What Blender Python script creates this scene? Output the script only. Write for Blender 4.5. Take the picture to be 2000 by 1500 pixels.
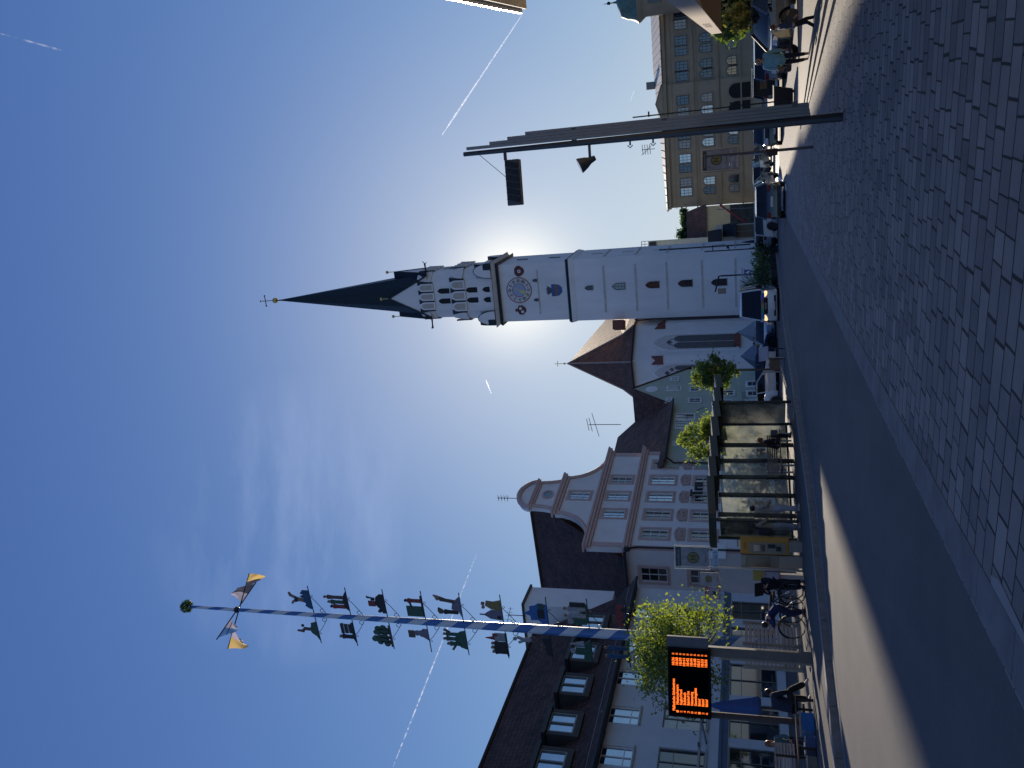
import bpy, bmesh, math, random
from math import sin, cos, pi, radians, atan2, hypot, sqrt
from mathutils import Vector, Matrix
import numpy as np
rnd = random.Random(7)
for o in list(bpy.data.objects): bpy.data.objects.remove(o)
SC = bpy.context.scene
COL = SC.collection
# ------------------------------------------------------------------ camera
F, PITCH, ROLL, H = 1618.0, radians(15.87), radians(1.07), 1.62
R3 = Vector((1, 0, 0)); U3 = Vector((0, -sin(PITCH), cos(PITCH))); W3 = Vector((0, cos(PITCH), sin(PITCH)))
cam = bpy.data.cameras.new('camera'); camo = bpy.data.objects.new('camera', cam); COL.objects.link(camo)
cx = -(R3 * sin(ROLL) + U3 * cos(ROLL)); cy = R3 * cos(ROLL) - U3 * sin(ROLL); cz = -W3
m = Matrix((cx, cy, cz)).transposed().to_4x4(); m.translation = (0, 0, H)
camo.matrix_world = m
cam.sensor_width = 36; cam.sensor_fit = 'HORIZONTAL'; cam.lens = F / 2000 * 36
cam.clip_start = 0.1; cam.clip_end = 40000
SC.camera = camo
SC.render.resolution_x = 1024; SC.render.resolution_y = 768
# ------------------------------------------------------------------ light
SUN_AZ, SUN_EL = radians(7.07), radians(15.7)
w = bpy.data.worlds.new('World'); SC.world = w; w.use_nodes = True
nt = w.node_tree; bg = nt.nodes['Background']
sky = nt.nodes.new('ShaderNodeTexSky'); sky.sky_type = 'NISHITA'; sky.sun_disc = False
sky.sun_elevation = SUN_EL; sky.sun_rotation = SUN_AZ
sky.air_density = 1.0; sky.dust_density = 0.3; sky.ozone_density = 4.0; sky.altitude = 400
tc = nt.nodes.new('ShaderNodeTexCoord')
mp = nt.nodes.new('ShaderNodeMapping'); mp.inputs['Rotation'].default_value = (0.2, 0.35, 0.5); mp.inputs['Scale'].default_value = (2.0, 7.0, 9.0)
no = nt.nodes.new('ShaderNodeTexNoise'); no.inputs['Scale'].default_value = 1.6; no.inputs['Detail'].default_value = 7; no.inputs['Roughness'].default_value = .6
nt.links.new(tc.outputs['Generated'], mp.inputs[0]); nt.links.new(mp.outputs[0], no.inputs['Vector'])
# wisps of high cirrus around one sky direction
def ray(px, py):
    u = 750 - py; v = 1000 - px
    return W3 * F + R3 * (u * cos(ROLL) + v * sin(ROLL)) + U3 * (-u * sin(ROLL) + v * cos(ROLL))
cd = ray(590, 1010).normalized()
dot = nt.nodes.new('ShaderNodeVectorMath'); dot.operation = 'DOT_PRODUCT'; dot.inputs[1].default_value = cd
nrm = nt.nodes.new('ShaderNodeVectorMath'); nrm.operation = 'NORMALIZE'
nt.links.new(tc.outputs['Generated'], nrm.inputs[0]); nt.links.new(nrm.outputs[0], dot.inputs[0])
mr = nt.nodes.new('ShaderNodeMapRange'); mr.inputs[1].default_value = .985; mr.inputs[2].default_value = .9995
nt.links.new(dot.outputs['Value'], mr.inputs[0])
mr2 = nt.nodes.new('ShaderNodeMapRange'); mr2.inputs[1].default_value = .44; mr2.inputs[2].default_value = .75; mr2.inputs[4].default_value = .42
nt.links.new(no.outputs[0], mr2.inputs[0])
mu = nt.nodes.new('ShaderNodeMath'); mu.operation = 'MULTIPLY'
nt.links.new(mr.outputs[0], mu.inputs[0]); nt.links.new(mr2.outputs[0], mu.inputs[1])
mx = nt.nodes.new('ShaderNodeMixRGB'); mx.inputs[2].default_value = (6.0, 6.6, 7.6, 1)
nt.links.new(mu.outputs[0], mx.inputs[0]); nt.links.new(sky.outputs[0], mx.inputs[1])
# soft shoulder for the brightest part of the sky and the aureole round the sun
def vm(op, a, b_):
    n_ = nt.nodes.new('ShaderNodeVectorMath'); n_.operation = op
    for i_, q_ in enumerate((a, b_)):
        if isinstance(q_, tuple): n_.inputs[i_].default_value = q_
        else: nt.links.new(q_, n_.inputs[i_])
    return n_.outputs[0]
den = vm('ADD', vm('MULTIPLY', sky.outputs[0], (.12, .125, .24)), (1, 1, 1))
soft = vm('DIVIDE', vm('MULTIPLY', sky.outputs[0], (.81, .96, 1.78)), den)
sdir = Vector((sin(SUN_AZ) * cos(SUN_EL), cos(SUN_AZ) * cos(SUN_EL), sin(SUN_EL)))
ds = nt.nodes.new('ShaderNodeVectorMath'); ds.operation = 'DOT_PRODUCT'; ds.inputs[1].default_value = sdir; nt.links.new(nrm.outputs[0], ds.inputs[0])
def powr(e, k, c):
    a = nt.nodes.new('ShaderNodeMath'); a.operation = 'MAXIMUM'; a.inputs[1].default_value = 0; nt.links.new(ds.outputs['Value'], a.inputs[0])
    b_ = nt.nodes.new('ShaderNodeMath'); b_.operation = 'POWER'; b_.inputs[1].default_value = e; nt.links.new(a.outputs[0], b_.inputs[0])
    m_ = nt.nodes.new('ShaderNodeVectorMath'); m_.operation = 'SCALE'; m_.inputs[0].default_value = tuple(x * k for x in c); nt.links.new(b_.outputs[0], m_.inputs['Scale']); return m_.outputs[0]
tot = vm('ADD', vm('ADD', soft, powr(500, 5.0, (1, .84, .50))), powr(38, 1.3, (1, .84, .52)))
mx.inputs[2].default_value = (3.2, 4.0, 6.2, 1); nt.links.new(tot, mx.inputs[1])
nt.links.new(mx.outputs[0], bg.inputs[0]); bg.inputs[1].default_value = 0.1
sun = bpy.data.lights.new('sun', 'SUN'); sun.energy = 4.6; sun.angle = radians(.53); sun.color = (1, .86, .68)
suno = bpy.data.objects.new('sun', sun); COL.objects.link(suno)
sd = Vector((sin(SUN_AZ) * cos(SUN_EL), cos(SUN_AZ) * cos(SUN_EL), sin(SUN_EL)))
suno.rotation_euler = sd.to_track_quat('Z', 'Y').to_euler(); suno.location = (0, -20, 60)
SC.view_settings.view_transform = 'Standard'; SC.view_settings.look = 'None'
SC.view_settings.exposure = 0.38; SC.view_settings.gamma = 1
# ------------------------------------------------------------------ measuring helpers
GA, GB = .012, .007
def gz(x, y):
    return -(GA * max(-60, min(90, x)) + GB * max(-40, min(170, y)))
def G(px, py, dz=0.0):
    d = ray(px, py); t = (dz - H) / (d.z + GA * d.x + GB * d.y)
    return Vector((d.x * t, d.y * t, H + d.z * t))
def at(px, py, Y):
    d = ray(px, py); q = d * (Y / d.y); q.z += H; return q
def hz(px, py, z):
    d = ray(px, py); q = d * ((z - H) / d.z); q.z += H; return q
class Fac:
    "vertical facade plane through P heading along azimuth az (degrees from +Y, clockwise)"
    def __init__(s, P, az):
        s.P = Vector((P[0], P[1])); s.d = Vector((sin(radians(az)), cos(radians(az)))); s.phi = radians(90 - az)
        s.n = Vector((-s.d.y, s.d.x))
    def sz(s, px, py, off=0.0):
        r = ray(px, py); rr = Vector((r.x, r.y)); t = (s.P.dot(s.n) + off) / rr.dot(s.n)
        p = rr * t; return (p - s.P).dot(s.d), H + r.z * t
    def w(s, a, off=0.0): return s.P + s.d * a + s.n * off
# ------------------------------------------------------------------ materials
MATS = {}
def mat(name, c, rough=.7, var=.12, scale=3.0, metal=0.0, bump=0.0, spec=.5, emit=None, es=1.0, detail=5, alpha=None, trans=0.0, coat=0.0, c2=None, stretch=None):
    if name in MATS: return MATS[name]
    M = bpy.data.materials.new(name); M.use_nodes = True; t = M.node_tree; b = t.nodes['Principled BSDF']
    b.inputs['Roughness'].default_value = rough; b.inputs['Metallic'].default_value = metal
    b.inputs['Specular IOR Level'].default_value = spec; b.inputs['Coat Weight'].default_value = coat
    co = t.nodes.new('ShaderNodeTexCoord'); n = t.nodes.new('ShaderNodeTexNoise')
    n.inputs['Scale'].default_value = scale; n.inputs['Detail'].default_value = detail; n.inputs['Roughness'].default_value = .6
    if stretch:
        mp_ = t.nodes.new('ShaderNodeMapping'); mp_.inputs['Scale'].default_value = stretch
        t.links.new(co.outputs['Object'], mp_.inputs[0]); t.links.new(mp_.outputs[0], n.inputs['Vector'])
    else: t.links.new(co.outputs['Object'], n.inputs['Vector'])
    r = t.nodes.new('ShaderNodeValToRGB'); r.color_ramp.elements[0].position = .3; r.color_ramp.elements[1].position = .7
    lo = [max(0, x * (1 - var)) for x in c]; hi = [min(1, x * (1 + var)) for x in c]
    if c2: lo, hi = c, c2
    r.color_ramp.elements[0].color = (*lo, 1); r.color_ramp.elements[1].color = (*hi, 1)
    t.links.new(n.outputs[0], r.inputs[0]); t.links.new(r.outputs[0], b.inputs['Base Color'])
    if bump:
        bu = t.nodes.new('ShaderNodeBump'); bu.inputs['Strength'].default_value = bump; bu.inputs['Distance'].default_value = .02
        n2 = t.nodes.new('ShaderNodeTexNoise'); n2.inputs['Scale'].default_value = scale * 12; t.links.new(co.outputs['Object'], n2.inputs['Vector'])
        t.links.new(n2.outputs[0], bu.inputs['Height']); t.links.new(bu.outputs[0], b.inputs['Normal'])
    if emit: b.inputs['Emission Color'].default_value = (*emit, 1); b.inputs['Emission Strength'].default_value = es
    if trans: b.inputs['Transmission Weight'].default_value = trans
    MATS[name] = M; return M
def tiles(name, c, sx=.25, sz_=.32, var=.35):
    "roof tiles: brick pattern in object space, used on sloping faces (uv = local x / slope)"
    M = bpy.data.materials.new(name); M.use_nodes = True; t = M.node_tree; b = t.nodes['Principled BSDF']; b.inputs['Roughness'].default_value = .8
    uv = t.nodes.new('ShaderNodeUVMap'); br = t.nodes.new('ShaderNodeTexBrick')
    br.inputs['Scale'].default_value = 1; br.inputs['Brick Width'].default_value = sx; br.inputs['Row Height'].default_value = sz_
    br.inputs['Mortar Size'].default_value = .03; br.inputs['Mortar Smooth'].default_value = 1
    br.inputs['Color1'].default_value = (*[x * (1 - var) for x in c], 1); br.inputs['Color2'].default_value = (*[x * (1 + var) for x in c], 1)
    br.inputs['Mortar'].default_value = (*[x * .35 for x in c], 1)
    t.links.new(uv.outputs[0], br.inputs[0])
    co = t.nodes.new('ShaderNodeTexCoord'); n = t.nodes.new('ShaderNodeTexNoise'); n.inputs['Scale'].default_value = .7; n.inputs['Detail'].default_value = 6
    t.links.new(co.outputs['Object'], n.inputs['Vector'])
    mm = t.nodes.new('ShaderNodeMixRGB'); mm.blend_type = 'MULTIPLY'; mm.inputs[0].default_value = .7
    rp = t.nodes.new('ShaderNodeValToRGB'); rp.color_ramp.elements[0].position = .3; rp.color_ramp.elements[0].color = (.45, .45, .45, 1); rp.color_ramp.elements[1].position = .7; rp.color_ramp.elements[1].color = (1.2, 1.15, 1.1, 1)
    t.links.new(n.outputs[0], rp.inputs[0]); t.links.new(br.outputs[0], mm.inputs[1]); t.links.new(rp.outputs[0], mm.inputs[2]); t.links.new(mm.outputs[0], b.inputs['Base Color'])
    bu = t.nodes.new('ShaderNodeBump'); bu.inputs['Strength'].default_value = .8; bu.inputs['Distance'].default_value = .05
    t.links.new(br.outputs['Fac'], bu.inputs['Height']); bu.invert = True; t.links.new(bu.outputs[0], b.inputs['Normal'])
    MATS[name] = M; return M
def glass(name, tint=(.8, .88, .86), op=.35, rough=.02):
    M = bpy.data.materials.new(name); M.use_nodes = True; t = M.node_tree; t.nodes.clear()
    o = t.nodes.new('ShaderNodeOutputMaterial'); a = t.nodes.new('ShaderNodeBsdfTransparent'); a.inputs[0].default_value = (*tint, 1)
    g = t.nodes.new('ShaderNodeBsdfGlossy'); g.inputs['Roughness'].default_value = rough; df = t.nodes.new('ShaderNodeBsdfTranslucent'); df.inputs[0].default_value = (.8, .8, .74, 1)
    fr = t.nodes.new('ShaderNodeFresnel'); fr.inputs[0].default_value = 1.5
    m1 = t.nodes.new('ShaderNodeMixShader'); m2 = t.nodes.new('ShaderNodeMixShader')
    co = t.nodes.new('ShaderNodeTexCoord'); n = t.nodes.new('ShaderNodeTexNoise'); n.inputs['Scale'].default_value = 1.6; n.inputs['Detail'].default_value = 8
    t.links.new(co.outputs['Object'], n.inputs['Vector']); q = t.nodes.new('ShaderNodeMapRange'); q.inputs[1].default_value = .3; q.inputs[2].default_value = .75; q.inputs[3].default_value = op * .15; q.inputs[4].default_value = op
    t.links.new(n.outputs[0], q.inputs[0]); t.links.new(q.outputs[0], m1.inputs[0]); t.links.new(a.outputs[0], m1.inputs[1]); t.links.new(df.outputs[0], m1.inputs[2])
    t.links.new(fr.outputs[0], m2.inputs[0]); t.links.new(m1.outputs[0], m2.inputs[1]); t.links.new(g.outputs[0], m2.inputs[2]); t.links.new(m2.outputs[0], o.inputs[0])
    MATS[name] = M; return M
def leafm(name, c, c2):
    M = bpy.data.materials.new(name); M.use_nodes = True; t = M.node_tree; t.nodes.clear()
    o = t.nodes.new('ShaderNodeOutputMaterial'); d = t.nodes.new('ShaderNodeBsdfDiffuse'); tr = t.nodes.new('ShaderNodeBsdfTranslucent'); g = t.nodes.new('ShaderNodeBsdfGlossy'); g.inputs['Roughness'].default_value = .45
    oi = t.nodes.new('ShaderNodeTexCoord'); n = t.nodes.new('ShaderNodeTexNoise'); n.inputs['Scale'].default_value = 2.5; t.links.new(oi.outputs['Object'], n.inputs['Vector'])
    r = t.nodes.new('ShaderNodeValToRGB'); r.color_ramp.elements[0].position = .35; r.color_ramp.elements[1].position = .65
    r.color_ramp.elements[0].color = (*c, 1); r.color_ramp.elements[1].color = (*c2, 1); t.links.new(n.outputs[0], r.inputs[0])
    t.links.new(r.outputs[0], d.inputs[0])
    mm = t.nodes.new('ShaderNodeMixRGB'); mm.blend_type = 'MULTIPLY'; mm.inputs[0].default_value = 1; mm.inputs[2].default_value = (2.6, 2.6, 1.0, 1); t.links.new(r.outputs[0], mm.inputs[1]); t.links.new(mm.outputs[0], tr.inputs[0])
    a = t.nodes.new('ShaderNodeMixShader'); a.inputs[0].default_value = .5; t.links.new(d.outputs[0], a.inputs[1]); t.links.new(tr.outputs[0], a.inputs[2])
    b = t.nodes.new('ShaderNodeMixShader'); b.inputs[0].default_value = .06; t.links.new(a.outputs[0], b.inputs[1]); t.links.new(g.outputs[0], b.inputs[2]); t.links.new(b.outputs[0], o.inputs[0])
    MATS[name] = M; return M
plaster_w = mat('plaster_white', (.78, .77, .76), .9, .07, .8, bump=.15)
plaster_t = mat('plaster_tower', (.80, .77, .76), .9, .10, .35, bump=.15, stretch=(1, 1, .35))
plaster_p = mat('plaster_cream', (.74, .71, .69), .9, .06, .8, bump=.15)
pinktrim = mat('pink_trim', (.55, .39, .35), .85, .10, 1.5, bump=.1)
cartm = mat('cartouche_pink', (.47, .33, .28), .85, .1, 2)
plaster_g = mat('plaster_green', (.42, .47, .38), .9, .08, .7, bump=.1)
plaster_y = mat('plaster_ochre', (.40, .335, .235), .9, .12, .3, bump=.1)
plaster_yl = mat('plaster_yellow_pale', (.62, .53, .30), .9, .08, .5)
ochre_trim = mat('ochre_trim', (.35, .29, .20), .85, .1, 1)
white = mat('white_paint', (.78, .78, .77), .5, .04, 4)
dark = mat('dark_metal', (.022, .024, .027), .45, .2, 6, metal=.3)
blackm = mat('black_matt', (.012, .012, .013), .6, .2, 8)
grey = mat('grey_metal', (.17, .17, .17), .42, .12, 5, metal=.6)
galv = mat('galvanised', (.42, .43, .44), .35, .1, 9, metal=.85)
pane = mat('window_glass', (.018, .022, .026), .04, .3, 1.2, spec=1.0, coat=1.0)
pane_r = mat('window_glass_sky', (.42, .47, .52), .05, .12, .8, metal=1.0)
pane2 = mat('window_glass_curtain', (.25, .25, .24), .12, .25, 2.0, spec=1.0, coat=1.0, stretch=(9, 1, .6))
paneb = mat('window_glass_deep', (.03, .035, .05), .10, .3, 1, spec=.8)
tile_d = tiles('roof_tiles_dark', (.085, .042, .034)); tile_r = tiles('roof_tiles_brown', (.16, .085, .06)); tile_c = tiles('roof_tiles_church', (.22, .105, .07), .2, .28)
seam = mat('seam_metal_roof', (.62, .57, .50), .5, .12, 1.2, metal=.25)
copper = mat('copper_dark', (.012, .02, .024), .5, .35, 1.2, metal=.2, stretch=(4, 4, .5))
copperg = mat('copper_green', (.10, .19, .16), .6, .3, 1.5)
gold = mat('gold_leaf', (.75, .52, .18), .3, .1, 5, metal=.9)
redt = mat('red_tile', (.20, .062, .045), .7, .2, 5)
stone = mat('sill_stone', (.38, .37, .35), .85, .12, 4)
wood = mat('weathered_wood', (.42, .37, .31), .75, .35, 3, stretch=(1, 1, 14))
bark = mat('bark', (.11, .08, .06), .9, .3, 6, bump=.6, stretch=(3, 3, 1))
skin = mat('skin', (.50, .29, .21), .55, .06, 10)
hairm = mat('hair_brown', (.045, .025, .016), .5, .3, 25)
hairr = mat('hair_auburn', (.20, .07, .025), .45, .3, 25)
hairb = mat('hair_black', (.010, .009, .009), .45, .3, 25)
hairg = mat('hair_fair', (.32, .22, .12), .5, .2, 25)
tyre = mat('tyre_rubber', (.015, .015, .015), .8, .2, 20)
rimm = mat('rim_alloy', (.38, .39, .41), .3, .1, 10, metal=.9)
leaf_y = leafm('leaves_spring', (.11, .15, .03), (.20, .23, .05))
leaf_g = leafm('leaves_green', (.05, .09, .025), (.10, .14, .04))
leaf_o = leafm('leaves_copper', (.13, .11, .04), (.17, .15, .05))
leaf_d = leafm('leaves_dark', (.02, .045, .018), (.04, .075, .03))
# ------------------------------------------------------------------ mesh builder
class MB:
    def __init__(s): s.v = []; s.f = []; s.uv = {}
    def add(s, vs, fs):
        b = len(s.v); s.v += [tuple(v) for v in vs]; s.f += [tuple(b + i for i in f) for f in fs]; return s
    def quad(s, a, b, c, d, uv=None):
        s.add([a, b, c, d], [(0, 1, 2, 3)])
        if uv: s.uv[len(s.f) - 1] = uv
        return s
    def poly(s, pts, uv=None):
        s.add(pts, [tuple(range(len(pts)))])
        if uv: s.uv[len(s.f) - 1] = uv
        return s
    def box(s, c, d, rz=0.0, tx=0.0, ty=0.0):
        x, y, z = d[0] / 2, d[1] / 2, d[2] / 2
        M = Matrix.Translation(c) @ Matrix.Rotation(rz, 4, 'Z') @ Matrix.Rotation(tx, 4, 'X') @ Matrix.Rotation(ty, 4, 'Y')
        vs = [M @ Vector((i, j, k)) for i in (-x, x) for j in (-y, y) for k in (-z, z)]
        return s.add(vs, [(0, 1, 3, 2), (4, 6, 7, 5), (0, 4, 5, 1), (2, 3, 7, 6), (0, 2, 6, 4), (1, 5, 7, 3)])
    def b2(s, x0, x1, y0, y1, z0, z1): return s.box(((x0 + x1) / 2, (y0 + y1) / 2, (z0 + z1) / 2), (abs(x1 - x0), abs(y1 - y0), abs(z1 - z0)))
    def tube(s, pts, r, n=8, cap=True):
        pts = [Vector(p) for p in pts]; rs = r if isinstance(r, (list, tuple)) else [r] * len(pts)
        b = len(s.v); up = None
        for i, p in enumerate(pts):
            t = (pts[min(i + 1, len(pts) - 1)] - pts[max(i - 1, 0)]).normalized()
            if up is None:
                up = Vector((0, 0, 1)) if abs(t.z) < .9 else Vector((1, 0, 0))
            a = t.cross(up).normalized(); c = a.cross(t).normalized(); up = c
            for k in range(n):
                q = p + (a * cos(2 * pi * k / n) + c * sin(2 * pi * k / n)) * rs[i]; s.v.append(tuple(q))
        for i in range(len(pts) - 1):
            for k in range(n):
                k2 = (k + 1) % n; s.f.append((b + i * n + k, b + i * n + k2, b + (i + 1) * n + k2, b + (i + 1) * n + k))
        if cap:
            s.f.append(tuple(b + k for k in range(n))[::-1]); s.f.append(tuple(b + (len(pts) - 1) * n + k for k in range(n)))
        return s
    def lathe(s, prof, c=(0, 0, 0), n=16):
        b = len(s.v); c = Vector(c)
        for r, z in prof:
            for k in range(n): s.v.append((c.x + r * cos(2 * pi * k / n), c.y + r * sin(2 * pi * k / n), c.z + z))
        for i in range(len(prof) - 1):
            for k in range(n):
                k2 = (k + 1) % n; s.f.append((b + i * n + k, b + i * n + k2, b + (i + 1) * n + k2, b + (i + 1) * n + k))
        s.f.append(tuple(b + k for k in range(n))[::-1]); s.f.append(tuple(b + (len(prof) - 1) * n + k for k in range(n)))
        return s
    def ball(s, c, r, n=10, sx=1, sy=1, sz=1):
        pr = [(max(.001, r * sin(pi * i / n)), -r * cos(pi * i / n)) for i in range(n + 1)]
        b = len(s.v); s.lathe(pr, (0, 0, 0), n + 2)
        for i in range(b, len(s.v)):
            v = s.v[i]; s.v[i] = (c[0] + v[0] * sx, c[1] + v[1] * sy, c[2] + v[2] * sz)
        return s
    def prism(s, pts, y0, y1, M=None):
        "extrude a 2D outline (x,z) between y0 and y1"
        n = len(pts); vs = [(x, y0, z) for x, z in pts] + [(x, y1, z) for x, z in pts]
        if M is not None: vs = [M @ Vector(v) for v in vs]
        fs = [tuple(range(n)), tuple(range(2 * n - 1, n - 1, -1))] + [(i, i + n, (i + 1) % n + n, (i + 1) % n) for i in range(n)]
        return s.add(vs, fs)
    def ring(s, outer, inner, y0, y1, closed=True):
        "frame between two equal-length outlines (x,z)"
        n = len(outer); b = len(s.v)
        for y in (y0, y1):
            for x, z in outer: s.v.append((x, y, z))
            for x, z in inner: s.v.append((x, y, z))
        for i in range(n if closed else n - 1):
            j = (i + 1) % n
            s.f.append((b + i, b + j, b + n + j, b + n + i)); s.f.append((b + 2 * n + i, b + 3 * n + i, b + 3 * n + j, b + 2 * n + j))
            s.f.append((b + i, b + 2 * n + i, b + 2 * n + j, b + j)); s.f.append((b + n + i, b + n + j, b + 3 * n + j, b + 3 * n + i))
        return s
    def hull2(s, base, top):
        "loft between two equal-length 3D loops, capped"
        n = len(base); fs = [tuple(range(n))[::-1], tuple(range(n, 2 * n))] + [(i, (i + 1) % n, (i + 1) % n + n, i + n) for i in range(n)]
        return s.add(list(base) + list(top), fs)
    def build(s, name, m, parent=None, loc=None, bevel=0.0, smooth=False, seg=2):
        me = bpy.data.meshes.new(name); me.from_pydata(s.v, [], s.f)
        if s.uv:
            ul = me.uv_layers.new(name='UVMap')
            for fi, uvs in s.uv.items():
                p = me.polygons[fi]
                for k, li in enumerate(p.loop_indices): ul.data[li].uv = uvs[k]
        bm = bmesh.new(); bm.from_mesh(me)
        if not s.uv: bmesh.ops.remove_doubles(bm, verts=bm.verts, dist=1e-5)
        bmesh.ops.recalc_face_normals(bm, faces=bm.faces)
        if bevel: bmesh.ops.bevel(bm, geom=[e for e in bm.edges if e.is_manifold and e.calc_face_angle(0) > .5], offset=bevel, segments=seg, affect='EDGES', profile=.6, clamp_overlap=True)
        bm.to_mesh(me); bm.free()
        for mm in (m if isinstance(m, (list, tuple)) else [m]): me.materials.append(mm)
        if smooth:
            for p in me.polygons: p.use_smooth = True
            me.set_sharp_from_angle(angle=radians(38))
        o = bpy.data.objects.new(name, me); COL.objects.link(o)
        if parent is not None: o.parent = parent
        if loc is not None: o.location = loc
        return o
def tag(o, label, cat, group=None, kind=None):
    if label: o['label'] = label
    if cat: o['category'] = cat
    if group: o['group'] = group
    if kind: o['kind'] = kind
    return o
def thing(name, label, cat, loc=(0, 0, 0), rz=0.0, group=None):
    o = bpy.data.objects.new(name, None); COL.objects.link(o); o.location = loc; o.rotation_euler = (0, 0, rz); o.empty_display_size = .3
    return tag(o, label, cat, group)
def struct(name, mb, m, **k):
    o = mb.build(name, m, **k); o['kind'] = 'structure'; return o
def copy_tree(o, parent=None, **kw):
    c = o.copy(); COL.objects.link(c)
    if parent is not None: c.parent = parent
    for ch in list(o.children): copy_tree(ch, c)
    return c
def dup(o, loc, rz, label, group=None):
    c = copy_tree(o); c.location = loc; c.rotation_euler = (0, 0, rz); c['label'] = label
    if group: c['group'] = group
    return c
def text(name, s, size, m, parent, loc, rot=(pi / 2, 0, 0), depth=.004, width=None, align='CENTER', bold=0.0):
    cu = bpy.data.curves.new('t', 'FONT'); cu.body = s; cu.size = size; cu.extrude = depth; cu.align_x = align; cu.align_y = 'CENTER'; cu.offset = bold; cu.resolution_u = 3
    o = bpy.data.objects.new('t', cu); COL.objects.link(o); bpy.context.view_layer.update()
    me = bpy.data.meshes.new_from_object(o.evaluated_get(bpy.context.evaluated_depsgraph_get())); bpy.data.objects.remove(o); bpy.data.curves.remove(cu)
    if width:
        xs = [v.co.x for v in me.vertices]
        if xs:
            k = width / max(1e-4, max(xs) - min(xs))
            for v in me.vertices: v.co.x *= k
    me.materials.clear(); me.materials.append(m); t = bpy.data.objects.new(name, me); COL.objects.link(t)
    t.parent = parent; t.location = loc; t.rotation_euler = rot; return t
def circ(r, n=24, cx=0, cz=0): return [(cx + r * cos(2 * pi * k / n), cz + r * sin(2 * pi * k / n)) for k in range(n)]
def arch(x0, x1, z0, z1, kind='round', n=8):
    "outline of an arched opening, counter-clockwise from lower left"
    c = (x0 + x1) / 2; r = (x1 - x0) / 2
    if kind == 'rect': return [(x0, z0), (x1, z0), (x1, z1), (x0, z1)]
    pts = [(x0, z0), (x1, z0)]
    if kind == 'round':
        pts += [(c + r * cos(pi * k / n), z1 - r + r * sin(pi * k / n)) for k in range(n + 1)]
    elif kind == 'seg':
        h = r * .35; pts += [(c + r * cos(pi * k / n), z1 - h + h * sin(pi * k / n)) for k in range(n + 1)]
    else:
        R = 2 * r; h = z1 - R * sin(radians(60))
        pts += [(x0 + R * cos(radians(60 * k / n)), h + R * sin(radians(60 * k / n))) for k in range(n + 1)]
        pts += [(x1 - R * cos(radians(60 * (n - k) / n)), h + R * sin(radians(60 * (n - k) / n))) for k in range(1, n + 1)]
    return pts
def shrink(pts, d):
    xs = [p[0] for p in pts]; zs = [p[1] for p in pts]; c = ((min(xs) + max(xs)) / 2, (min(zs) + max(zs)) / 2)
    hx = (max(xs) - min(xs)) / 2; hz_ = (max(zs) - min(zs)) / 2
    return [(c[0] + (x - c[0]) * (hx - d) / hx, c[1] + (z - c[1]) * (hz_ - d) / hz_) for x, z in pts]
# ------------------------------------------------------------------ ground
def band(pts_l, pts_r, dz):
    "sheet between two polylines (world xy), at ground height + dz"
    m_ = MB()
    for i in range(len(pts_l) - 1):
        a, b, c, d = pts_l[i], pts_l[i + 1], pts_r[i + 1], pts_r[i]
        m_.quad(*[(p[0], p[1], gz(p[0], p[1]) + dz) for p in (a, b, c, d)])
    return m_
def subdiv(a, b, n): return [(a[0] + (b[0] - a[0]) * i / n, a[1] + (b[1] - a[1]) * i / n) for i in range(n + 1)]
def asphalt(name, c, c2, sc=.5, rough=.8, streak=0.0):
    M = bpy.data.materials.new(name); M.use_nodes = True; t = M.node_tree; b = t.nodes['Principled BSDF']; N = t.nodes.new; L = t.links.new; b.inputs['Roughness'].default_value = rough; b.inputs['Specular IOR Level'].default_value = .3
    co = N('ShaderNodeTexCoord'); mp = N('ShaderNodeMapping'); mp.inputs['Rotation'].default_value = (0, 0, radians(17)); mp.inputs['Scale'].default_value = (1.5, .07, 1); L(co.outputs['Object'], mp.inputs[0])
    n0 = N('ShaderNodeTexNoise'); n0.inputs['Scale'].default_value = .8; n0.inputs['Detail'].default_value = 4; L(mp.outputs[0], n0.inputs['Vector'])
    n1 = N('ShaderNodeTexNoise'); n1.inputs['Scale'].default_value = sc; n1.inputs['Detail'].default_value = 9; n1.inputs['Roughness'].default_value = .65; L(co.outputs['Object'], n1.inputs['Vector'])
    n2 = N('ShaderNodeTexNoise'); n2.inputs['Scale'].default_value = 38; n2.inputs['Detail'].default_value = 4; n2.inputs['Roughness'].default_value = .8; L(co.outputs['Object'], n2.inputs['Vector'])
    mxa = N('ShaderNodeMixRGB'); mxa.inputs[0].default_value = .5 if streak else 0; L(n1.outputs[0], mxa.inputs[1]); L(n0.outputs[0], mxa.inputs[2])
    mxb = N('ShaderNodeMixRGB'); mxb.inputs[0].default_value = .38; L(mxa.outputs[0], mxb.inputs[1]); L(n2.outputs[0], mxb.inputs[2])
    r = N('ShaderNodeValToRGB'); r.color_ramp.elements[0].position = .36; r.color_ramp.elements[1].position = .64; r.color_ramp.elements[0].color = (*c, 1); r.color_ramp.elements[1].color = (*c2, 1)
    L(mxb.outputs[0], r.inputs[0]); L(r.outputs[0], b.inputs['Base Color'])
    n3 = N('ShaderNodeTexNoise'); n3.inputs['Scale'].default_value = 70; n3.inputs['Detail'].default_value = 3; L(co.outputs['Object'], n3.inputs['Vector'])
    bu = N('ShaderNodeBump'); bu.inputs['Strength'].default_value = .7; bu.inputs['Distance'].default_value = .008; L(n3.outputs[0], bu.inputs['Height']); L(bu.outputs[0], b.inputs['Normal']); MATS[name] = M; return M
road_m = asphalt('asphalt', (.074, .078, .086), (.140, .138, .136), streak=1)
road_w = asphalt('asphalt_worn', (.060, .059, .058), (.075, .073, .07), .9)
pave_m = asphalt('pavement_paving', (.07, .07, .07), (.11, .108, .105), 1.2)
fore_m = asphalt('forecourt_surface', (.17, .155, .135), (.23, .21, .18), .8, .7)
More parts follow.
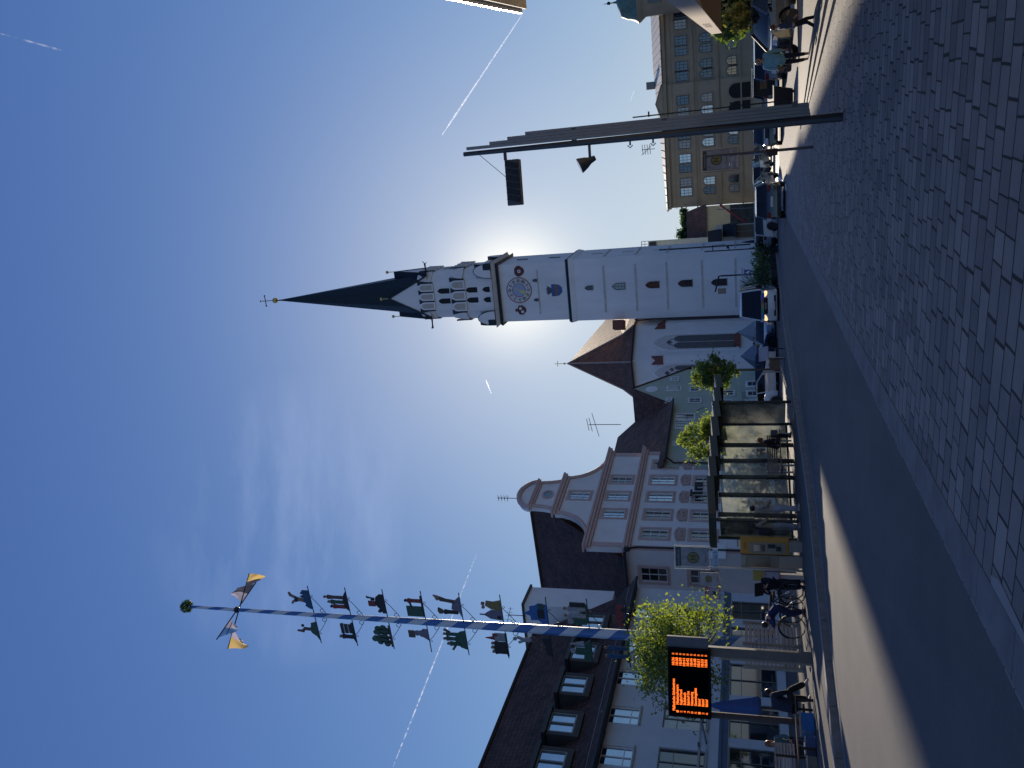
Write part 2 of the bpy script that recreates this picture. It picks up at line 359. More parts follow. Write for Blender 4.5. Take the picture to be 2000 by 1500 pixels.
kerb_m = mat('kerb_granite', (.24, .235, .225), .8, .2, 5, bump=.2)
def ground_paving():
    M = bpy.data.materials.new('plaza_setts'); M.use_nodes = True; t = M.node_tree; b = t.nodes['Principled BSDF']; N = t.nodes.new; L = t.links.new
    co = N('ShaderNodeTexCoord'); mp = N('ShaderNodeMapping'); mp.inputs['Rotation'].default_value = (0, 0, radians(20.5)); L(co.outputs['Object'], mp.inputs[0])
    # wobble so that joints are not ruler straight
    wn = N('ShaderNodeTexNoise'); wn.inputs['Scale'].default_value = 1.1; L(mp.outputs[0], wn.inputs['Vector'])
    wv = N('ShaderNodeVectorMath'); wv.operation = 'MULTIPLY_ADD'; wv.inputs[1].default_value = (.09, .05, 0); L(wn.outputs['Color'], wv.inputs[0]); L(mp.outputs[0], wv.inputs[2])
    # shift each course by its own random amount
    sp = N('ShaderNodeSeparateXYZ'); L(wv.outputs[0], sp.inputs[0]); RH = .235
    dv = N('ShaderNodeMath'); dv.operation = 'DIVIDE'; dv.inputs[1].default_value = RH; L(sp.outputs[1], dv.inputs[0])
    fl = N('ShaderNodeMath'); fl.operation = 'FLOOR'; L(dv.outputs[0], fl.inputs[0])
    rn = N('ShaderNodeTexWhiteNoise'); rn.noise_dimensions = '1D'; L(fl.outputs[0], rn.inputs['W'])
    ms = N('ShaderNodeMath'); ms.operation = 'MULTIPLY_ADD'; ms.inputs[1].default_value = 3.7; L(rn.outputs['Value'], ms.inputs[0]); L(sp.outputs[0], ms.inputs[2])
    # stretch brick length along the row
    n1 = N('ShaderNodeTexNoise'); n1.noise_dimensions = '2D'; n1.inputs['Scale'].default_value = 1.0; n1.inputs['Detail'].default_value = 0
    cb0 = N('ShaderNodeCombineXYZ'); L(ms.outputs[0], cb0.inputs[0]); L(fl.outputs[0], cb0.inputs[1]); L(cb0.outputs[0], n1.inputs['Vector'])
    ms2 = N('ShaderNodeMath'); ms2.operation = 'MULTIPLY_ADD'; ms2.inputs[1].default_value = .5; L(n1.outputs[0], ms2.inputs[0]); L(ms.outputs[0], ms2.inputs[2])
    cb = N('ShaderNodeCombineXYZ'); L(ms2.outputs[0], cb.inputs[0]); L(sp.outputs[1], cb.inputs[1])
    br = N('ShaderNodeTexBrick'); br.offset = 0.0; br.inputs['Scale'].default_value = 1; br.inputs['Brick Width'].default_value = .31; br.inputs['Row Height'].default_value = RH
    br.inputs['Mortar Size'].default_value = .013; br.inputs['Mortar Smooth'].default_value = .5
    br.inputs['Color1'].default_value = (.19, .188, .188, 1); br.inputs['Color2'].default_value = (.33, .315, .295, 1); br.inputs['Mortar'].default_value = (.04, .04, .04, 1)
    L(cb.outputs[0], br.inputs[0])
    n2 = N('ShaderNodeTexNoise'); n2.inputs['Scale'].default_value = 1.3; n2.inputs['Detail'].default_value = 9; n2.inputs['Roughness'].default_value = .7; L(co.outputs['Object'], n2.inputs['Vector'])
    rp = N('ShaderNodeValToRGB'); rp.color_ramp.elements[0].position = .28; rp.color_ramp.elements[0].color = (.66, .66, .68, 1); rp.color_ramp.elements[1].position = .72; rp.color_ramp.elements[1].color = (1.15, 1.13, 1.1, 1); L(n2.outputs[0], rp.inputs[0])
    mm = N('ShaderNodeMixRGB'); mm.blend_type = 'MULTIPLY'; mm.inputs[0].default_value = .8; L(br.outputs[0], mm.inputs[1]); L(rp.outputs[0], mm.inputs[2]); L(mm.outputs[0], b.inputs['Base Color'])
    b.inputs['Roughness'].default_value = .85; b.inputs['Specular IOR Level'].default_value = .25
    n3 = N('ShaderNodeTexNoise'); n3.inputs['Scale'].default_value = 45; n3.inputs['Detail'].default_value = 5; L(co.outputs['Object'], n3.inputs['Vector'])
    m4 = N('ShaderNodeMath'); m4.operation = 'MULTIPLY_ADD'; m4.inputs[1].default_value = -1.0; L(br.outputs['Fac'], m4.inputs[0])
    m5 = N('ShaderNodeMath'); m5.operation = 'MULTIPLY'; m5.inputs[1].default_value = .22; L(n3.outputs[0], m5.inputs[0]); L(m5.outputs[0], m4.inputs[2])
    bu = N('ShaderNodeBump'); bu.inputs['Strength'].default_value = .55; bu.inputs['Distance'].default_value = .01; L(m4.outputs[0], bu.inputs['Height']); L(bu.outputs[0], b.inputs['Normal'])
    return M
setts = ground_paving()
xs = [-900, -200, -60, -30, -10, 0, 10, 30, 60, 90, 250, 900]; ys = [-60, -40, -10, 0, 10, 20, 40, 70, 100, 130, 170, 300, 900]
g = MB()
for i in range(len(xs) - 1):
    for j in range(len(ys) - 1):
        g.quad(*[(x, y, gz(x, y)) for x, y in ((xs[i], ys[j]), (xs[i + 1], ys[j]), (xs[i + 1], ys[j + 1]), (xs[i], ys[j + 1]))])
struct('ground', g, road_m)
RD = (sin(radians(15.2)), cos(radians(15.2)))             # road edge direction
def edge(t): return (-3.66 + RD[0] * t, 0 + RD[1] * t)    # plaza edge of the road, t = metres
e = [edge(-20), edge(0), edge(6), edge(14), edge(26), edge(40), edge(52), (10.2, 54)]
far = [(60, -19), (60, 0), (60, 6), (60, 14), (60, 26), (60, 38), (60, 46), (60, 54)]
struct('plaza_paving', band(e, far, .022), setts)
# row of long border stones beside the road
bs = mat('border_stone', (.16, .165, .172), .8, .25, 2.0, bump=.3)
bo = MB(); t = -6.0
while t < 50:
    L_ = rnd.uniform(.75, 1.15); o0 = .03; o1 = .40
    q = [(edge(t + .012)[0] + k * RD[1], edge(t + .012)[1] - k * RD[0]) for k in (o0, o1)] + [(edge(t + L_)[0] + k * RD[1], edge(t + L_)[1] - k * RD[0]) for k in (o1, o0)]
    bo.hull2([(a, b_, gz(a, b_) + .0) for a, b_ in q], [(a, b_, gz(a, b_) + .027 + .002 * rnd.random()) for a, b_ in q]); t += L_
tag(struct('border_stones', bo, bs), None, None)
fl_ = MB()
q = [tuple(G(*p_).xy) for p_ in ((1943, 1123), (1960, 1133), (2000, 1217), (2060, 1345), (2060, 1460), (2000, 1340), (1973, 1267), (1943, 1183))]
fl_.poly([(a, b_, gz(a, b_) + .026) for a, b_ in q]); struct('smooth_paving_strip', fl_, mat('smooth_slab', (.24, .245, .25), .6, .12, 1.2))
# left pavement with kerb
KL = [(-30, -27), (-19.5, -7), (-14.6, 3.5), (-10.6, 11.4), (-7.65, 17.35), (-5.93, 20.8), (-3.73, 24.9), (-1.17, 32.4), (2.29, 43.3), (6.25, 53.1), (11.5, 68), (16, 82)]
KB = [(x - 45, y + 8) for x, y in KL[:7]] + [(x - 50, y + 10) for x, y in KL[7:]]
struct('pavement', band(KB, [(x - .05, y) for x, y in KL], .15), pave_m)
def offs(pl, d):
    out = []
    for i, p in enumerate(pl):
        a = Vector(pl[max(i - 1, 0)]); b_ = Vector(pl[min(i + 1, len(pl) - 1)]); t_ = (b_ - a).normalized(); out.append((p[0] + t_.y * d, p[1] - t_.x * d))
    return out
def resample(pl, step):
    out = []; carry = 0
    for i in range(len(pl) - 1):
        a = Vector(pl[i]); b_ = Vector(pl[i + 1]); n = max(1, int((b_ - a).length / step)); out += [tuple(a.lerp(b_, k / n)) for k in range(n)]
    return out + [pl[-1]]
kk = MB(); kr = resample(KL[1:], 1.0); ko = offs(kr, .28)
for i in range(len(kr) - 1):
    a, b_, c, d = Vector(kr[i]), Vector(kr[i + 1]), Vector(ko[i + 1]), Vector(ko[i]); e1 = a.lerp(b_, .985); e2 = d.lerp(c, .985); q = [a, e1, e2, d]
    kk.hull2([(p.x, p.y, gz(p.x, p.y) - .05) for p in q], [(p.x, p.y, gz(p.x, p.y) + .155) for p in q])
struct('kerb', kk, kerb_m)
struct('gutter', band(offs(kr, .28), offs(kr, .72), .005), mat('gutter_setts', (.15, .148, .145), .7, .25, 4, bump=.6))
# shallow steps on the right and the forecourt beyond them
def steps():
    P0 = Vector((8.1, 27.6)); P1 = Vector((7.15, 14.0))          # crest line of the first riser
    sb = []
    m_ = MB()
    for k in range(3):
        off = .05 + k * .62
        a = P0 + Vector((off * .35, off * 1.9)); b_ = P1 + Vector((off * .9, off * 1.25)); far_a = Vector((40, 36)); far_b = Vector((40, 12))
        h0 = .005 + .012 * k; h1 = .075 * (k + 1)
        L4 = [(a, h0), (b_, h1), (far_b, h1 + .02), (far_a, h1)]
        m_.hull2([(p.x, p.y, gz(p.x, p.y) - .05) for p, h in L4], [(p.x, p.y, gz(p.x, p.y) + .024 + h) for p, h in L4])
    struct('forecourt_steps', m_, fore_m)
steps()
# worn forecourt beyond
fq = [(10.9, 38), (60, 34), (60, 150), (31, 146), (16, 82), (11, 55)]
m_ = MB(); m_.poly([(x, y, gz(x, y) + .012) for x, y in fq]); struct('car_park_surface', m_, fore_m)
kb2 = MB(); pl = [(9.3, 43.2), (11.2, 50.0), (14.0, 60.5)]
for i in range(2):
    a, b_ = Vector(pl[i]), Vector(pl[i + 1]); n_ = Vector((b_.y - a.y, a.x - b_.x)).normalized() * .3
    kb2.hull2([(p.x, p.y, gz(p.x, p.y)) for p in (a, b_, b_ + n_, a + n_)], [(p.x, p.y, gz(p.x, p.y) + .05) for p in (a, b_, b_ + n_, a + n_)])
struct('parking_kerb', kb2, white)
# ================================================================== buildings
def wall(m_, s0, s1, z0, z1, holes=(), y=0.0, dep=.22):
    "front wall at local y with real rectangular openings and reveals"
    X = sorted({s0, s1, *[h[0] for h in holes], *[h[1] for h in holes]}); Z = sorted({z0, z1, *[h[2] for h in holes], *[h[3] for h in holes]})
    X = [x for x in X if s0 <= x <= s1]; Z = [z for z in Z if z0 <= z <= z1]
    for i in range(len(X) - 1):
        for j in range(len(Z) - 1):
            cx_, cz_ = (X[i] + X[i + 1]) / 2, (Z[j] + Z[j + 1]) / 2
            if any(h[0] < cx_ < h[1] and h[2] < cz_ < h[3] for h in holes): continue
            m_.quad((X[i], y, Z[j]), (X[i + 1], y, Z[j]), (X[i + 1], y, Z[j + 1]), (X[i], y, Z[j + 1]))
    for a, b, c, d in holes:
        m_.quad((a, y, c), (a, y + dep, c), (a, y + dep, d), (a, y, d)); m_.quad((b, y, c), (b, y, d), (b, y + dep, d), (b, y + dep, c))
        m_.quad((a, y, c), (b, y, c), (b, y + dep, c), (a, y + dep, c)); m_.quad((a, y, d), (a, y + dep, d), (b, y + dep, d), (b, y, d))
    return m_
def window(par, a, b, c, d, y=.14, cols=2, rows=3, tr=None, fm=None, pm=None, fw=.06, bw=.032, sill=True, surround=None, sw=.2, kind='rect', name='window', sy=0.0):
    fm = fm or white; pm = pm or pane
    o = arch(a, b, c, d, kind); f = MB().ring(o, shrink(o, fw), y - .05, y + .02)
    for k in range(1, cols):
        x = a + (b - a) * k / cols; wd = bw * (1.5 if cols == 2 else 1); f.b2(x - wd / 2, x + wd / 2, y - .045, y + .015, c + fw * .9, d - fw * .9)
    zz = [c + (d - c) * k / rows for k in range(1, rows)] if tr is None else tr
    for z in zz: f.b2(a + fw * .9, b - fw * .9, y - .04, y + .01, z - bw / 2, z + bw / 2)
    w_ = f.build(name, fm, par)
    MB().prism(shrink(o, fw * .5), y, y + .03).build('pane', pm, w_)
    if sill: MB().b2(a - .06, b + .06, sy - .09, y, c - .08, c + .003).build('sill', surround or stone, w_)
    if surround:
        oo = shrink(o, -sw); MB().ring(oo, shrink(o, -.001), sy - .045, sy + .02).build('surround', surround, w_)
    return w_
def facade_pts(q1, q2, z):
    a, b = hz(*q1, z), hz(*q2, z); az = math.degrees(atan2(b.x - a.x, b.y - a.y)); return a, b, az
def roof_quad(m_, a, b, c, d):
    "a,b eave; c,d ridge: uv in metres"
    a, b, c, d = map(Vector, (a, b, c, d)); ux = (b - a).normalized(); up = (d - a) - ux * (d - a).dot(ux); uy = up.normalized()
    m_.quad(a, b, c, d, [((p - a).dot(ux), (p - a).dot(uy)) for p in (a, b, c, d)])
def roof_poly(m_, pts):
    pts = [Vector(p) for p in pts]; a = pts[0]; ux = (pts[1] - a).normalized(); n = (pts[1] - a).cross(pts[-1] - a).normalized(); uy = n.cross(ux)
    m_.poly(pts, [((p - a).dot(ux), (p - a).dot(uy)) for p in pts])
def mk_building(name, label, fac, g=None):
    return thing(name, label, 'building', (fac.P.x, fac.P.y, 0), fac.phi)
# ---------------------------------------------------------------- white shop house on the left
A, B, az = facade_pts((1143, 1500), (1228, 1148), 9.0); fW = Fac(A, az); LW = (B - A).length
hW = mk_building('shop_house', 'long pale shop building with a dormered dark roof behind the leafy tree', fW)
def rect(f, x0, x1, y0, y1, off=0):
    "pixel box -> (s0,s1,z0,z1) on a facade"
    ym = (y0 + y1) / 2; xm = (x0 + x1) / 2
    s0 = f.sz(xm, y1, off)[0]; s1 = f.sz(xm, y0, off)[0]; return s0, s1, f.sz(x1, ym, off)[1], f.sz(x0, ym, off)[1]
topw = []
for x0, x1, y0, y1 in [(1234, 1288, 1184, 1206), (1205, 1258, 1309, 1336), (1187, 1248, 1378, 1414), (1169, 1237, 1455, 1496)]: topw.append(rect(fW, x0, x1, y0, y1))
zt0 = sum(r[2] for r in topw) / 4; zt1 = sum(r[3] for r in topw) / 4
lw = [rect(fW, *q) for q in [(1324, 1400, 1190, 1222), (1293, 1372, 1380, 1425), (1283, 1378, 1465, 1510)]]
zl0 = sum(r[2] for r in lw) / 3; zl1 = sum(r[3] for r in lw) / 3
tops = [(r[0], r[1]) for r in topw]; st = [(a + b) / 2 for a, b in tops]
wid = 1.25
cs = sorted(st); tops = [(c - wid / 2, c + wid / 2) for c in cs] + [(c - wid / 2, c + wid / 2) for c in ((cs[2] + cs[3]) / 2 - .2,) if cs[3] - cs[2] > 3.5]
tops += [(cs[0] - 2.6 - wid / 2, cs[0] - 2.6 + wid / 2)]
lows = [(( r[0] + r[1]) / 2 - .8, (r[0] + r[1]) / 2 + .8) for r in lw] + [((tops[-2][0] + tops[-2][1]) / 2 - .8, (tops[-2][0] + tops[-2][1]) / 2 + .8)]
zg = -.2; ztop = 9.0
shz1 = fW.sz(1434, 1350)[1]
shops = [(-7.5, -4.4), (-3.9, -.9), (-.4, 2.3), (2.9, 5.4), (6.0, 8.6), (9.3, 12.0), (12.8, LW - .9)]
holes = [(a, b, zt0, zt1) for a, b in tops] + [(a, b, zl0, zl1) for a, b in lows] + [(a, b, .45, 2.75) for a, b in shops]
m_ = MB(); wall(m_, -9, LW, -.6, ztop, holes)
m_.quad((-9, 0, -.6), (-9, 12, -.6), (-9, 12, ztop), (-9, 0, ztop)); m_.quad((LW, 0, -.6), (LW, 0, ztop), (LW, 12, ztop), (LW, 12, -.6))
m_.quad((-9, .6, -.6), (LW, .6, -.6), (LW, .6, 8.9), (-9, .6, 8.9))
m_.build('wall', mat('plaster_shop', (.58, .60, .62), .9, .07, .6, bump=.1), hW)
for a, b in tops: window(hW, a, b, zt0, zt1, cols=2, tr=[zt0 + (zt1 - zt0) * .28], sill=True, y=.12, pm=pane_r)
for k, (a, b) in enumerate(lows): window(hW, a, b, zl0, zl1, cols=2, tr=[zl0 + (zl1 - zl0) * .68], pm=pane2 if k % 2 else pane, sill=True, fm=grey)
for k, (a, b) in enumerate(shops): window(hW, a, b, .45, 2.75, cols=2 if k != 2 else 3, tr=[2.2], fm=grey, name='shop_window', sill=False, y=.1)
sf = MB().b2(-9, LW - .05, -.10, 0, 3.05, 3.2); sf.b2(-9, LW - .05, -.05, 0, 2.8, 3.04); sf.build('fascia_band', mat('fascia_blue', (.05, .09, .16), .5, .1, 2), hW)
MB().b2(-9, LW - .05, -.03, 0, 4.0, 4.1).build('string_course', stone, hW)
# white roof
rd = 3.95; rz_ = 15.5; yk, zk0 = .95, 9.75; TAN = (rz_ - zk0) / (rd - yk)
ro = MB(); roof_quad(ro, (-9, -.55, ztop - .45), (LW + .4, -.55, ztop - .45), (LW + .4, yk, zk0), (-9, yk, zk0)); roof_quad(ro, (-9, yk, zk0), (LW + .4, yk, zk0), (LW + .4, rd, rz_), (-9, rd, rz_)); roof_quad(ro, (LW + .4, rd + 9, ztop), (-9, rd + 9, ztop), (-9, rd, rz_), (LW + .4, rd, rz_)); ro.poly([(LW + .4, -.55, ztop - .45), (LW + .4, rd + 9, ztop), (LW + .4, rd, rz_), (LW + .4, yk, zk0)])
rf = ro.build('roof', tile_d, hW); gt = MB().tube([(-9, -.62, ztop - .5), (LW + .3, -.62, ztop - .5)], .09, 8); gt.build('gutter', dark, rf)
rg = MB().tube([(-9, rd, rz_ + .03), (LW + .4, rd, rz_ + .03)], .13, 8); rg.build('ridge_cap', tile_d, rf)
MB().b2(-9, LW, -.45, .0, ztop - .55, ztop - .45).build('soffit', mat('soffit_dark', (.05, .045, .04), .8), hW)
def dormer(s0, s1, z0, z1, yf=.9):
    yb = yk + (z1 + .35 - zk0) / TAN + .3
    d_ = MB(); d_.b2(s0 - .22, s0, yf, yb, z0 - .3, z1); d_.b2(s1, s1 + .22, yf, yb, z0 - .3, z1); d_.b2(s0, s1, yf, yf + .3, z0 - .3, z0)
    D = d_.build('dormer', mat('dormer_cladding', (.05, .045, .042), .7, .2, 2, stretch=(8, 1, 1)), hW)
    MB().b2(s0 - .35, s1 + .35, yf - .18, yb + .35, z1 + .003, z1 + .2).build('dormer_roof', tile_d if False else dark, D)
    f = MB().ring(arch(s0, s1, z0, z1, 'rect'), shrink(arch(s0, s1, z0, z1, 'rect'), .08), yf + .02, yf + .1); f.b2((s0 + s1) / 2 - .04, (s0 + s1) / 2 + .04, yf + .02, yf + .09, z0 + .08, z1 - .08)
    f.build('frame', grey, D); MB().b2(s0 + .03, s1 - .03, yf + .1, yf + .13, z0 + .03, z1 - .03).build('pane', pane_r, D)
dr = [rect(fW, *q, 0.9) for q in [(1097, 1152, 1320, 1352), (1071, 1131, 1393, 1429), (1048, 1110, 1467, 1505), (1163, 1185, 1203, 1225), (1112, 1160, 1258, 1286)]]
dz0 = min(r[2] for r in dr[:3]); dz1 = sum(r[3] for r in dr[:3]) / 3
for r in dr: c = (r[0] + r[1]) / 2; dormer(c - .72, c + .72, dz1 - 1.35, dz1)
dormer(dr[2][0] - 2.6, dr[2][0] - 1.1, dz1 - 1.35, dz1)
# pale fire wall block rising from the roof near its right end
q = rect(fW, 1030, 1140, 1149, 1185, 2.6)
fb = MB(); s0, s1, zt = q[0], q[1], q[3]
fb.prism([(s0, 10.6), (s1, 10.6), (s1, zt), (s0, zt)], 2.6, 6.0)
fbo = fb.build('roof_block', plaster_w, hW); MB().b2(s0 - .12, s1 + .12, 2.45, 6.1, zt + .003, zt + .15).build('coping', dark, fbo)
an = MB(); ap = Vector(((s0 + s1) / 2, 4.2, zt)); an.tube([ap, ap + Vector((0, 0, 1.6))], .03, 5); an.tube([ap + Vector((-1.0, .3, 1.5)), ap + Vector((.5, -.3, 1.5))], .02, 5)
for k in range(6): c = ap + Vector((-1.0 + .28 * k, .3 - .11 * k, 1.5)); an.tube([c + Vector((0, 0, .32 - .03 * k)), c - Vector((0, 0, .32 - .03 * k))], .012, 4)
an.build('antenna', dark, hW)
# awning arms on the wall
for (x0, y0, x1, y1) in [(1176, 1388, 1182, 1431), (1368, 1400, 1380, 1452)]:
    a = fW.sz(x0, y0, -.25); b = fW.sz(x1, y1, -.25); MB().tube([(a[0], -.25, a[1]), (b[0], -.25, b[1])], .05, 6).b2(min(a[0], b[0]), min(a[0], b[0]) + .06, -.25, 0, a[1] - .05, a[1] + .05).build('awning_arm', grey, hW)
# ---------------------------------------------------------------- pink gabled house
A, B, az = facade_pts((1222, 1074), (1260, 883), 10.0); fP = Fac(A, az); LP = (B - A).length
hP = mk_building('gabled_house', 'cream house with pink trim and a curved baroque gable, five windows wide', fP)
def zP(px, py): return fP.sz(px, py)[1]
def sP(px, py): return fP.sz(px, py)[0]
zc1 = 10.0; zc2 = (zP(1191, 888) + zP(1142, 1083)) / 2; zc3 = (zP(1107, 925) + zP(1078, 1023)) / 2; zc4 = (zP(1051, 943) + zP(1034, 1005)) / 2; ztp = zP(1013, 970)
MID = LP / 2
r1 = [rect(fP, *q) for q in [(1275, 1325, 905, 924), (1268, 1321, 930, 952), (1260, 1318, 965, 988), (1254, 1311, 1004, 1027), (1248, 1303, 1038, 1062)]]
r1z0 = sum(r[2] for r in r1) / 5 + .1; r1z1 = sum(r[3] for r in r1) / 5 - .1
pitch = (LP - 1.6) / 5; cs1 = [LP - .8 - pitch * (k + .5) for k in range(5)]
zz1 = zc1 - .75; r1w = [(c - .58, c + .58) for c in cs1]; r1z1 = min(r1z1, zc1 - .9)
z20 = sum(fP.sz(1445, 960)) * 0 + r1z0 - 5.0 + .3; z21 = r1z0 - 3.3 + .5
r2z1 = (zP(1361, 918) + zP(1346, 1048)) / 2; r2z0 = r2z1 - (r1z1 - r1z0) * .95
holes = [(a, b, r1z0, r1z1) for a, b in r1w] + [(a, b, r2z0, r2z1) for a, b in r1w]
gsh = [(.8, 3.4), (4.2, 6.6), (7.2, 9.6), (10.2, LP - .8)]
holes += [(a, b, .1, 2.5) for a, b in gsh]
m_ = MB(); wall(m_, 0, LP, -.8, zc1, holes)
r3 = [rect(fP, *q) for q in [(1194, 1234, 932, 946), (1186, 1228, 965, 981), (1174, 1217, 1005, 1023)]]
r3z0 = zc1 + .45; r3z0 = sum(r[2] for r in r3) / 3; r3z1 = sum(r[3] for r in r3) / 3
c3 = [cs1[1], cs1[2], cs1[3]]; h3 = [(c - .52, c + .52, r3z0, r3z1) for c in c3]
eL, eR = .25, LP - .25
wall(m_, eL, eR, zc1, zc2, h3)
r4 = rect(fP, 1111, 1151, 962, 981); ha = (MID - .52, MID + .52, r4[2], r4[3]); 
b3 = (LP / 2) * .36
wall(m_, MID - b3, MID + b3, zc2, zc3, [ha])
# curved shoulders
def curve(sgn, x_out, z_lo, x_in, z_hi, bulge=.0, n=8):
    pts = []
    for k in range(n + 1):
        a = pi / 2 * k / n; pts.append((MID + sgn * (x_in + (x_out - x_in) * (1 - sin(a))), z_lo + (z_hi - z_lo) * (1 - cos(a))))
    return pts
sh_out = LP / 2 - .5; tL = b3 + .05
outl = {}
for sg in (-1, 1):
    pts = curve(sg, sh_out, zc2, b3, zc3); outl[sg] = pts; m_.poly([(x, 0, z) for x, z in pts] + [(MID + sg * b3 * .999, 0, zc2)])
b4 = b3 * .68
c2_ = {}
for sg in (-1, 1): c2_[sg] = curve(sg, b3 - .15, zc3, b4, zc4, n=6)
m_.poly([(x, 0, z) for x, z in c2_[-1]] + [(x, 0, z) for x, z in reversed(c2_[1])])
capr = b4 + .15; capH = ztp - zc4
cap = [(MID + capr * cos(pi * k / 14), zc4 + capH * sin(pi * k / 14)) for k in range(15)]
m_.poly([(x, 0, z) for x, z in cap])
# back of the gable, side walls
DEP = 11.0
prof = [(eL, zc1), (eL, zc2)] + outl[-1] + c2_[-1] + [(x, z) for x, z in reversed(cap)] + list(reversed(c2_[1])) + list(reversed(outl[1])) + [(eR, zc2), (eR, zc1)]
for i in range(len(prof) - 1):
    a, b = prof[i], prof[i + 1]; m_.quad((a[0], 0, a[1]), (b[0], 0, b[1]), (b[0], .45, b[1]), (a[0], .45, a[1]))
m_.poly([(x, .45, z) for x, z in prof])
m_.quad((0, .5, -.8), (LP, .5, -.8), (LP, .5, zc1), (0, .5, zc1))
m_.quad((LP, 0, -.8), (LP, DEP, -.8), (LP, DEP, zc1), (LP, 0, zc1))
hPw = m_.build('wall', plaster_p, hP)
# side wall turned to the camera
fS = Fac(fP.w(0), az - 90 + 180 - 180)
sd_ = MB()
def side_pt(px, py):
    "hit of a pixel on the plane s=0 of the pink house -> (depth y, z)"
    f2 = Fac(fP.P, math.degrees(pi / 2 - fP.phi) - 90); a, z = f2.sz(px, py); return a, z
sw_ = [side_pt(1266, 1132)[0], side_pt(1266, 1114)[0]]; yc = (sw_[0] + sw_[1]) / 2
pts_h = [(yc - .6, yc + .6, r1z0, r1z1), (yc - .6, yc + .6, r2z0, r2z1), (yc + 2.6, yc + 3.8, r1z0, r1z1)]
tmp = MB(); wall(tmp, 0, DEP, -.8, zc1, pts_h); sm = MB(); sm.v = [(y_, x_, z_) for x_, y_, z_ in tmp.v]; sm.f = tmp.f
sm.build('side_wall', plaster_p, hP)
def side_window(y0, y1, z0, z1):
    o = window(hP, y0, y1, z0, z1, cols=2, rows=3, surround=pinktrim, y=.12, pm=pane); o.matrix_local = Matrix(((0, 1, 0, 0), (1, 0, 0, 0), (0, 0, 1, 0), (0, 0, 0, 1)))
for q in pts_h: side_window(*q)
pms = [pane, pane_r, pane_r, pane, pane]
for k, (a, b) in enumerate(r1w):
    window(hP, a, b, r1z0, r1z1, cols=2, rows=3, surround=pinktrim, pm=pms[k]); window(hP, a, b, r2z0, r2z1, cols=2, rows=3, surround=pinktrim, pm=pane)
    # cartouche under each upper window
    c = (a + b) / 2; zt = r1z0 - .42; zb = r2z1 + .30
    hh = [(c - .72, zb + .05), (c + .72, zb + .05), (c + .72, zb + (zt - zb) * .55)] + [(c + .8 * cos(pi * j / 10), zb + (zt - zb) * .55 + (zt - zb) * .45 * sin(pi * j / 10)) for j in range(0, 11)] + [(c - .72, zb + (zt - zb) * .55)]
    ct = MB().prism(hh, -.1, .0).build('cartouche', cartm, hP)
    rl = MB(); rl.tube([(c + .38 * cos(t_), -.12, zb + (zt - zb) * .68 + .17 * sin(t_)) for t_ in [pi * j / 6 for j in range(7)]], .045, 5); rl.tube([(c - .35, -.12, zb + .35), (c - .12, -.12, zb + .22), (c + .12, -.12, zb + .4), (c + .35, -.12, zb + .25)], .04, 5); rl.build('relief', pinktrim, ct)
for k, q in enumerate(h3): window(hP, *q, cols=2, rows=3, surround=pinktrim, pm=[pane, pane_r, pane_r][k])
window(hP, *ha, cols=2, rows=3, surround=pinktrim, pm=pane_r)
for k, (a, b) in enumerate(gsh): window(hP, a, b, .1, 2.5, cols=2, tr=[1.9], fm=grey, name='shop_window', sill=False)
# oval window
oc = (zc3 + zc4) / 2; ov = [(MID + .42 * cos(t_), oc + .33 * sin(t_)) for t_ in [2 * pi * k / 20 for k in range(20)]]
ovo = MB().ring([(MID + (x - MID) * 1.45, oc + (z - oc) * 1.45) for x, z in ov], ov, -.06, .0).build('oval_window', pinktrim, hP); MB().prism(ov, -.03, .0).build('pane', pane, ovo)
# cornices and trim
def cornice(x0, x1, z, h=.55, p=.42, name='cornice'):
    c = MB(); c.b2(x0 - p * .4, x1 + p * .4, -p * .45, .0, z - h * .55, z - h * .22); c.b2(x0 - p * .8, x1 + p * .8, -p * .8, .0, z - h * .22, z + h * .1); c.b2(x0 - p, x1 + p, -p, .2, z + h * .1, z + h * .35); return c.build(name, pinktrim, hP)
cornice(0, LP, zc1); cornice(eL, eR, zc2, .6); cornice(MID - b3, MID + b3, zc3, .6, .38); cornice(MID - b4, MID + b4, zc4, .45, .3)
tr_ = MB()
for sg in (-1, 1):
    for P_ in (outl[sg], c2_[sg]):
        tr_.tube([(x, -.05, z) for x, z in P_], .17, 6)
tr_.tube([(x, -.05, z) for x, z in cap], .2, 6); tr_.build('gable_moulding', pinktrim, hP)
for x in (0.02, LP - .5): MB().b2(x, x + .48, -.06, 0, -.8, zc1 - .32).build('corner_pilaster', pinktrim, hP)
for x in (eL + .02, eR - .5): MB().b2(x, x + .48, -.06, 0, zc1 + .2, zc2 - .35).build('corner_pilaster', pinktrim, hP)
# dark scrolled shop lettering on the facade
q = fP.sz(1366, 950); tl = text('shop_lettering', 'Tru', 1.25, blackm, hP, (q[0] - 0.9, -.35, q[1] + .1), depth=.05, bold=.03)
hb = fP.sz(1400, 1075); MB().b2(hb[0] - 1.0, hb[0] + .55, -.1, -.04, hb[1] - .6, hb[1] + .6).build('wall_board', white, hP)
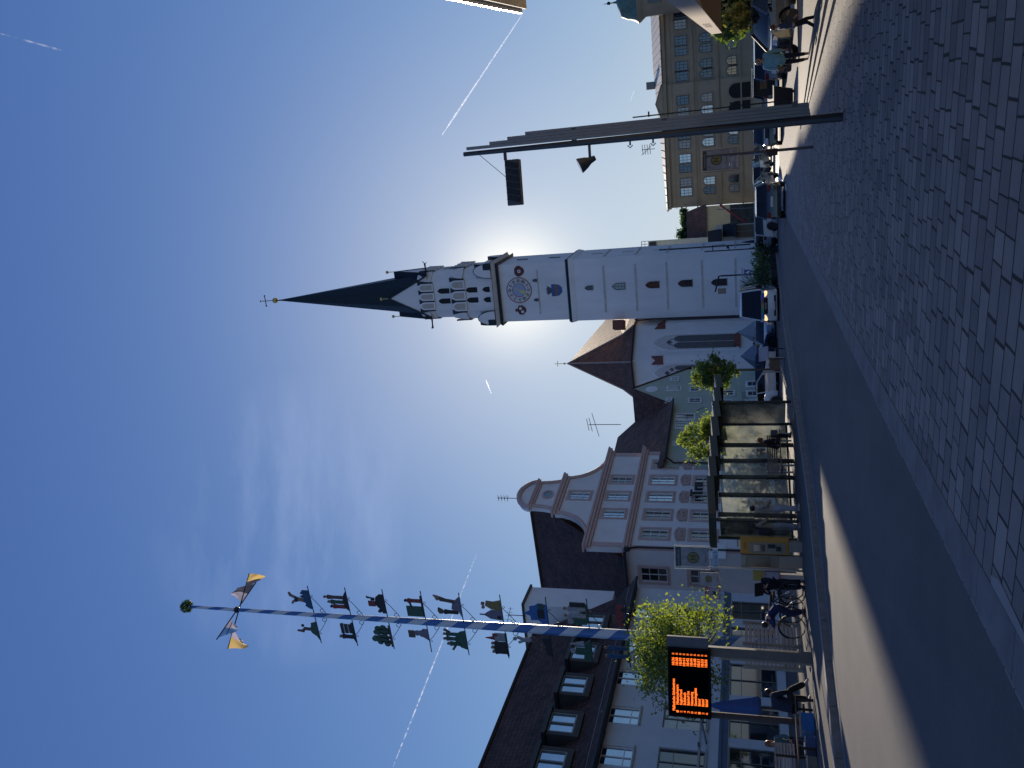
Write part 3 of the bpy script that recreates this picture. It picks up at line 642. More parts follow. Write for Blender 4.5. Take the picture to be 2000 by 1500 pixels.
# roof of the pink house: ridge runs back from the gable
zrp = ztp - .8; ro = MB(); BK = 24.0
roof_quad(ro, (-.5, .45, zc1 + .1), (-.5, BK, zc1 + .1), (MID, BK, zrp), (MID, .45, zrp)); roof_quad(ro, (LP + .4, BK, zc1 + .1), (LP + .4, .45, zc1 + .1), (MID, .45, zrp), (MID, BK, zrp))
ro.poly([(-.5, BK, zc1 + .1), (MID, BK, zrp), (LP + .4, BK, zc1 + .1)])
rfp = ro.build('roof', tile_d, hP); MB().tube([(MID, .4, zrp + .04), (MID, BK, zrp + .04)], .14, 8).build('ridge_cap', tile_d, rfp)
gp = MB(); gp.tube([(-.6, -.2, zc1 + .02), (-.6, BK, zc1 + .02)], .11, 8); gp.ball((-.45, -.4, zc1 - .15), .22, 8); gp.tube([(-.4, -.4, zc1 - .15), (.2, -.14, zc1 - .8), (.2, -.14, 0)], .065, 6); gp.build('downpipe', dark, hP)
sk = MB(); sk.box((3.2, 9.5, zc1 + 4.3), (.2, 1.0, 1.1), ty=radians(-42)); sk.build('roof_window', pane, hP)
an = MB(); an.tube([(MID, .4, ztp), (MID, .4, ztp + 1.9)], .03, 5)
for k in range(4): z = ztp + 1.0 + .25 * k; an.tube([(MID - .35 + .05 * k, .4, z), (MID + .35 - .05 * k, .4, z + .1)], .018, 4); an.tube([(MID, .1, z + .1), (MID, .7, z + .1)], .015, 4)
an.build('antenna', dark, hP)
# ---------------------------------------------------------------- green house
P_ = hz(1307, 788, 8.6); fG = Fac(P_, 27.0)
hG = mk_building('green_house', 'pale green house with a plain pointed gable beside the church choir', fG)
ap = fG.sz(1236, 760); LG1 = fG.sz(1300, 893)[0] - 1.5; eave = 8.6
gL = 0.0; gw = ap[0]; apx = gw; apz = ap[1]; sR = fG.sz(1360, 721)[0]; kG = (apz - eave) / gw; zR = apz - kG * (sR - apx)
GW = [(1310, 1325, 737, 744), (1303, 1330, 755, 764), (1348, 1366, 755, 765), (1302, 1312, 778, 786), (1345, 1369, 778, 787), (1399, 1434, 763, 773), (1395, 1430, 782, 792), (1320, 1357, 809, 822), (1319, 1344, 827, 838), (1316, 1327, 862, 871), (1398, 1430, 812, 822), (1402, 1432, 838, 846)]
gs = [rect(fG, *q) for q in GW]
m_ = MB(); shopz = (fG.sz(1496, 780)[1], fG.sz(1468, 780)[1]); sh = [(fG.sz(1480, a)[0], fG.sz(1480, b)[0]) for a, b in ((756, 744), (775, 763), (794, 781), (812, 796))]
m_.b2(LG1, gL, 0, .3, -1.2, eave - .02)
m_.prism([(gL, -1.2), (sR, -1.2), (sR, zR), (apx, apz), (gL, eave)], 0, .3)
m_.b2(LG1, LG1 + .3, .3, 11, -1.2, eave - .02); m_.b2(sR - .3, sR, .3, 11, -1.2, zR - .02)
m_.build('wall', plaster_g, hG)
for (a, b, c, d) in gs: window(hG, a, b, c, d, y=-.02, cols=2, rows=2, fw=.08, sill=True, sy=0, surround=mat('trim_pale_green', (.50, .55, .50), .85), sw=.14)
for a, b in sh: window(hG, min(a, b) + .1, max(a, b) - .1, -.3, 1.7, y=-.02, cols=1, tr=[1.2], name='shop_window', sill=False, fw=.1, surround=white, sw=.1)
oc_ = fG.sz(1273, 761); MB().prism([(oc_[0] + .62 * cos(pi / 8 + k * pi / 4), oc_[1] + .62 * sin(pi / 8 + k * pi / 4)) for k in range(8)], -.06, 0).build('octagon_panel', plaster_w, hG)
lt = fG.sz(1456, 775); text('wall_lettering', 'CAFE', .9, mat('letter_green', (.24, .30, .25), .8), hG, (lt[0], -.03, lt[1]), depth=.02)
sw2 = MB(); c0 = fG.sz(1380, 808); sw2.tube([(c0[0] + 1.2 * cos(t_), -.05, c0[1] + 1.0 * sin(t_)) for t_ in [pi * j / 10 for j in range(1, 11)]], .06, 5); sw2.build('arch_moulding', mat('trim_pale_green', ()), hG)
ro = MB(); rdp = 5.4; rzz = eave + 5.6
roof_quad(ro, (LG1 - .3, -.5, eave - .4), (gL - .02, -.5, eave - .4), (gL - .02, rdp, rzz), (LG1 - .3, rdp, rzz)); roof_quad(ro, (gL, 2 * rdp + .5, eave - .4), (LG1 - .3, 2 * rdp + .5, eave - .4), (LG1 - .3, rdp, rzz), (gL, rdp, rzz)); roof_quad(ro, (gL, .4, eave + .35), (apx, .4, eave + .35), (apx, rdp, rzz), (gL, rdp, rzz))
k_ = (apz - eave) / gw
roof_quad(ro, (gL - .3, 10, eave - .3 * k_ + .06), (gL - .3, -.15, eave - .3 * k_ + .06), (apx, -.15, apz + .08), (apx, 10, apz + .08)); roof_quad(ro, (sR + .3, -.15, zR - .3 * k_ + .06), (sR + .3, 10, zR - .3 * k_ + .06), (apx, 10, apz + .08), (apx, -.15, apz + .08))
rfg = ro.build('roof', tile_r, hG); MB().tube([(LG1 - .3, rdp, rzz + .05), (gL, rdp, rzz + .05)], .13, 7).build('ridge_cap', tile_r, rfg); MB().tube([(LG1, -.6, eave - .42), (gL - .3, -.6, eave - .42)], .1, 7).build('gutter', dark, rfg)
dp = MB(); dp.tube([(LG1 + .6, -.6, eave - .5), (LG1 + .5, -.12, eave - 1.1), (LG1 + .5, -.12, 4.5), (LG1 + .5, -.12, -.8)], .07, 6); dp.build('downpipe', dark, hG)
am = fG.sz(1234, 829, rdp); an = MB(); an.tube([(am[0], rdp, rzz), (am[0], rdp, fG.sz(1150, 829, rdp)[1])], .04, 5); zt = fG.sz(1163, 829, rdp)[1]
for dz, l in ((0, 1.7), (.5, .7), (.8, .5)): an.tube([(am[0] - l, rdp + .4, zt + dz - .35 * l), (am[0] + l, rdp - .4, zt + dz + .35 * l)], .03, 4)
an.build('antenna_mast', grey, hG)
# ---------------------------------------------------------------- church choir
ez = 17.0
E1, E2, E3 = hz(1237, 770, ez), hz(1230, 705, ez), hz(1236, 638, ez)
def vdir(a): return Vector((sin(radians(a)), cos(radians(a)), 0))
E0 = E1 + vdir(-8) * 16; E4 = E3 + vdir(24) * 45
E2b = E2
loop = [E0, E1, E2, E3, E4]
apx_ = hz(1110, 710, 28.5); nave = hz(1180, 628, 28.5); nave = nave + (nave - apx_) * .25
ch = thing('church_choir', 'white gothic church choir with a tall pointed brown tiled roof left of the tower', 'building', (E2.x, E2.y, 0), 0)
def lc(v, z=None): return Vector((v.x - E2.x, v.y - E2.y, v.z if z is None else z))
m_ = MB()
for i in range(4):
    a, b = loop[i], loop[i + 1]; m_.quad(lc(a, -1.5), lc(b, -1.5), lc(b, ez), lc(a, ez))
m_.build('wall', mat('plaster_church', (.76, .74, .74), .9, .06, .4, bump=.1), ch)
ro = MB(); cen = sum((p for p in loop), Vector()) / 5
def ov_(p, k): v = (p - cen); v.z = 0; q = p + v.normalized() * k; q.z = ez - .35 * k; return q
mid = {}
for i in range(5):
    p = loop[i]; tgt = apx_ if i in (1, 2, 3) else nave; q = ov_(p, .7); mm = q.lerp(tgt, .22); mm.z = ez + (tgt.z - ez) * .14; mid[i] = (q, mm)
for i in range(4):
    a, am_ = mid[i]; b, bm_ = mid[i + 1]; roof_poly(ro, [lc(a), lc(b), lc(bm_), lc(am_)])
    if i == 0: roof_poly(ro, [lc(am_), lc(bm_), lc(apx_), lc(nave)])
    elif i == 3: roof_poly(ro, [lc(am_), lc(bm_), lc(nave), lc(apx_)])
    else: roof_poly(ro, [lc(am_), lc(bm_), lc(apx_)])
rc = ro.build('roof', tile_c, ch)
hp = MB()
for i in (1, 2, 3): hp.tube([lc(mid[i][0]) + Vector((0, 0, .05)), lc(mid[i][1]) + Vector((0, 0, .08)), lc(apx_) + Vector((0, 0, .08))], .13, 6)
hp.build('hip_tiles', mat('hip_tile', (.34, .24, .19), .7, .2, 6), rc)
gu = MB(); gu.tube([lc(mid[i][0]) - Vector((0, 0, .05)) for i in range(5)], .13, 6); gu.build('gutter', dark, rc)
cr = MB(); t0 = lc(apx_); cr.tube([t0, t0 + Vector((0, 0, 2.2))], .05, 5); cr.box(t0 + Vector((0, 0, 1.7)), (.9, .08, .08)); cr.ball(t0 + Vector((0, 0, .6)), .16, 6); cr.build('roof_cross', gold, ch)
dm = MB(); dq = lc(hz(1203, 634, 19.2)); dm.box(dq + Vector((0, 1.0, -.3)), (1.3, 2.4, 1.5)); dm.build('red_dormer', redt, ch)
def facet(a, b): return Fac((a.x, a.y), math.degrees(atan2(b.x - a.x, b.y - a.y)))
def gothic(f, px, half, ztopp, zbot, nl, out=-.06):
    s, _ = f.sz(1350, px); W = Matrix.Translation((f.P.x - E2.x, f.P.y - E2.y, 0)) @ Matrix.Rotation(f.phi, 4, 'Z')
    o = arch(s - half, s + half, zbot, ztopp, 'pointed', 6)
    fr = MB(); fr.ring(o, shrink(o, .38), out - .02, .02); ou = fr.build('gothic_window', plaster_w, ch); ou.matrix_local = W
    inn = shrink(o, .36); MB().prism(inn, out, .01).build('panel', mat('tracery_wall', (.60, .56, .55), .9), ou)
    gl = MB(); zt_ = ztopp - half * 1.75; lwid = (2 * half - 1.1) / nl
    for k in range(nl):
        x0 = s - half + .55 + k * lwid; gl.prism(arch(x0 + .07, x0 + lwid - .07, zbot + .45, zt_ - .1, 'pointed', 4), out - .05, out - .01)
    if nl == 2:
        for dx, dz in ((0, .62), (0, .2), (-.2, .41), (.2, .41)): gl.prism(circ(.17, 8, s + dx, zt_ + .05 + dz), out - .05, out - .01)
        for dx in (-.55, .55): gl.prism([(s + dx - .06, zt_), (s + dx + .1, zt_ - .05), (s + dx * .75, zt_ + .5)], out - .05, out - .01)
    else:
        for cx_, cz_, r_ in ((-.55, .1, .13), (.55, .1, .13), (0, .75, .15)):
            for dx, dz in ((0, .24), (0, -.12), (-.18, .06), (.18, .06)): gl.prism(circ(r_, 8, s + cx_ + dx, zt_ + .1 + cz_ + dz), out - .05, out - .01)
    gl.build('pane', mat('leaded_glass', (.05, .055, .075), .25, .3, 3), ou)
    return s, W
f23 = facet(E2, E3); f12 = facet(E1, E2)
s, Wm = gothic(f23, 668, 1.75, f23.sz(1270, 668)[1], f23.sz(1445, 668)[1], 2)
cp = MB(); cp.prism([(s - 1.35, f23.sz(1446, 668)[1]), (s + 1.35, f23.sz(1446, 668)[1]), (s + .7, f23.sz(1434, 668)[1]), (s - .7, f23.sz(1434, 668)[1])], -.5, .02); o = cp.build('window_sill_tiles', redt, ch); o.matrix_local = Wm
gothic(f12, 727, 1.75, f12.sz(1272, 727)[1], f12.sz(1445, 727)[1], 3)
# buttresses with red tiled tops at the corners
for P, z, az_ in ((E2, (f23.sz(1296, 697)[1], f23.sz(1274, 697)[1]), 180), (E3, (f23.sz(1300, 640)[1], f23.sz(1278, 640)[1]), 118)):
    d = vdir(az_); q = lc(P, 0); b_ = MB(); b_.box((0, .6, z[0] / 2 - .8), (1.0, 2.2, z[0] + 1.6)); o = b_.build('buttress', mat('plaster_church', ()), ch); o.location = q; o.rotation_euler = (0, 0, radians(180 - az_))
    c_ = MB(); c_.hull2([(-.6, -.65, z[0]), (.6, -.65, z[0]), (.6, .6, z[0]), (-.6, .6, z[0])], [(-.6, .3, z[1] + .1), (.6, .3, z[1] + .1), (.6, .6, z[1] + .1), (-.6, .6, z[1] + .1)]); o2 = c_.build('buttress_cap', redt, o)
dpp = MB(); dpp.tube([lc(hz(1240, 624, 16.5)), lc(hz(1246, 626, 16.0)), lc(E3, 14) + Vector((.9, -.9, 0)), lc(E3, 0) + Vector((.9, -.9, 0))], .09, 6); dpp.build('downpipe', dark, ch)
# ---------------------------------------------------------------- church tower
TAZ = 107.0; TF = vdir(TAZ); TN = Vector((-cos(radians(TAZ)), sin(radians(TAZ)), 0)); S = 7.75
T0 = at(1240, 621, 104.6); T0 = Vector((T0.x, T0.y, 0))
fT = Fac((T0.x, T0.y), TAZ); tz = lambda px: fT.sz(px, 555)[1]
tw = thing('church_tower', 'tall white church tower with clock, arched belfry windows and a dark needle spire', 'tower', (T0.x, T0.y, 0), fT.phi)
zb = tz(1112); zc = tz(974); zk = tz(962)
def sqr(x0, x1, y0, y1, z): return [(x0, y0, z), (x1, y0, z), (x1, y1, z), (x0, y1, z)]
m_ = MB(); m_.hull2(sqr(-.12, S + .12, -.12, S + .12, -1.6), sqr(-.05, S + .05, -.05, S + .05, zb)); m_.hull2(sqr(.12, S - .12, .12, S - .12, zb), sqr(.16, S - .16, .16, S - .16, zk)); m_.build('shaft', plaster_t, tw)
panel_z = [tz(x) for x in (1437, 1372, 1303, 1242, 1180)] + [zb - .3]
fr = MB()
for k in range(len(panel_z)):
    z = panel_z[k]; fr.b2(.9, S - .9, -.155, -.04, z - .12, z + .12)
    fr.b2(S + .04, S + .155, .9, S - .9, z - .12, z + .12); fr.b2(-.155, -.04, .9, S - .9, z - .12, z + .12)
zz = tz(1050); fr.b2(1.0, S - 1.0, .06, .14, zz - .08, zz + .08)
fr.build('string_courses', mat('plaster_course', (.56, .53, .50), .9, .2, 1.5), tw)
def belt(z, h, p, mt, name='belt_course', i=0.0):
    b = MB(); b.hull2(sqr(-p + i, S + p - i, -p + i, S + p - i, z), sqr(-p * .4 + i, S + p * .4 - i, -p * .4 + i, S + p * .4 - i, z + h)); return b.build(name, mt, tw)
belt(zb - .05, .38, .25, copper); 
b = MB(); b.hull2(sqr(-.1, S + .1, -.1, S + .1, zb - .7), sqr(-.22, S + .22, -.22, S + .22, zb - .06)); b.build('belt_moulding', plaster_t, tw)
belt(zc - .1, .35, .3, copper)
b = MB(); b.hull2(sqr(.14, S - .14, .14, S - .14, zc + .25), sqr(-.42, S + .42, -.42, S + .42, zk - .1)); b.build('cornice', plaster_t, tw)
b = MB(); b.hull2(sqr(-.48, S + .48, -.48, S + .48, zk - .097), sqr(.6, S - .6, .6, S - .6, zk + .3)); b.build('cornice_roof', copper, tw)
# shaft windows
for x, yy, hpx in ((1150, 562, 17), (1208, 559, 27), (1274, 556, 28), (1338, 553, 29), (1404, 551, 31)):
    s, z = fT.sz(x, yy); hh = hpx / 2 / 1749 * 106 * 1.0; wd = .27 if hpx < 20 else .42
    pm_ = {1150: paneb, 1208: pane2, 1274: mat('wood_louvre_red', (.10, .035, .02), .7), 1338: paneb, 1404: mat('dark_red_panel', (.035, .02, .03), .7)}[x]
    window(tw, s - wd, s + wd, z - hh, z + hh, y=-.12, cols=2 if x in (1208, 1338) else 1, rows=4 if x in (1208, 1338) else 1, fm=dark, pm=pm_, kind='pointed', fw=.06, bw=.03, sy=-.06, sill=True)
for x, yy in ((1044, 548), (1047, 586)):
    s, z = fT.sz(x, yy); window(tw, s - .18, s + .18, z - .32, z + .32, y=.08, cols=1, rows=1, fm=dark, pm=paneb, kind='pointed', fw=.04, sy=.12)
for x in (1010, 1075, 1160, 1222, 1286, 1348):   # slit windows on the right hand face
    z = tz(x); b = MB(); b.b2(S - (.12 if x < 1112 else -.06), S + (.0 if x < 1112 else .12), 3.7, 3.85, z - .75, z + .75); b.build('slit', grey, tw)
# clock
cs_, cz_ = fT.sz(1013.5, 567); CR = 1.68; yf = .10
ck = MB().prism(circ(CR, 40), yf - .05, yf + .04).build('clock', mat('clock_white', (.66, .63, .62), .7, .05, 2), tw, (cs_, 0, cz_))
redp = mat('clock_red', (.30, .07, .06), .7); blk = mat('clock_black', (.02, .02, .03), .6)
MB().ring(circ(CR, 40), circ(CR - .10, 40), yf - .075, yf - .05).build('outer_ring', redp, ck); MB().ring(circ(.90, 40), circ(.83, 40), yf - .075, yf - .05).build('inner_ring', redp, ck)
MB().prism(circ(.83, 40), yf - .06, yf - .052).build('centre_disc', mat('clock_blue', (.36, .43, .56), .6, .12, 2), ck)
for k, s_ in enumerate(['XII', 'I', 'II', 'III', 'IIII', 'V', 'VI', 'VII', 'VIII', 'IX', 'X', 'XI']):
    a = radians(30 * k); t = text('numeral', s_, .58, blk, ck, (1.22 * sin(a), yf - .06, 1.22 * cos(a)), rot=(pi / 2, 0, 0), depth=.008, width={1: .12, 2: .24, 3: .34, 4: .42}.get(len(s_), .3) if s_ not in ('V', 'X') else .26, bold=.012)
    t.rotation_euler = (pi / 2, a, 0)
    a2 = a + radians(15); 
dots = MB()
for k in range(12): a2 = radians(30 * k + 15); dots.prism(circ(.05, 6, 1.22 * sin(a2), 1.22 * cos(a2)), yf - .07, yf - .055)
dots.build('dots', blk, ck)
def hand(a, l, t_, name):
    a = radians(a); M_ = Matrix.Rotation(a, 4, 'Y'); h_ = MB(); h_.prism([(-.03, -t_), (.03, -t_), (.05, l * .6), (.12 if name == 'hour_hand' else .05, l * .8), (0, l), (-.12 if name == 'hour_hand' else -.05, l * .8), (-.05, l * .6)], yf - .13, yf - .10, M_); h_.build(name, gold, ck)
hand(198, .95, .3, 'hour_hand'); hand(216, 1.45, .6, 'minute_hand')
# painted coats of arms
def badge(x, y, out, mt, name='painted_shield'):
    s, z = fT.sz(x, y); return MB().prism(out, .085, .12).build(name, mt, tw, (s, 0, z))
brn = mat('shield_brown', (.14, .045, .04), .8, .25, 3)
sh1 = badge(1013, 530, [(-.65, .35), (-.3, .62), (.3, .62), (.68, .3), (.7, -.1), (.35, -.55), (0, -.72), (-.4, -.5), (-.7, 0)], brn); MB().ring(circ(.22, 12), circ(.1, 12), .07, .086).build('device', plaster_w, sh1)
sh2 = badge(1018, 606, [(-.55, .3), (-.15, .5), (-.2, .8), (.2, .8), (.15, .5), (.6, .35), (.62, -.2), (.2, -.65), (-.2, -.65), (-.62, -.2)], brn)
for x, z in ((-.22, -.15), (.22, .1)): MB().prism(circ(.2, 8, x, z), .07, .086).build('device', plaster_w, sh2)
sh3 = badge(1085, 567, [(-.75, .55), (.75, .55), (.8, .2), (.68, -.45), (.3, -.85), (-.3, -.85), (-.68, -.45), (-.8, .2)], mat('shield_blue', (.06, .12, .32), .7, .2, 2))
MB().prism([(-.68, .12), (.68, .12), (.66, -.3), (-.66, -.3)], .07, .086).build('chevron_band', mat('band_brown', (.22, .14, .09), .7, .3, 6), sh3)
MB().prism([(-.3, .56), (.3, .56), (.62, 1.15), (.4, 1.05), (.3, 1.25), (.1, 1.1), (0, 1.3), (-.1, 1.1), (-.3, 1.25), (-.4, 1.05), (-.62, 1.15)], .09, .12).build('crown', mat('crown_dark', (.09, .09, .12), .7), sh3)
# octagonal belfry stages
C = S / 2
def octa(hw, ch_, z):
    a = hw; b = hw - ch_; return [(C - b, C - a, z), (C + b, C - a, z), (C + a, C - b, z), (C + a, C + b, z), (C + b, C + a, z), (C - b, C + a, z), (C - a, C + b, z), (C - a, C - b, z)]
zo1 = zk + .25; zg1 = tz(893); zg1t = tz(878); zo2 = tz(828); zpk = tz(752)
H1, H2 = 3.55, 3.22
m_ = MB(); m_.hull2(octa(H1 + .1, 1.5, zo1 - .3), octa(H1 + .1, 1.5, tz(930))); m_.hull2(octa(H1 - .08, 1.45, tz(930)), octa(H1 - .12, 1.4, zg1)); m_.hull2(octa(H2, 1.35, zg1), octa(H2 - .08, 1.3, zo2)); m_.build('belfry', plaster_t, tw)
# corner lunettes above the cornice
for (cx_, cy_, r_) in ((.75, .2, 0), (S - .75, .2, 0), (S - .2, .75, 1), (S - .2, S - .75, 1), (.2, .75, 1)):
    b = MB(); b.prism([(.95 * cos(pi * k / 10), 2.3 * sin(pi * k / 10)) for k in range(11)], -.35, .35); o = b.build('corner_lunette', plaster_t, tw, (cx_, cy_, zk + .1)); o.rotation_euler = (0, 0, pi / 2 * r_)
    b = MB(); b.ring([(1.0 * cos(pi * k / 10), 2.38 * sin(pi * k / 10)) for k in range(11)], [(.93 * cos(pi * k / 10), 2.28 * sin(pi * k / 10)) for k in range(11)], -.36, .42, closed=False); b.build('lunette_capping', copper, o)
faces = []
def faceM(k, hw):
    "matrix for main face k (0 front,1 right,2 back,3 left), origin at the face centre"
    return Matrix.Translation((C, C, 0)) @ Matrix.Rotation(pi / 2 * k, 4, 'Z') @ Matrix.Translation((0, -hw, 0))
def bwin(k, hw, x, z0, z1, wd=.36):
    o = arch(x - wd, x + wd, z0, z1, 'pointed', 5); f = MB().ring(shrink(o, -.16), o, -.07, .02); q = f.build('belfry_opening', plaster_w, tw); q.matrix_local = faceM(k, hw)
    MB().prism(o, -.03, .01).build('louvre', mat('louvre_dark', (.012, .012, .016), .8), q)
zA0, zA1 = tz(962) + .5, tz(940) ; zB0, zB1 = tz(930), tz(906); zC0, zC1 = tz(873), tz(849)
for k in (0, 1, 3):
    for x in (-.85, .85):
        bwin(k, H1 + .1, x * .8, zA0, zA1); bwin(k, H1 - .09, x * .8, zB0, zB1); bwin(k, H2 - .03, x * .8, zC0, zC1)
for hw, z0, z1, nm in ((H1 - .02, zg1, zg1t, 3), (H2, zo2 - .1, tz(813), 3)):
    for k in range(4):
        pw = (hw - 1.35) * 2 / nm
        for j in range(nm):
            x = (j - (nm - 1) / 2) * pw; o = arch(x - pw * .42, x + pw * .42, z0 - .9, z1, 'round', 6)
            q = MB().prism(o, -.14, .02).build('parapet_panel', plaster_t, tw); q.matrix_local = faceM(k, hw)
            if k < 2: MB().prism(shrink(o, .2), -.165, -.141).build('panel_relief', mat('panel_relief', (.50, .44, .38), .9), q)
    for k in range(4):   # chamfer parapets and dark flashings
        M_ = Matrix.Translation((C, C, 0)) @ Matrix.Rotation(pi / 2 * k + pi / 4, 4, 'Z') @ Matrix.Translation((0, -(hw * 1.414 - .95), 0))
        q = MB().prism([(-1.0, z0 - .6), (1.0, z0 - .6), (.75, z0 + .35), (.3, z1 + .25), (-.3, z1 + .25), (-.75, z0 + .35)], -.05, .12).build('corner_parapet', plaster_t, tw); q.matrix_local = M_
    b = MB(); b.hull2(octa(hw + .10, 1.5, z0 - .12), octa(hw + .06, 1.5, z0 + .12)); b.build('gallery_flashing', copper, tw)
    for k in range(4):
        pw = (hw - 1.35) * 2 / nm
        for j in range(nm + 1):
            x = (j - nm / 2) * pw; q = MB().prism([(x - .30, z1 + .1), (x - .13, z0 + .1), (x - .09, z0 - .85), (x + .09, z0 - .85), (x + .13, z0 + .1), (x + .30, z1 + .1)], -.1, .05).build('flashing', copper, tw); q.matrix_local = faceM(k, hw)
# gables and spire
ztip = tz(508)
b = MB(); b.hull2(octa(H2 - .35, 1.28, zo2), [(C + (x - C) * .012, C + (y - C) * .012, ztip) for x, y, z in octa(H2 - .35, 1.28, 0)]); spr = b.build('spire', copper, tw)
for k in range(4):
    gh = H2 - .25
    g_ = MB().prism([(-gh + .25, zo2 - .1), (gh - .25, zo2 - .1), (0, zpk)], 0, .35); o = g_.build('gable', plaster_t, tw); o.matrix_local = faceM(k, H2 - .12)
    r_ = MB(); a0 = Vector((-gh + .05, -.1, zo2 - .1)); a1 = Vector((gh - .05, -.1, zo2 - .1)); t_ = Vector((0, -.1, zpk + .22)); bk = Vector((0, H2 * .9, zpk + .22)); b0 = Vector((-gh + .05, H2, zo2 - .1)); b1 = Vector((gh - .05, H2, zo2 - .1))
    r_.quad(a0, t_, bk, b0); r_.quad(a1, b1, bk, t_); i0, i1, i2 = Vector((-gh + .3, -.1, zo2 - .1)), Vector((gh - .3, -.1, zo2 - .1)), Vector((0, -.1, zpk - .2)); r_.quad(a0, i0, i2, t_); r_.quad(a1, t_, i2, i1)
    r_.build('gable_roof', copper, o)
    f_ = MB(); f_.tube([(0, -.05, zpk + .1), (0, -.05, zpk + 1.1)], .05, 5); f_.ball((0, -.05, zpk + 1.2), .22, 8); f_.build('finial', gold, o)
for k, zg_ in ((0, 0), (1, 0), (3, 0)):   # waterspouts
    pass
for sx_, sy_ in ((-1, -1), (1, -1)):
    b = MB(); p0 = Vector((C + sx_ * (H2 - .2), C + sy_ * (H2 - .9), zo2 + .1)); p1 = p0 + Vector((sx_ * 1.35, sy_ * .5, -.15)); b.tube([p0, p0.lerp(p1, .6), p1], [.14, .09, .13], 6)
    for j in range(5): b.tube([p1, p1 + Vector((sx_ * rnd.uniform(0, .35), rnd.uniform(-.3, .3), rnd.uniform(-.3, .35)))], .05, 4)
    b.build('gargoyle', copper, tw)
tp = (C, C, ztip); b = MB(); b.tube([(C, C, ztip - 1.2), (C, C, ztip + .5)], .1, 6); b.build('spire_rod', copper, tw)
zb_ = tz(502); MB().ball((C, C, zb_), .42, 12).build('gold_ball', gold, tw)
zx = tz(482); b = MB(); b.tube([(C, C, zb_ + .4), (C, C, tz(475))], .06, 6); b.box((C, C, zx), (1.5, .1, .1)); 
for q in ((.75, 0), (-.75, 0), (0, .8)): b.ball((C + q[0], C, zx + q[1]), .13, 6)
b.build('cross', mat('old_gilt', (.25, .22, .17), .5, .2, 4, metal=.6), tw)
b = MB(); b.b2(S + .05, S + .25, 3.0, 3.1, 1, 12); 
b.build('lightning_conductor', dark, tw)

kT = 1.115   # the tower stands a little farther back and larger than the facade plane it was measured on
tw.location = (T0.x * kT, T0.y * kT, H * (1 - kT)); tw.scale = (kT, kT, kT)
# ---------------------------------------------------------------- town hall
A, B, az = facade_pts((1304, 407), (1287, 22), 15.0); fH = Fac(A, az); LH = (B - A).length
hH = mk_building('town_hall', 'wide ochre town hall with arched windows and a pale metal roof', fH)
ze = 15.0
ys = [26, 47, 79, 99, 129, 149, 196, 219, 244, 264, 282 + 0, 310, 329, 357, 375]
def szh(px, py): return fH.sz(px, py)
zr = {}
tA = sum(szh(a, b)[1] for a, b in ((1341, 26), (1351, 367))) / 2; tB = sum(szh(a, b)[1] for a, b in ((1317, 26), (1327, 367))) / 2
mA = sum(szh(a, b)[1] for a, b in ((1389, 79), (1398, 367))) / 2; mB = sum(szh(a, b)[1] for a, b in ((1364, 79), (1374, 367))) / 2
gA = sum(szh(a, b)[1] for a, b in ((1440, 116), (1443, 357))) / 2; gB = sum(szh(a, b)[1] for a, b in ((1418, 116), (1423, 357))) / 2
XR = LH + 26
m_ = MB(); m_.b2(0, XR, 0, 14, -3.5, ze); m_.b2(szh(1330, 234)[0], szh(1330, 163)[0], -.55, -.002, -3.5, ze - .003); m_.build('wall', plaster_y, hH)
avc = (szh(1330, 234)[0], szh(1330, 163)[0])
offy = lambda s: -.55 if avc[0] < s < avc[1] else 0
frame_dark = mat('window_frame_slate', (.05, .06, .07), .6)
pms = [pane_r, mat('pane_sky_blue', (.09, .12, .155), .08, .3, 2, metal=.8), pane2]
wx = [szh(1333, y)[0] for y in ys]
x = wx[0]; sp = (szh(1333, 79)[0] - szh(1333, 129)[0]); e_ = []
ext = [wx[0] + sp * .62 + k * sp for k in range(5)] + [wx[0] + sp + k * sp for k in range(5)]
proto = {}
for kind, (za, zb2), hw, rows in (('rect', (tA, tB), .78, [.35, .68]), ('round', (mA, mB), .72, [.42, .7]), ('ground', (gA, gB), .72, [.5])):
    for i, s in enumerate(wx + ext):
        if kind == 'ground' and avc[0] < s < avc[1]: continue
        y0 = offy(s) - .03; pm = pms[(i * 7 + len(kind)) % 3] if i not in (2, 3, 4, 5) else pms[1]
        key = (kind, pm.name)
        if key not in proto:
            o = window(hH, -hw, hw, za, zb2, y=-.0, cols=3, tr=[za + (zb2 - za) * q for q in rows], fm=frame_dark, pm=pm, kind='rect' if kind == 'rect' else 'round', fw=.10, bw=.06, surround=ochre_trim, sw=.22, sy=0)
            proto[key] = o
        else: o = copy_tree(proto[key], hH)
        o.location = (s, y0, 0)
for y in (177, 212):
    s = szh(1440, y)[0]; za, zb2 = szh(1466, y)[1], szh(1423, y)[1]; window(hH, s - 1.25, s + 1.25, za, zb2, y=-.6, cols=1, rows=1, fm=frame_dark, pm=mat('louvre_dark', ()), kind='round', name='archway', sill=False, surround=ochre_trim, sw=.25, sy=-.58)
co_ = MB()
for z, h, p in ((ze - .5, .5, .5), (szh(1356, 200)[1], .22, .2), (szh(1362, 200)[1], .15, .12), (szh(1403, 200)[1], .5, .28), (szh(1448, 200)[1], .25, .2), (tB + .75, .12, .1)):
    co_.b2(-.2, avc[0] - .3, -p, 0, z - h / 2, z + h / 2); co_.b2(avc[1] + .3, XR, -p, 0, z - h / 2, z + h / 2); co_.b2(avc[0] - .3, avc[1] + .3, -p - .56, -.56, z - h / 2, z + h / 2)
co_.build('cornices', ochre_trim, hH)
ra = szh(1273, 100); ra2 = szh(1275, 128)[0]; zr_ = szh(1272, 110)[1]
ro = MB(); D = 20.0
kx = szh(1280, 240)[0]; zk_ = fH.sz(1279, 240, 5)[1]
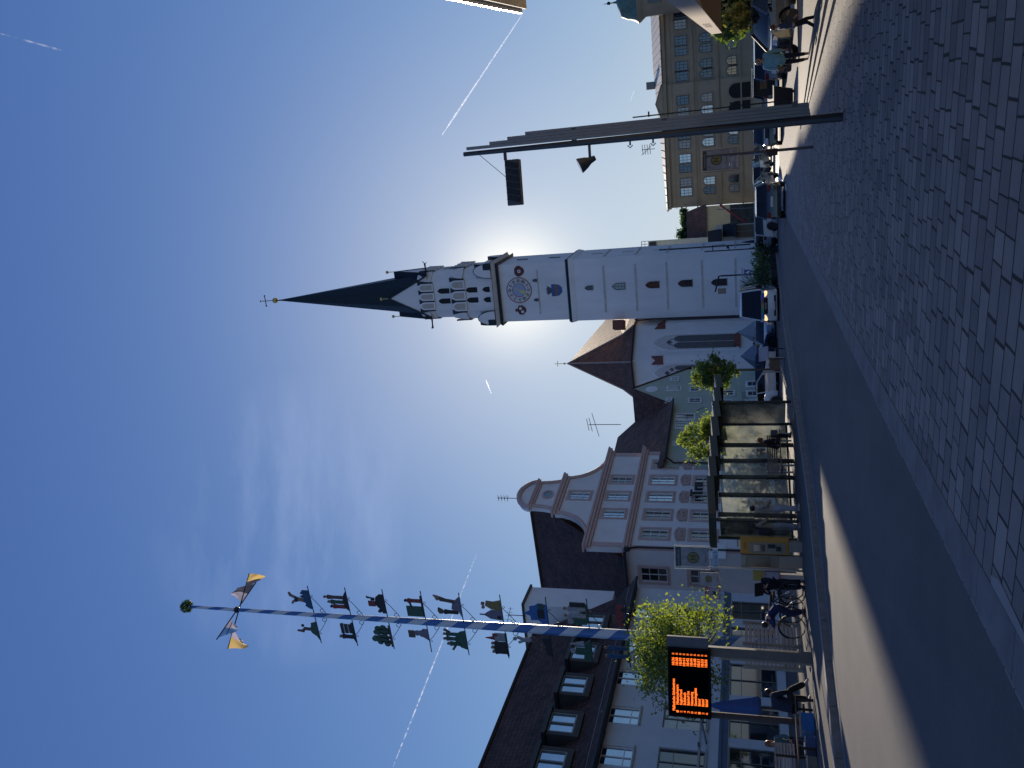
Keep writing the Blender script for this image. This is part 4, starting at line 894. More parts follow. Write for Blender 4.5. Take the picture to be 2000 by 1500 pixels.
rx = fH.sz(1273, 130, D)[0]; zr2 = fH.sz(1272, 60, D)[1]
roof_quad(ro, (-.7, -.7, ze), (XR, -.7, ze), (XR, D, zr2), (rx, D, zr2)); roof_poly(ro, [(-.7, 2 * D + .7, ze), (-.7, -.7, ze), (rx, D, zr2)]); roof_quad(ro, (XR, 2 * D + .7, ze), (-.7, 2 * D + .7, ze), (rx, D, zr2), (XR, D, zr2))
rh = ro.build('roof', seam, hH); sm = MB()
n = 46
for k in range(n):
    s = -.3 + (XR + .3) * k / n; top = Vector((max(s, rx) if s < rx else s, D, zr2)); t_ = min(1, (s + .7) / (rx + .7)) if s < rx else 1
    sm.tube([(s, -.7, ze + .03), (s, -.7 + (D + .7) * t_, ze + (zr2 - ze) * t_ + .04)], .06, 4)
sm.build('standing_seams', mat('seam_dark', (.05, .04, .035), .95, spec=.1), rh)
gq = MB(); g0, g1 = avc; gm = (g0 + g1) / 2; za_ = fH.sz(1280, 199)[1]
gq.prism([(g0, ze - .01), (g1, ze - .01), (gm, ze + (za_ - ze) * .9)], -.55, -.2); gq.prism([(g0 - .2, ze), (gm, ze + (za_ - ze) * .85), (g1 + .2, ze), (g1 + .2, ze + .2), (gm, ze + (za_ - ze) * .85 + .2), (g0 - .2, ze + .2)], -.7, 6); gq.build('pediment', plaster_y, hH)
an = MB(); s, z = fH.sz(1262, 292, 4); z0 = fH.sz(1279, 292, 4)[1]; an.tube([(s, 4, z0), (s, 4, z + .8)], .06, 5)
for k in range(4):
    zz_ = z + .6 - k * .45; an.tube([(s - .9, 4, zz_), (s + .9, 4, zz_ + .1)], .05, 4); an.tube([(s - .9 + k * .4, 4, zz_ + .3), (s - .6 + k * .4, 4, zz_ - .3)], .04, 4)
an.build('antenna', dark, hH)
for y, nm in ((168, 0), (104, 1)):
    s, z = fH.sz(1268 if nm == 0 else 1286, y, 17 if nm == 0 else 6); MB().box((s, 17 if nm == 0 else 6, z - .3), (1.4 if nm == 0 else .9, 1.2, 1.6 if nm == 0 else .7)).build('roof_hatch', grey, hH)
# corner turret with green dome
q = at(1246, -6, 139.0); r_ = 3.3; cx_ = at(1246, 2, 139).x + .3
tu = thing('domed_turret', 'green domed corner turret rising above the town hall roof at the right edge', 'tower', (cx_, 139.0, 0))
zt0 = at(1246, 5, 139).z; zt1 = at(1205, 5, 139).z
MB().lathe([(r_ - .4, -3), (r_ - .4, zt0 - 1.2), (r_ - .1, zt0 - .8), (r_ + .35, zt0 - .3), (r_ + .4, zt0)], n=20).build('wall', plaster_y, tu, smooth=True)
MB().lathe([(r_ + .5, zt0), (r_ + .1, zt0 + .5), (r_ - .25, zt0 + 1.3), (r_ - .3, zt0 + (zt1 - zt0) * .5), (r_ - .8, zt0 + (zt1 - zt0) * .8), (1.0, zt1 - .1), (.25, zt1 + .1), (.1, zt1 + .7), (.08, zt1 + 1.6), (.001, zt1 + 2.6)], n=24).build('dome', copperg, tu, smooth=True)
MB().ball((0, 0, zt1 + 1.4), .3, 8).build('ball', copper, tu)
for a in (-2.1, -1.5, -.9):
    b = MB(); b.prism(arch(-.5, .5, zt0 - 4.2, zt0 - 1.8, 'rect'), -.05, .05); o = b.build('window', paneb, tu); o.location = ((r_ - .4) * cos(a), (r_ - .4) * sin(a), 0); o.rotation_euler = (0, 0, a + pi / 2)
# ---------------------------------------------------------------- small buildings between tower and town hall
def pxbox(Y, xt, xb, yl, yr):
    a = at((xt + xb) / 2, yl, Y).x; b = at((xt + xb) / 2, yr, Y).x; ym = (yl + yr) / 2
    return a, b, at(xb, ym, Y).z, at(xt, ym, Y).z
a, b, z0, z1 = pxbox(142, 1379, 1480, 463, 399)
yh = thing('yellow_house', 'plain pale yellow house with a big dark brown roof beyond the white annexe', 'building', ((a + b) / 2, 142, 0)); W_ = (b - a) / 2
MB().b2(-W_, W_, 0, 10, -4, z1).build('wall', plaster_yl, yh); zt = at(1341, 425, 147).z
ro = MB(); roof_quad(ro, (-W_ - .3, -.4, z1 - .1), (W_ + .3, -.4, z1 - .1), (W_ + .3, 5, zt), (-W_ - .3, 5, zt)); roof_quad(ro, (W_ + .3, 10.4, z1 - .1), (-W_ - .3, 10.4, z1 - .1), (-W_ - .3, 5, zt), (W_ + .3, 5, zt)); ro.build('roof', tile_r, yh)
lw_ = thing('quarry_stone_wall', 'rough dark stone wall with a sloping red beam across it below the yellow house', 'wall', ((at(1450, 417, 118).x), 118, 0))
hw_ = abs(at(1450, 399, 118).x - at(1450, 436, 118).x) / 2; zt = at(1426, 417, 118).z
MB().b2(-hw_, hw_, 0, .5, -2.5, zt).build('masonry', mat('dark_masonry', (.09, .075, .06), .95, .5, 1.2, bump=.8), lw_)
MB().box((0, -.25, (at(1407, 400, 118).z + at(1455, 437, 118).z) / 2), (hypot(hw_ * 2, 3.4), .12, .28), ty=atan2(at(1407, 400, 118).z - at(1455, 437, 118).z, -hw_ * 2) * 1).build('red_beam', mat('red_paint', (.32, .03, .03), .6), lw_)
m2 = MB(); 
for y in (399, 410): m2.tube([(at(1450, y, 118).x - at(1450, 417, 118).x, -.4, -2.4), (at(1400, y, 118).x - at(1450, 417, 118).x, -.4, at(1400, y, 118).z)], .06, 5)
m2.build('post', mat('post_grey', (.2, .2, .19), .6), lw_)
a, b, z0, z1 = pxbox(126, 1383, 1500, 476, 437)
an_ = thing('white_annexe', 'low white annexe with dark triangular canopies beside the tower base', 'building', ((a + b) / 2, 126, 0)); W_ = (b - a) / 2
MB().hull2([(-W_, 0, -3), (W_, 0, -3), (W_, 8, -3), (-W_, 8, -3)], [(-W_, 0, z1), (W_, 0, z1 - 1.2), (W_, 8, z1 - 1.2), (-W_, 8, z1)]).build('wall', mat('annexe_plaster', (.60, .55, .46), .9), an_)
for x, y in ((1396, 462), (1425, 449)):
    q = at(x, y, 125.6); c_ = MB(); c_.hull2([(q.x - an_.location.x - .9, -1.4, q.z - 1.0), (q.x - an_.location.x + .9, -1.4, q.z - 1.0), (q.x - an_.location.x + .9, 0, q.z - 1.0), (q.x - an_.location.x - .9, 0, q.z - 1.0)], [(q.x - an_.location.x - .9, -.1, q.z + 1.0), (q.x - an_.location.x + .9, -.1, q.z + 1.0), (q.x - an_.location.x + .9, 0, q.z + 1.0), (q.x - an_.location.x - .9, 0, q.z + 1.0)]); c_.build('canopy', dark, an_)
for y in (444, 457):
    q = at(1460, y, 125.9); b_ = MB(); b_.prism(arch(-.45, .45, -1.2, at(1432, y, 126).z, 'pointed'), -.06, .02); b_.build('niche', mat('niche_brown', (.20, .15, .10), .9), an_, (q.x - an_.location.x, 0, 0))
a, b, z0, z1 = pxbox(138, 1266, 1500, 500, 463)
gh = thing('pale_green_block', 'narrow pale green building edge with a roof railing just right of the tower', 'building', ((a + b) / 2, 138, 0)); W_ = (b - a) / 2
MB().b2(-W_, W_, 0, 12, -3, z1).build('wall', mat('plaster_mint', (.50, .55, .46), .9), gh)
rl = MB()
for k in range(7): x = -W_ + 2 * W_ * k / 6; rl.tube([(x, .1, z1), (x, .1, z1 + 1.1)], .04, 4)
rl.tube([(-W_, .1, z1 + 1.1), (W_, .1, z1 + 1.1)], .05, 4); rl.tube([(-W_, .1, z1 + .55), (W_, .1, z1 + .55)], .035, 4); rl.build('roof_railing', grey, gh)
MB().b2(W_ - 2.2, W_ - .3, -.5, .4, z1 - 1.3, z1 - .2).build('duct', dark, gh)
# ---------------------------------------------------------------- near building on the right (mostly outside the picture)
P1 = hz(1410, 63, 2.2); P2 = hz(1360, 0, 2.2); aaz = math.degrees(atan2(P1.x - P2.x, P1.y - P2.y)); dA = vdir(aaz); dN = Vector((dA.y, -dA.x, 0))
eC = hz(1030, 17, 9.0)
rb = thing('corner_house', 'cream house corner whose sunlit roof edge juts in at the right', 'building', (0, 0, 0))
m_ = MB(); w0 = P1 + dN * 3.6; w1 = w0 - dA * 46
m_.hull2([(p.x, p.y, -1.5) for p in (w0, w1, w1 + dN * 12, w0 + dN * 12)], [(p.x, p.y, 9.0) for p in (w0, w1, w1 + dN * 12, w0 + dN * 12)]); m_.build('wall', mat('plaster_cream_near', (.62, .55, .42), .9), rb)
c0 = Vector((eC.x, eC.y, 0)); sd = c0 - dA * 44
s_ = MB(); L4 = [c0, sd, sd + dN * 13, c0 + dN * 13]; s_.hull2([(p.x, p.y, 9.02) for p in L4], [(p.x, p.y, 9.22) for p in L4]); s_.build('eaves', mat('eaves_cream', (.60, .50, .36), .8), rb)
s_ = MB(); L5 = [c0 - dN * .12 + dA * .12, sd - dN * .12, sd + dN * 13, c0 + dN * 13 + dA * .12]; cc = c0 + dN * 6.5 - dA * 6; 
s_.hull2([(p.x, p.y, 9.225) for p in L5], [(p.x, p.y, 9.34) for p in L5]); s_.build('roof_edge', mat('roof_edge_metal', (.5, .46, .4), .35, metal=.6), rb)
r_ = MB(); roof_quad(r_, *[(p.x, p.y, z) for p, z in ((c0, 9.345), (sd, 9.345), (sd + dN * 6.5, 12.5), (cc, 12.5))]); r_.build('roof', tile_r, rb)
ww = MB()
for k in range(6):
    p = w0 - dA * (4 + 5 * k); ww.hull2([(q.x, q.y, 5.0) for q in (p, p - dA * 1.4, p - dA * 1.4 - dN * .05, p - dN * .05)], [(q.x, q.y, 7.0) for q in (p, p - dA * 1.4, p - dA * 1.4 - dN * .05, p - dN * .05)])
ww.build('window', pane, rb)
aw = thing('terrace_awning', 'beige fabric terrace awning with a printed valance hanging in from the right', 'awning', (P1.x, P1.y, 0), radians(90 - aaz) + pi)
fabric = mat('awning_beige', (.50, .40, .31), .9, .08, 2)
LA = 20.0
M_ = MB(); M_.b2(0, LA, -.02, .0, 2.2, 2.52); va = M_.build('valance', fabric, aw)
M_ = MB(); M_.hull2([(0, 0, 2.49), (LA, 0, 2.49), (LA, 3.6, 3.7), (0, 3.6, 3.7)], [(0, 0, 2.52), (LA, 0, 2.52), (LA, 3.6, 3.73), (0, 3.6, 3.73)]); 
M_.build('canopy', mat('awning_taupe', (.36, .28, .22), .9, .06, 2), aw)
M_ = MB(); M_.prism([(0, 2.2), (3.4, 2.24), (3.4, 3.7), (0, 2.52)], 0, .02, Matrix.Rotation(pi / 2, 4, 'Z')); M_.build('end_flap', mat('awning_taupe', ()), aw)
M_ = MB(); M_.tube([(0, .03, 2.5), (LA, .03, 2.5)], .03, 6)
M_.build('front_bar', grey, aw)
q = hz(1383, 28, 2.35); dd = (Vector((P1.x, P1.y)) - Vector((q.x, q.y))).length
text('printed_lettering', 'EISCAFE', .2, mat('awning_print', (.20, .16, .16), .8), aw, (dd, -.028, 2.36), rot=(pi / 2, 0, 0), depth=.001, width=2.3)
# fix: lettering reads from the street side
# ---------------------------------------------------------------- contrails high in the air
trail = bpy.data.materials.new('contrail_ice'); trail.use_nodes = True; t = trail.node_tree; t.nodes.clear()
o_ = t.nodes.new('ShaderNodeOutputMaterial'); tp_ = t.nodes.new('ShaderNodeBsdfTransparent'); tl = t.nodes.new('ShaderNodeBsdfTranslucent'); tl.inputs[0].default_value = (1, 1, 1, 1); df = t.nodes.new('ShaderNodeBsdfDiffuse'); df.inputs[0].default_value = (1, 1, 1, 1)
ad = t.nodes.new('ShaderNodeAddShader'); t.links.new(tl.outputs[0], ad.inputs[0]); t.links.new(df.outputs[0], ad.inputs[1])
tc_ = t.nodes.new('ShaderNodeTexCoord'); nn = t.nodes.new('ShaderNodeTexNoise'); nn.inputs['Scale'].default_value = .02; nn.inputs['Detail'].default_value = 5; t.links.new(tc_.outputs['Object'], nn.inputs['Vector'])
mr_ = t.nodes.new('ShaderNodeMapRange'); mr_.inputs[1].default_value = .35; mr_.inputs[2].default_value = .6; mr_.inputs[3].default_value = .12; mr_.inputs[4].default_value = .8; t.links.new(nn.outputs[0], mr_.inputs[0])
lw2 = t.nodes.new('ShaderNodeLayerWeight'); lw2.inputs[0].default_value = .5; inv = t.nodes.new('ShaderNodeMath'); inv.operation = 'SUBTRACT'; inv.inputs[0].default_value = 1; t.links.new(lw2.outputs['Facing'], inv.inputs[1])
ml = t.nodes.new('ShaderNodeMath'); ml.operation = 'MULTIPLY'; t.links.new(inv.outputs[0], ml.inputs[0]); t.links.new(mr_.outputs[0], ml.inputs[1])
mix = t.nodes.new('ShaderNodeMixShader'); t.links.new(ml.outputs[0], mix.inputs[0]); t.links.new(tp_.outputs[0], mix.inputs[1]); t.links.new(ad.outputs[0], mix.inputs[2]); t.links.new(mix.outputs[0], o_.inputs[0])
def contrail(a, b, r0, r1, lab, seg=1, fill=1.0, mt=None):
    zc_ = 3400.0; p, q = hz(*a, zc_), hz(*b, zc_); m_ = MB(); c = (p + q) / 2
    for k in range(seg):
        t0_, t1_ = k / seg, (k + fill * (1 if seg == 1 else rnd.uniform(.6, 1.0))) / seg
        n_ = 8; pts = [p.lerp(q, t0_ + (t1_ - t0_) * j / n_) - c for j in range(n_ + 1)]; D_ = p.length / F
        rr = [max(.2, (r0 + (r1 - r0) * (t0_ + (t1_ - t0_) * j / n_))) * D_ * (1 if 0 < j < n_ else .35) for j in range(n_ + 1)]
        m_.tube(pts, rr, 10)
    o = m_.build('contrail', mt or trail, None, smooth=True); o.location = c; tag(o, lab, 'contrail'); o.visible_shadow = True; return o
trail_f = trail.copy(); trail_f.name = 'contrail_faint'
for nd in trail_f.node_tree.nodes:
    if nd.type == 'MAP_RANGE': nd.inputs[3].default_value = .0; nd.inputs[4].default_value = .42; nd.inputs[1].default_value = .4; nd.inputs[2].default_value = .62
contrail((864, 263), (1024, 22), 2.2, 1.3, 'long bright straight contrail right of the spire')
contrail((949, 742), (960, 770), 1.6, .8, 'tiny short contrail left of the tower clock')
contrail((1238, 178), (1231, 198), .9, .4, 'tiny short contrail just above the town hall roof')
contrail((931, 1082), (768, 1497), 1.0, 1.5, 'long broken thin contrail passing behind the maypole', mt=trail_f)
contrail((2, 66), (120, 98), 1.6, 2.0, 'faint wide contrail in the top left corner of the picture', mt=trail_f)
# ---------------------------------------------------------------- trees
def tree(name, label, base, h, crown_c, crown_r, n, ls, lm, trunk_r=.07, squash=1.0, clumps=16, seed=1, lean=(0, 0)):
    r = random.Random(seed); t = thing(name, label, 'tree', base)
    cz0 = crown_c - crown_r[2]; tr = MB(); top = Vector((lean[0], lean[1], crown_c + crown_r[2] * .7))
    tr.tube([(0, 0, -.1), (lean[0] * .2, lean[1] * .2, cz0), (lean[0] * .6, lean[1] * .6, crown_c), tuple(top)], [trunk_r, trunk_r * .8, trunk_r * .45, .012], 8)
    cl = []
    for k in range(clumps):
        u = r.uniform(-1, 1); a = r.uniform(0, 2 * pi); q = r.uniform(.45, 1.0); s_ = sqrt(1 - u * u)
        q *= r.choice((.8, 1.0, 1.12)); c = Vector((lean[0] * .6 + crown_r[0] * q * s_ * cos(a), lean[1] * .6 + crown_r[1] * q * s_ * sin(a), crown_c + crown_r[2] * q * u)); cl.append((c, r.choice((.14, .2, .28, .40))))
        st_ = Vector((lean[0] * .4, lean[1] * .4, max(cz0 * .9, crown_c + (c.z - crown_c) * .3 - .35))); md = st_.lerp(c, .5) + Vector((0, 0, -.12)); tr.tube([st_, md, c], [trunk_r * .38, trunk_r * .22, .008], 5)
    tr.build('trunk', bark, t)
    rm = (crown_r[0] + crown_r[1] + crown_r[2]) / 3; vs = []; fs = []
    wts = [q_ ** 1.8 for _, q_ in cl]
    for k in range(n):
        c, q = r.choices(cl, weights=wts)[0]; d = Vector((r.gauss(0, 1), r.gauss(0, 1), r.gauss(0, 1) * .8)) * q * rm * .55; p = c + d
        e = Vector((r.gauss(0, 1), r.gauss(0, 1), r.gauss(0, 1))).normalized(); f = e.cross(Vector((r.gauss(0, 1), r.gauss(0, 1), r.gauss(0, 1)))).normalized(); l = ls * r.uniform(.6, 1.3)
        b = len(vs); vs += [p - e * l, p + f * l * .5 - e * .1 * l, p + e * l, p - f * l * .5 + e * .1 * l]; fs.append((b, b + 1, b + 2, b + 3))
    m_ = MB(); m_.v = [tuple(v) for v in vs]; m_.f = fs; me = bpy.data.meshes.new('crown'); me.from_pydata(m_.v, [], m_.f)
    for i_, mm in enumerate(lm if isinstance(lm, (list, tuple)) else [lm]): me.materials.append(mm)
    if isinstance(lm, (list, tuple)):
        for p_ in me.polygons: p_.material_index = 0 if r.random() < .65 else 1
    o = bpy.data.objects.new('crown', me); COL.objects.link(o); o.parent = t; return t
def tree_px(name, label, foot, Y, box, n, ls, lm, **k):
    x0, x1, y0, y1 = box; a, b = at((x0 + x1) / 2, y1, Y), at((x0 + x1) / 2, y0, Y); z1, z0 = at(x0, (y0 + y1) / 2, Y).z, at(x1, (y0 + y1) / 2, Y).z
    bx = at(1480, foot, Y).x; g0 = gz(bx, Y); rx_ = abs(b.x - a.x) / 2; cx__ = (a.x + b.x) / 2
    return tree(name, label, (bx, Y, g0 + .05), 0, (z0 + z1) / 2 - g0, (rx_ * .82, rx_ * .8, (z1 - z0) / 2 * .85), n, ls, lm, lean=(cx__ - bx, 0), **k)
tree_px('street_tree', 'broad sunlit yellow green young tree behind the orange departure display', 1272, 33.0, (1208, 1450, 1170, 1415), 9500, .078, [leaf_y, leaf_g], clumps=64, seed=3, trunk_r=.09)
tree_px('street_tree', 'small yellow green tree rising over the bus shelter roof', 850, 42.0, (1318, 1450, 812, 918), 5200, .08, [leaf_y, leaf_g], clumps=40, seed=15)
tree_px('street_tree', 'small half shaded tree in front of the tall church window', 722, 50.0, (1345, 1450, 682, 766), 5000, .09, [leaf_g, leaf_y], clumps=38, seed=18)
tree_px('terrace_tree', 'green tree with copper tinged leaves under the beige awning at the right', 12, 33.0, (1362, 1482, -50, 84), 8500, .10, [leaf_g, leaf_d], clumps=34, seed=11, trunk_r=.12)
tree_px('copper_shrub', 'orange brown leaved bush beside the parked cars at the right', 40, 31.5, (1410, 1475, 5, 62), 2600, .085, [leaf_o, leaf_y], clumps=16, seed=21, trunk_r=.04)
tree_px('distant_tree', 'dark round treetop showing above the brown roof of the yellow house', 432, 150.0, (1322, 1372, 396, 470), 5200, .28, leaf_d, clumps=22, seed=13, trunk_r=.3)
# ================================================================== maypole
MY = 35.0; mb = at(1450, 1255, MY); mt_ = at(372, 1189, MY)
stripe = bpy.data.materials.new('maypole_stripes'); stripe.use_nodes = True; t = stripe.node_tree; b = t.nodes['Principled BSDF']; b.inputs['Roughness'].default_value = .35
tc_ = t.nodes.new('ShaderNodeTexCoord'); sp = t.nodes.new('ShaderNodeSeparateXYZ'); t.links.new(tc_.outputs['Object'], sp.inputs[0])
at_ = t.nodes.new('ShaderNodeMath'); at_.operation = 'ARCTAN2'; t.links.new(sp.outputs[1], at_.inputs[0]); t.links.new(sp.outputs[0], at_.inputs[1])
d1 = t.nodes.new('ShaderNodeMath'); d1.operation = 'DIVIDE'; d1.inputs[1].default_value = 2 * pi; t.links.new(at_.outputs[0], d1.inputs[0])
d2 = t.nodes.new('ShaderNodeMath'); d2.operation = 'DIVIDE'; d2.inputs[1].default_value = 1.42; t.links.new(sp.outputs[2], d2.inputs[0])
ad_ = t.nodes.new('ShaderNodeMath'); ad_.operation = 'ADD'; t.links.new(d1.outputs[0], ad_.inputs[0]); t.links.new(d2.outputs[0], ad_.inputs[1])
fr_ = t.nodes.new('ShaderNodeMath'); fr_.operation = 'FRACT'; t.links.new(ad_.outputs[0], fr_.inputs[0])
gt_ = t.nodes.new('ShaderNodeMath'); gt_.operation = 'GREATER_THAN'; gt_.inputs[1].default_value = .5; t.links.new(fr_.outputs[0], gt_.inputs[0])
mxx = t.nodes.new('ShaderNodeMixRGB'); mxx.inputs[1].default_value = (.62, .64, .68, 1); mxx.inputs[2].default_value = (.05, .15, .40, 1); t.links.new(gt_.outputs[0], mxx.inputs[0]); t.links.new(mxx.outputs[0], b.inputs['Base Color'])
mg = gz(mb.x, MY)
mp_ = thing('maypole', 'tall blue and white spiral striped maypole topped by a green wreath ball', 'maypole', (mb.x, MY, mg))
hm = mt_.z - mg
MB().tube([(0, 0, 0), (0, 0, hm * .4), (0, 0, hm * .68), (0, 0, hm)], [.25, .195, .12, .07], 24).build('pole', stripe, mp_, smooth=True)
r = random.Random(4); m_ = MB()
for k in range(420):
    d = Vector((r.gauss(0, 1), r.gauss(0, 1), r.gauss(0, 1))).normalized(); c = d * .30 * r.uniform(.75, 1.1); c.z += hm + .22; e_ = Vector((r.gauss(0, 1), r.gauss(0, 1), r.gauss(0, 1))).normalized() * .07; f_ = d.cross(e_) * .6
    m_.quad(c - e_, c + f_, c + e_, c - f_)
m_.build('wreath', leaf_d, mp_); MB().tube([(0, 0, 0), (0, 0, .5)], .5, 8).build('foot_casing', grey, mp_)
# flag crossbars
zf = at(463, 1190, MY).z - mg
TFv = vdir(112); XN = vdir(22)
fb_ = MB(); fl = hz(445, 1267, zf + mg); fr = hz(487, 1120, zf + mg); f3 = hz(430, 1165, zf + mg); f4 = hz(500, 1215, zf + mg)
o0 = Vector((mb.x, MY, mg))
dR = TFv
fb_.tube([(fl - o0), (fr - o0)], .028, 6); dX = vdir(30); fb_.tube([dX * 1.9 + Vector((0, 0, zf)), -dX * 1.9 + Vector((0, 0, zf))], .028, 6); fb_.ball((0, 0, zf), .16, 8); fb_.build('flag_crossbar', dark, mp_)
def flag(lab, p0, p1, drop, tip, c1, c2, wind):
    m_ = MB(); n = 9; k = 8; grid = []
    for i in range(n + 1):
        for j in range(k + 1):
            u = i / n; v = j / k; a = Vector(p0).lerp(Vector(p1), u); L = drop * (1 - .55 * abs(u - tip)); q = a + Vector((0, 0, -L * v)) + Vector(wind) * v * (.35 + .4 * sin(u * 3 + v * 2)) + Vector((0, .10 * sin(u * 9 + v * 5), 0)) * v + (Vector(p1) - Vector(p0)) * (tip - u) * .8 * v
            grid.append(q)
    m_.v = [tuple(g) for g in grid]; f1 = []
    for i in range(n):
        for j in range(k): m_.f.append((i * (k + 1) + j, (i + 1) * (k + 1) + j, (i + 1) * (k + 1) + j + 1, i * (k + 1) + j + 1))
    me = bpy.data.meshes.new('flag'); me.from_pydata(m_.v, [], m_.f); me.materials.append(c1); me.materials.append(c2)
    for pi_, p in enumerate(me.polygons): p.material_index = 0 if (pi_ // k) < n * .5 else 1; p.use_smooth = True
    o = bpy.data.objects.new('flag', me); COL.objects.link(o); o.location = o0; tag(o, lab, 'flag', 'flags below the top of the maypole'); return o
def cloth(name, c): 
    M = leafm(name, c, c)
    for nd in M.node_tree.nodes:
        if nd.type == 'MIX_RGB': nd.inputs[2].default_value = (1.5, 1.5, 1.5, 1)
    return M
fy = cloth('flag_yellow', (.44, .32, .12)); fw_ = cloth('flag_white', (.32, .30, .38)); fb2 = cloth('flag_blue', (.05, .12, .3)); fk = cloth('flag_dark', (.04, .04, .06))
fl0 = fl - o0; fr0 = fr - o0
flag('lilac and yellow flag on the left arm of the maypole', fl0, fl0.lerp(Vector((0, 0, zf)), .55), 1.15, .2, fy, fw_, (.0, -.3, 0))
flag('dark and yellow flag on the right arm of the maypole', fr0, fr0.lerp(Vector((0, 0, zf)), .45), .95, .3, fy, fk, (.25, 0, 0))
flag('black and white flag blown upward beside the maypole', dX * 1.8 + Vector((0, 0, zf)), dX * .5 + Vector((0, 0, zf)), -.9, .6, fk, fw_, (.3, 0, 0))
flag('small blue and white flag hanging close under the crossbar', -dX * 1.8 + Vector((0, 0, zf)), -dX * .6 + Vector((0, 0, zf)), .8, .5, fb2, fw_, (-.1, 0, 0))
# guild signs
def cm(n, c): return mat('sign_' + n, tuple(x * .62 for x in c), .6, .25, 6)  # sign paints dulled and darkened, the backlit shade is put into the colour
CB = cm('blue', (.03, .12, .26)); CG = cm('green', (.05, .14, .09)); CD = cm('dark', (.03, .03, .035)); CS = cm('skin', (.42, .27, .2)); CW = cm('white', (.5, .5, .52)); CR_ = cm('red', (.35, .05, .05)); CN = cm('brown', (.18, .11, .08)); CY = cm('yellow', (.4, .3, .1)); CP = cm('lilac', (.28, .24, .34))
def P(mb_, pts, y=.02): mb_.prism(pts, -y, y); return mb_
def man(x, h, b, hd=None, col=None, lean=0.0, s=1.0, legs=True):
    "small cut-out person standing on height b: list of (outline, material)"
    r = []; w_ = .075 * s; H_ = .62 * s * h
    r.append(([(x - w_, b), (x - .01, b), (x - .005, b + H_ * .45), (x + .005, b + H_ * .45), (x + .01, b), (x + w_, b), (x + w_ * .9 + lean * .5, b + H_ * .5), (x + w_ * 1.35 + lean, b + H_ * .8), (x + w_ * .5 + lean, b + H_ * .86), (x - w_ * .5 + lean, b + H_ * .86), (x - w_ * 1.35 + lean, b + H_ * .8), (x - w_ * .9 + lean * .5, b + H_ * .5)], col or CD))
    r.append(([(x + lean + .055 * s * cos(pi * k / 4), b + H_ * .95 + .065 * s * sin(pi * k / 4)) for k in range(8)], hd or CS)); return r
def R(x0, x1, z0, z1, c): return ([(x0, z0), (x1, z0), (x1, z1), (x0, z1)], c)
def blob(x, z, r, c, n=10, sx=1): return ([(x + r * sx * cos(2 * pi * k / n), z + r * sin(2 * pi * k / n) * (1 + .15 * (k % 2))) for k in range(n)], c)
levels = [614, 686, 758, 832, 906, 985, 1073, 1152, 1226]
SG = []
# (side, level, label, pieces) ; x measured outward from the pole
SG.append((1, 0, 'guild sign with a diver plunging into blue waves', [([(.3, 0), (1.22, 0), (1.22, .3), (1.05, .42), (1.0, .26), (.92, .45), (.8, .3), (.7, .36), (.55, .24), (.45, .3), (.3, .1)], CB), ([(.62, .3), (.8, .35), (.86, .6), (.98, .82), (1.1, .88), (1.08, .95), (.9, .92), (.78, .68), (.66, .84), (.55, .9), (.5, .84), (.62, .74), (.68, .6)], CS), ([(.66, .55), (.84, .55), (.9, .7), (.6, .72)], CD)]))
SG.append((-1, 0, 'guild sign with a bent figure on a green hill', [([(.35, 0), (1.35, 0), (1.1, .12), (.95, .3), (.75, .38), (.6, .28), (.45, .26)], CG), ([(.7, .36), (.84, .38), (.82, .58), (.95, .66), (.9, .95), (.84, .95), (.82, .72), (.68, .62)], CN), blob(.6, .66, .06, CD, 8)]))
SG.append((1, 1, 'guild sign with three people standing in a dark boat', [([(.3, 0), (1.3, 0), (1.1, .12), (.9, .2), (.45, .16)], CD)] + man(.95, 1.35, .16, col=CN) + man(.72, 1.1, .17, col=CG) + man(.5, 1.0, .15, col=CR_, hd=CD)))
SG.append((-1, 1, 'guild sign with a striped barn and a thin man', [R(.35, .8, .0, .08, CD), R(.38, .82, .08, .2, CD), R(.38, .8, .2, .26, CW), R(.38, .82, .26, .38, CD), R(.38, .8, .38, .44, CW), R(.36, .84, .44, .56, CD), ([(.3, 0), (1.3, 0), (1.05, .1), (.3, .1)], CD)] + man(1.0, .95, .08)))
SG.append((1, 2, 'guild sign with a dark steam machine and a red flag box', [([(.3, 0), (1.2, 0), (1.2, .18), (1.05, .35), (.7, .4), (.45, .2), (.3, .15)], CD), R(.62, .86, .4, .68, CR_), R(.9, 1.02, .4, .55, CD), ([(1.0, .5), (1.02, .5), (1.06, .68), (1.1, .72), (1.0, .7)], CD), blob(.4, .26, .07, CD)]))
SG.append((-1, 2, 'guild sign with a row of round leafed trees', [R(.3, 1.35, 0, .08, CN)] + [blob(x, z, .12, CG) for x, z in ((.42, .3), (.48, .52), (.62, .36), (.66, .6), (.85, .3), (.9, .5), (1.05, .28), (1.12, .5), (1.2, .22), (.56, .2), (.98, .7))] + [R(x - .015, x + .015, .05, .5, CD) for x in (.5, .68, .9, 1.1)]))
SG.append((1, 3, 'guild sign with a green brick wall and a bricklayer', [R(.25, .72, 0, .68, CG), R(.25, .9, 0, .06, CD), R(.9, 1.22, 0, .07, CD)] + man(.98, 1.0, .07, col=CR_, hd=CD) + [([(.7, .45), (.95, .5), (.95, .54), (.7, .5)], CD)]))
SG.append((-1, 3, 'guild sign with a lilac stone bust', [([(.35, 0), (.9, 0), (.75, .2), (.7, .35), (.45, .35), (.42, .25), (.35, .2)], CP), blob(.56, .44, .12, CP), R(.46, .78, .55, .8, CN)]))
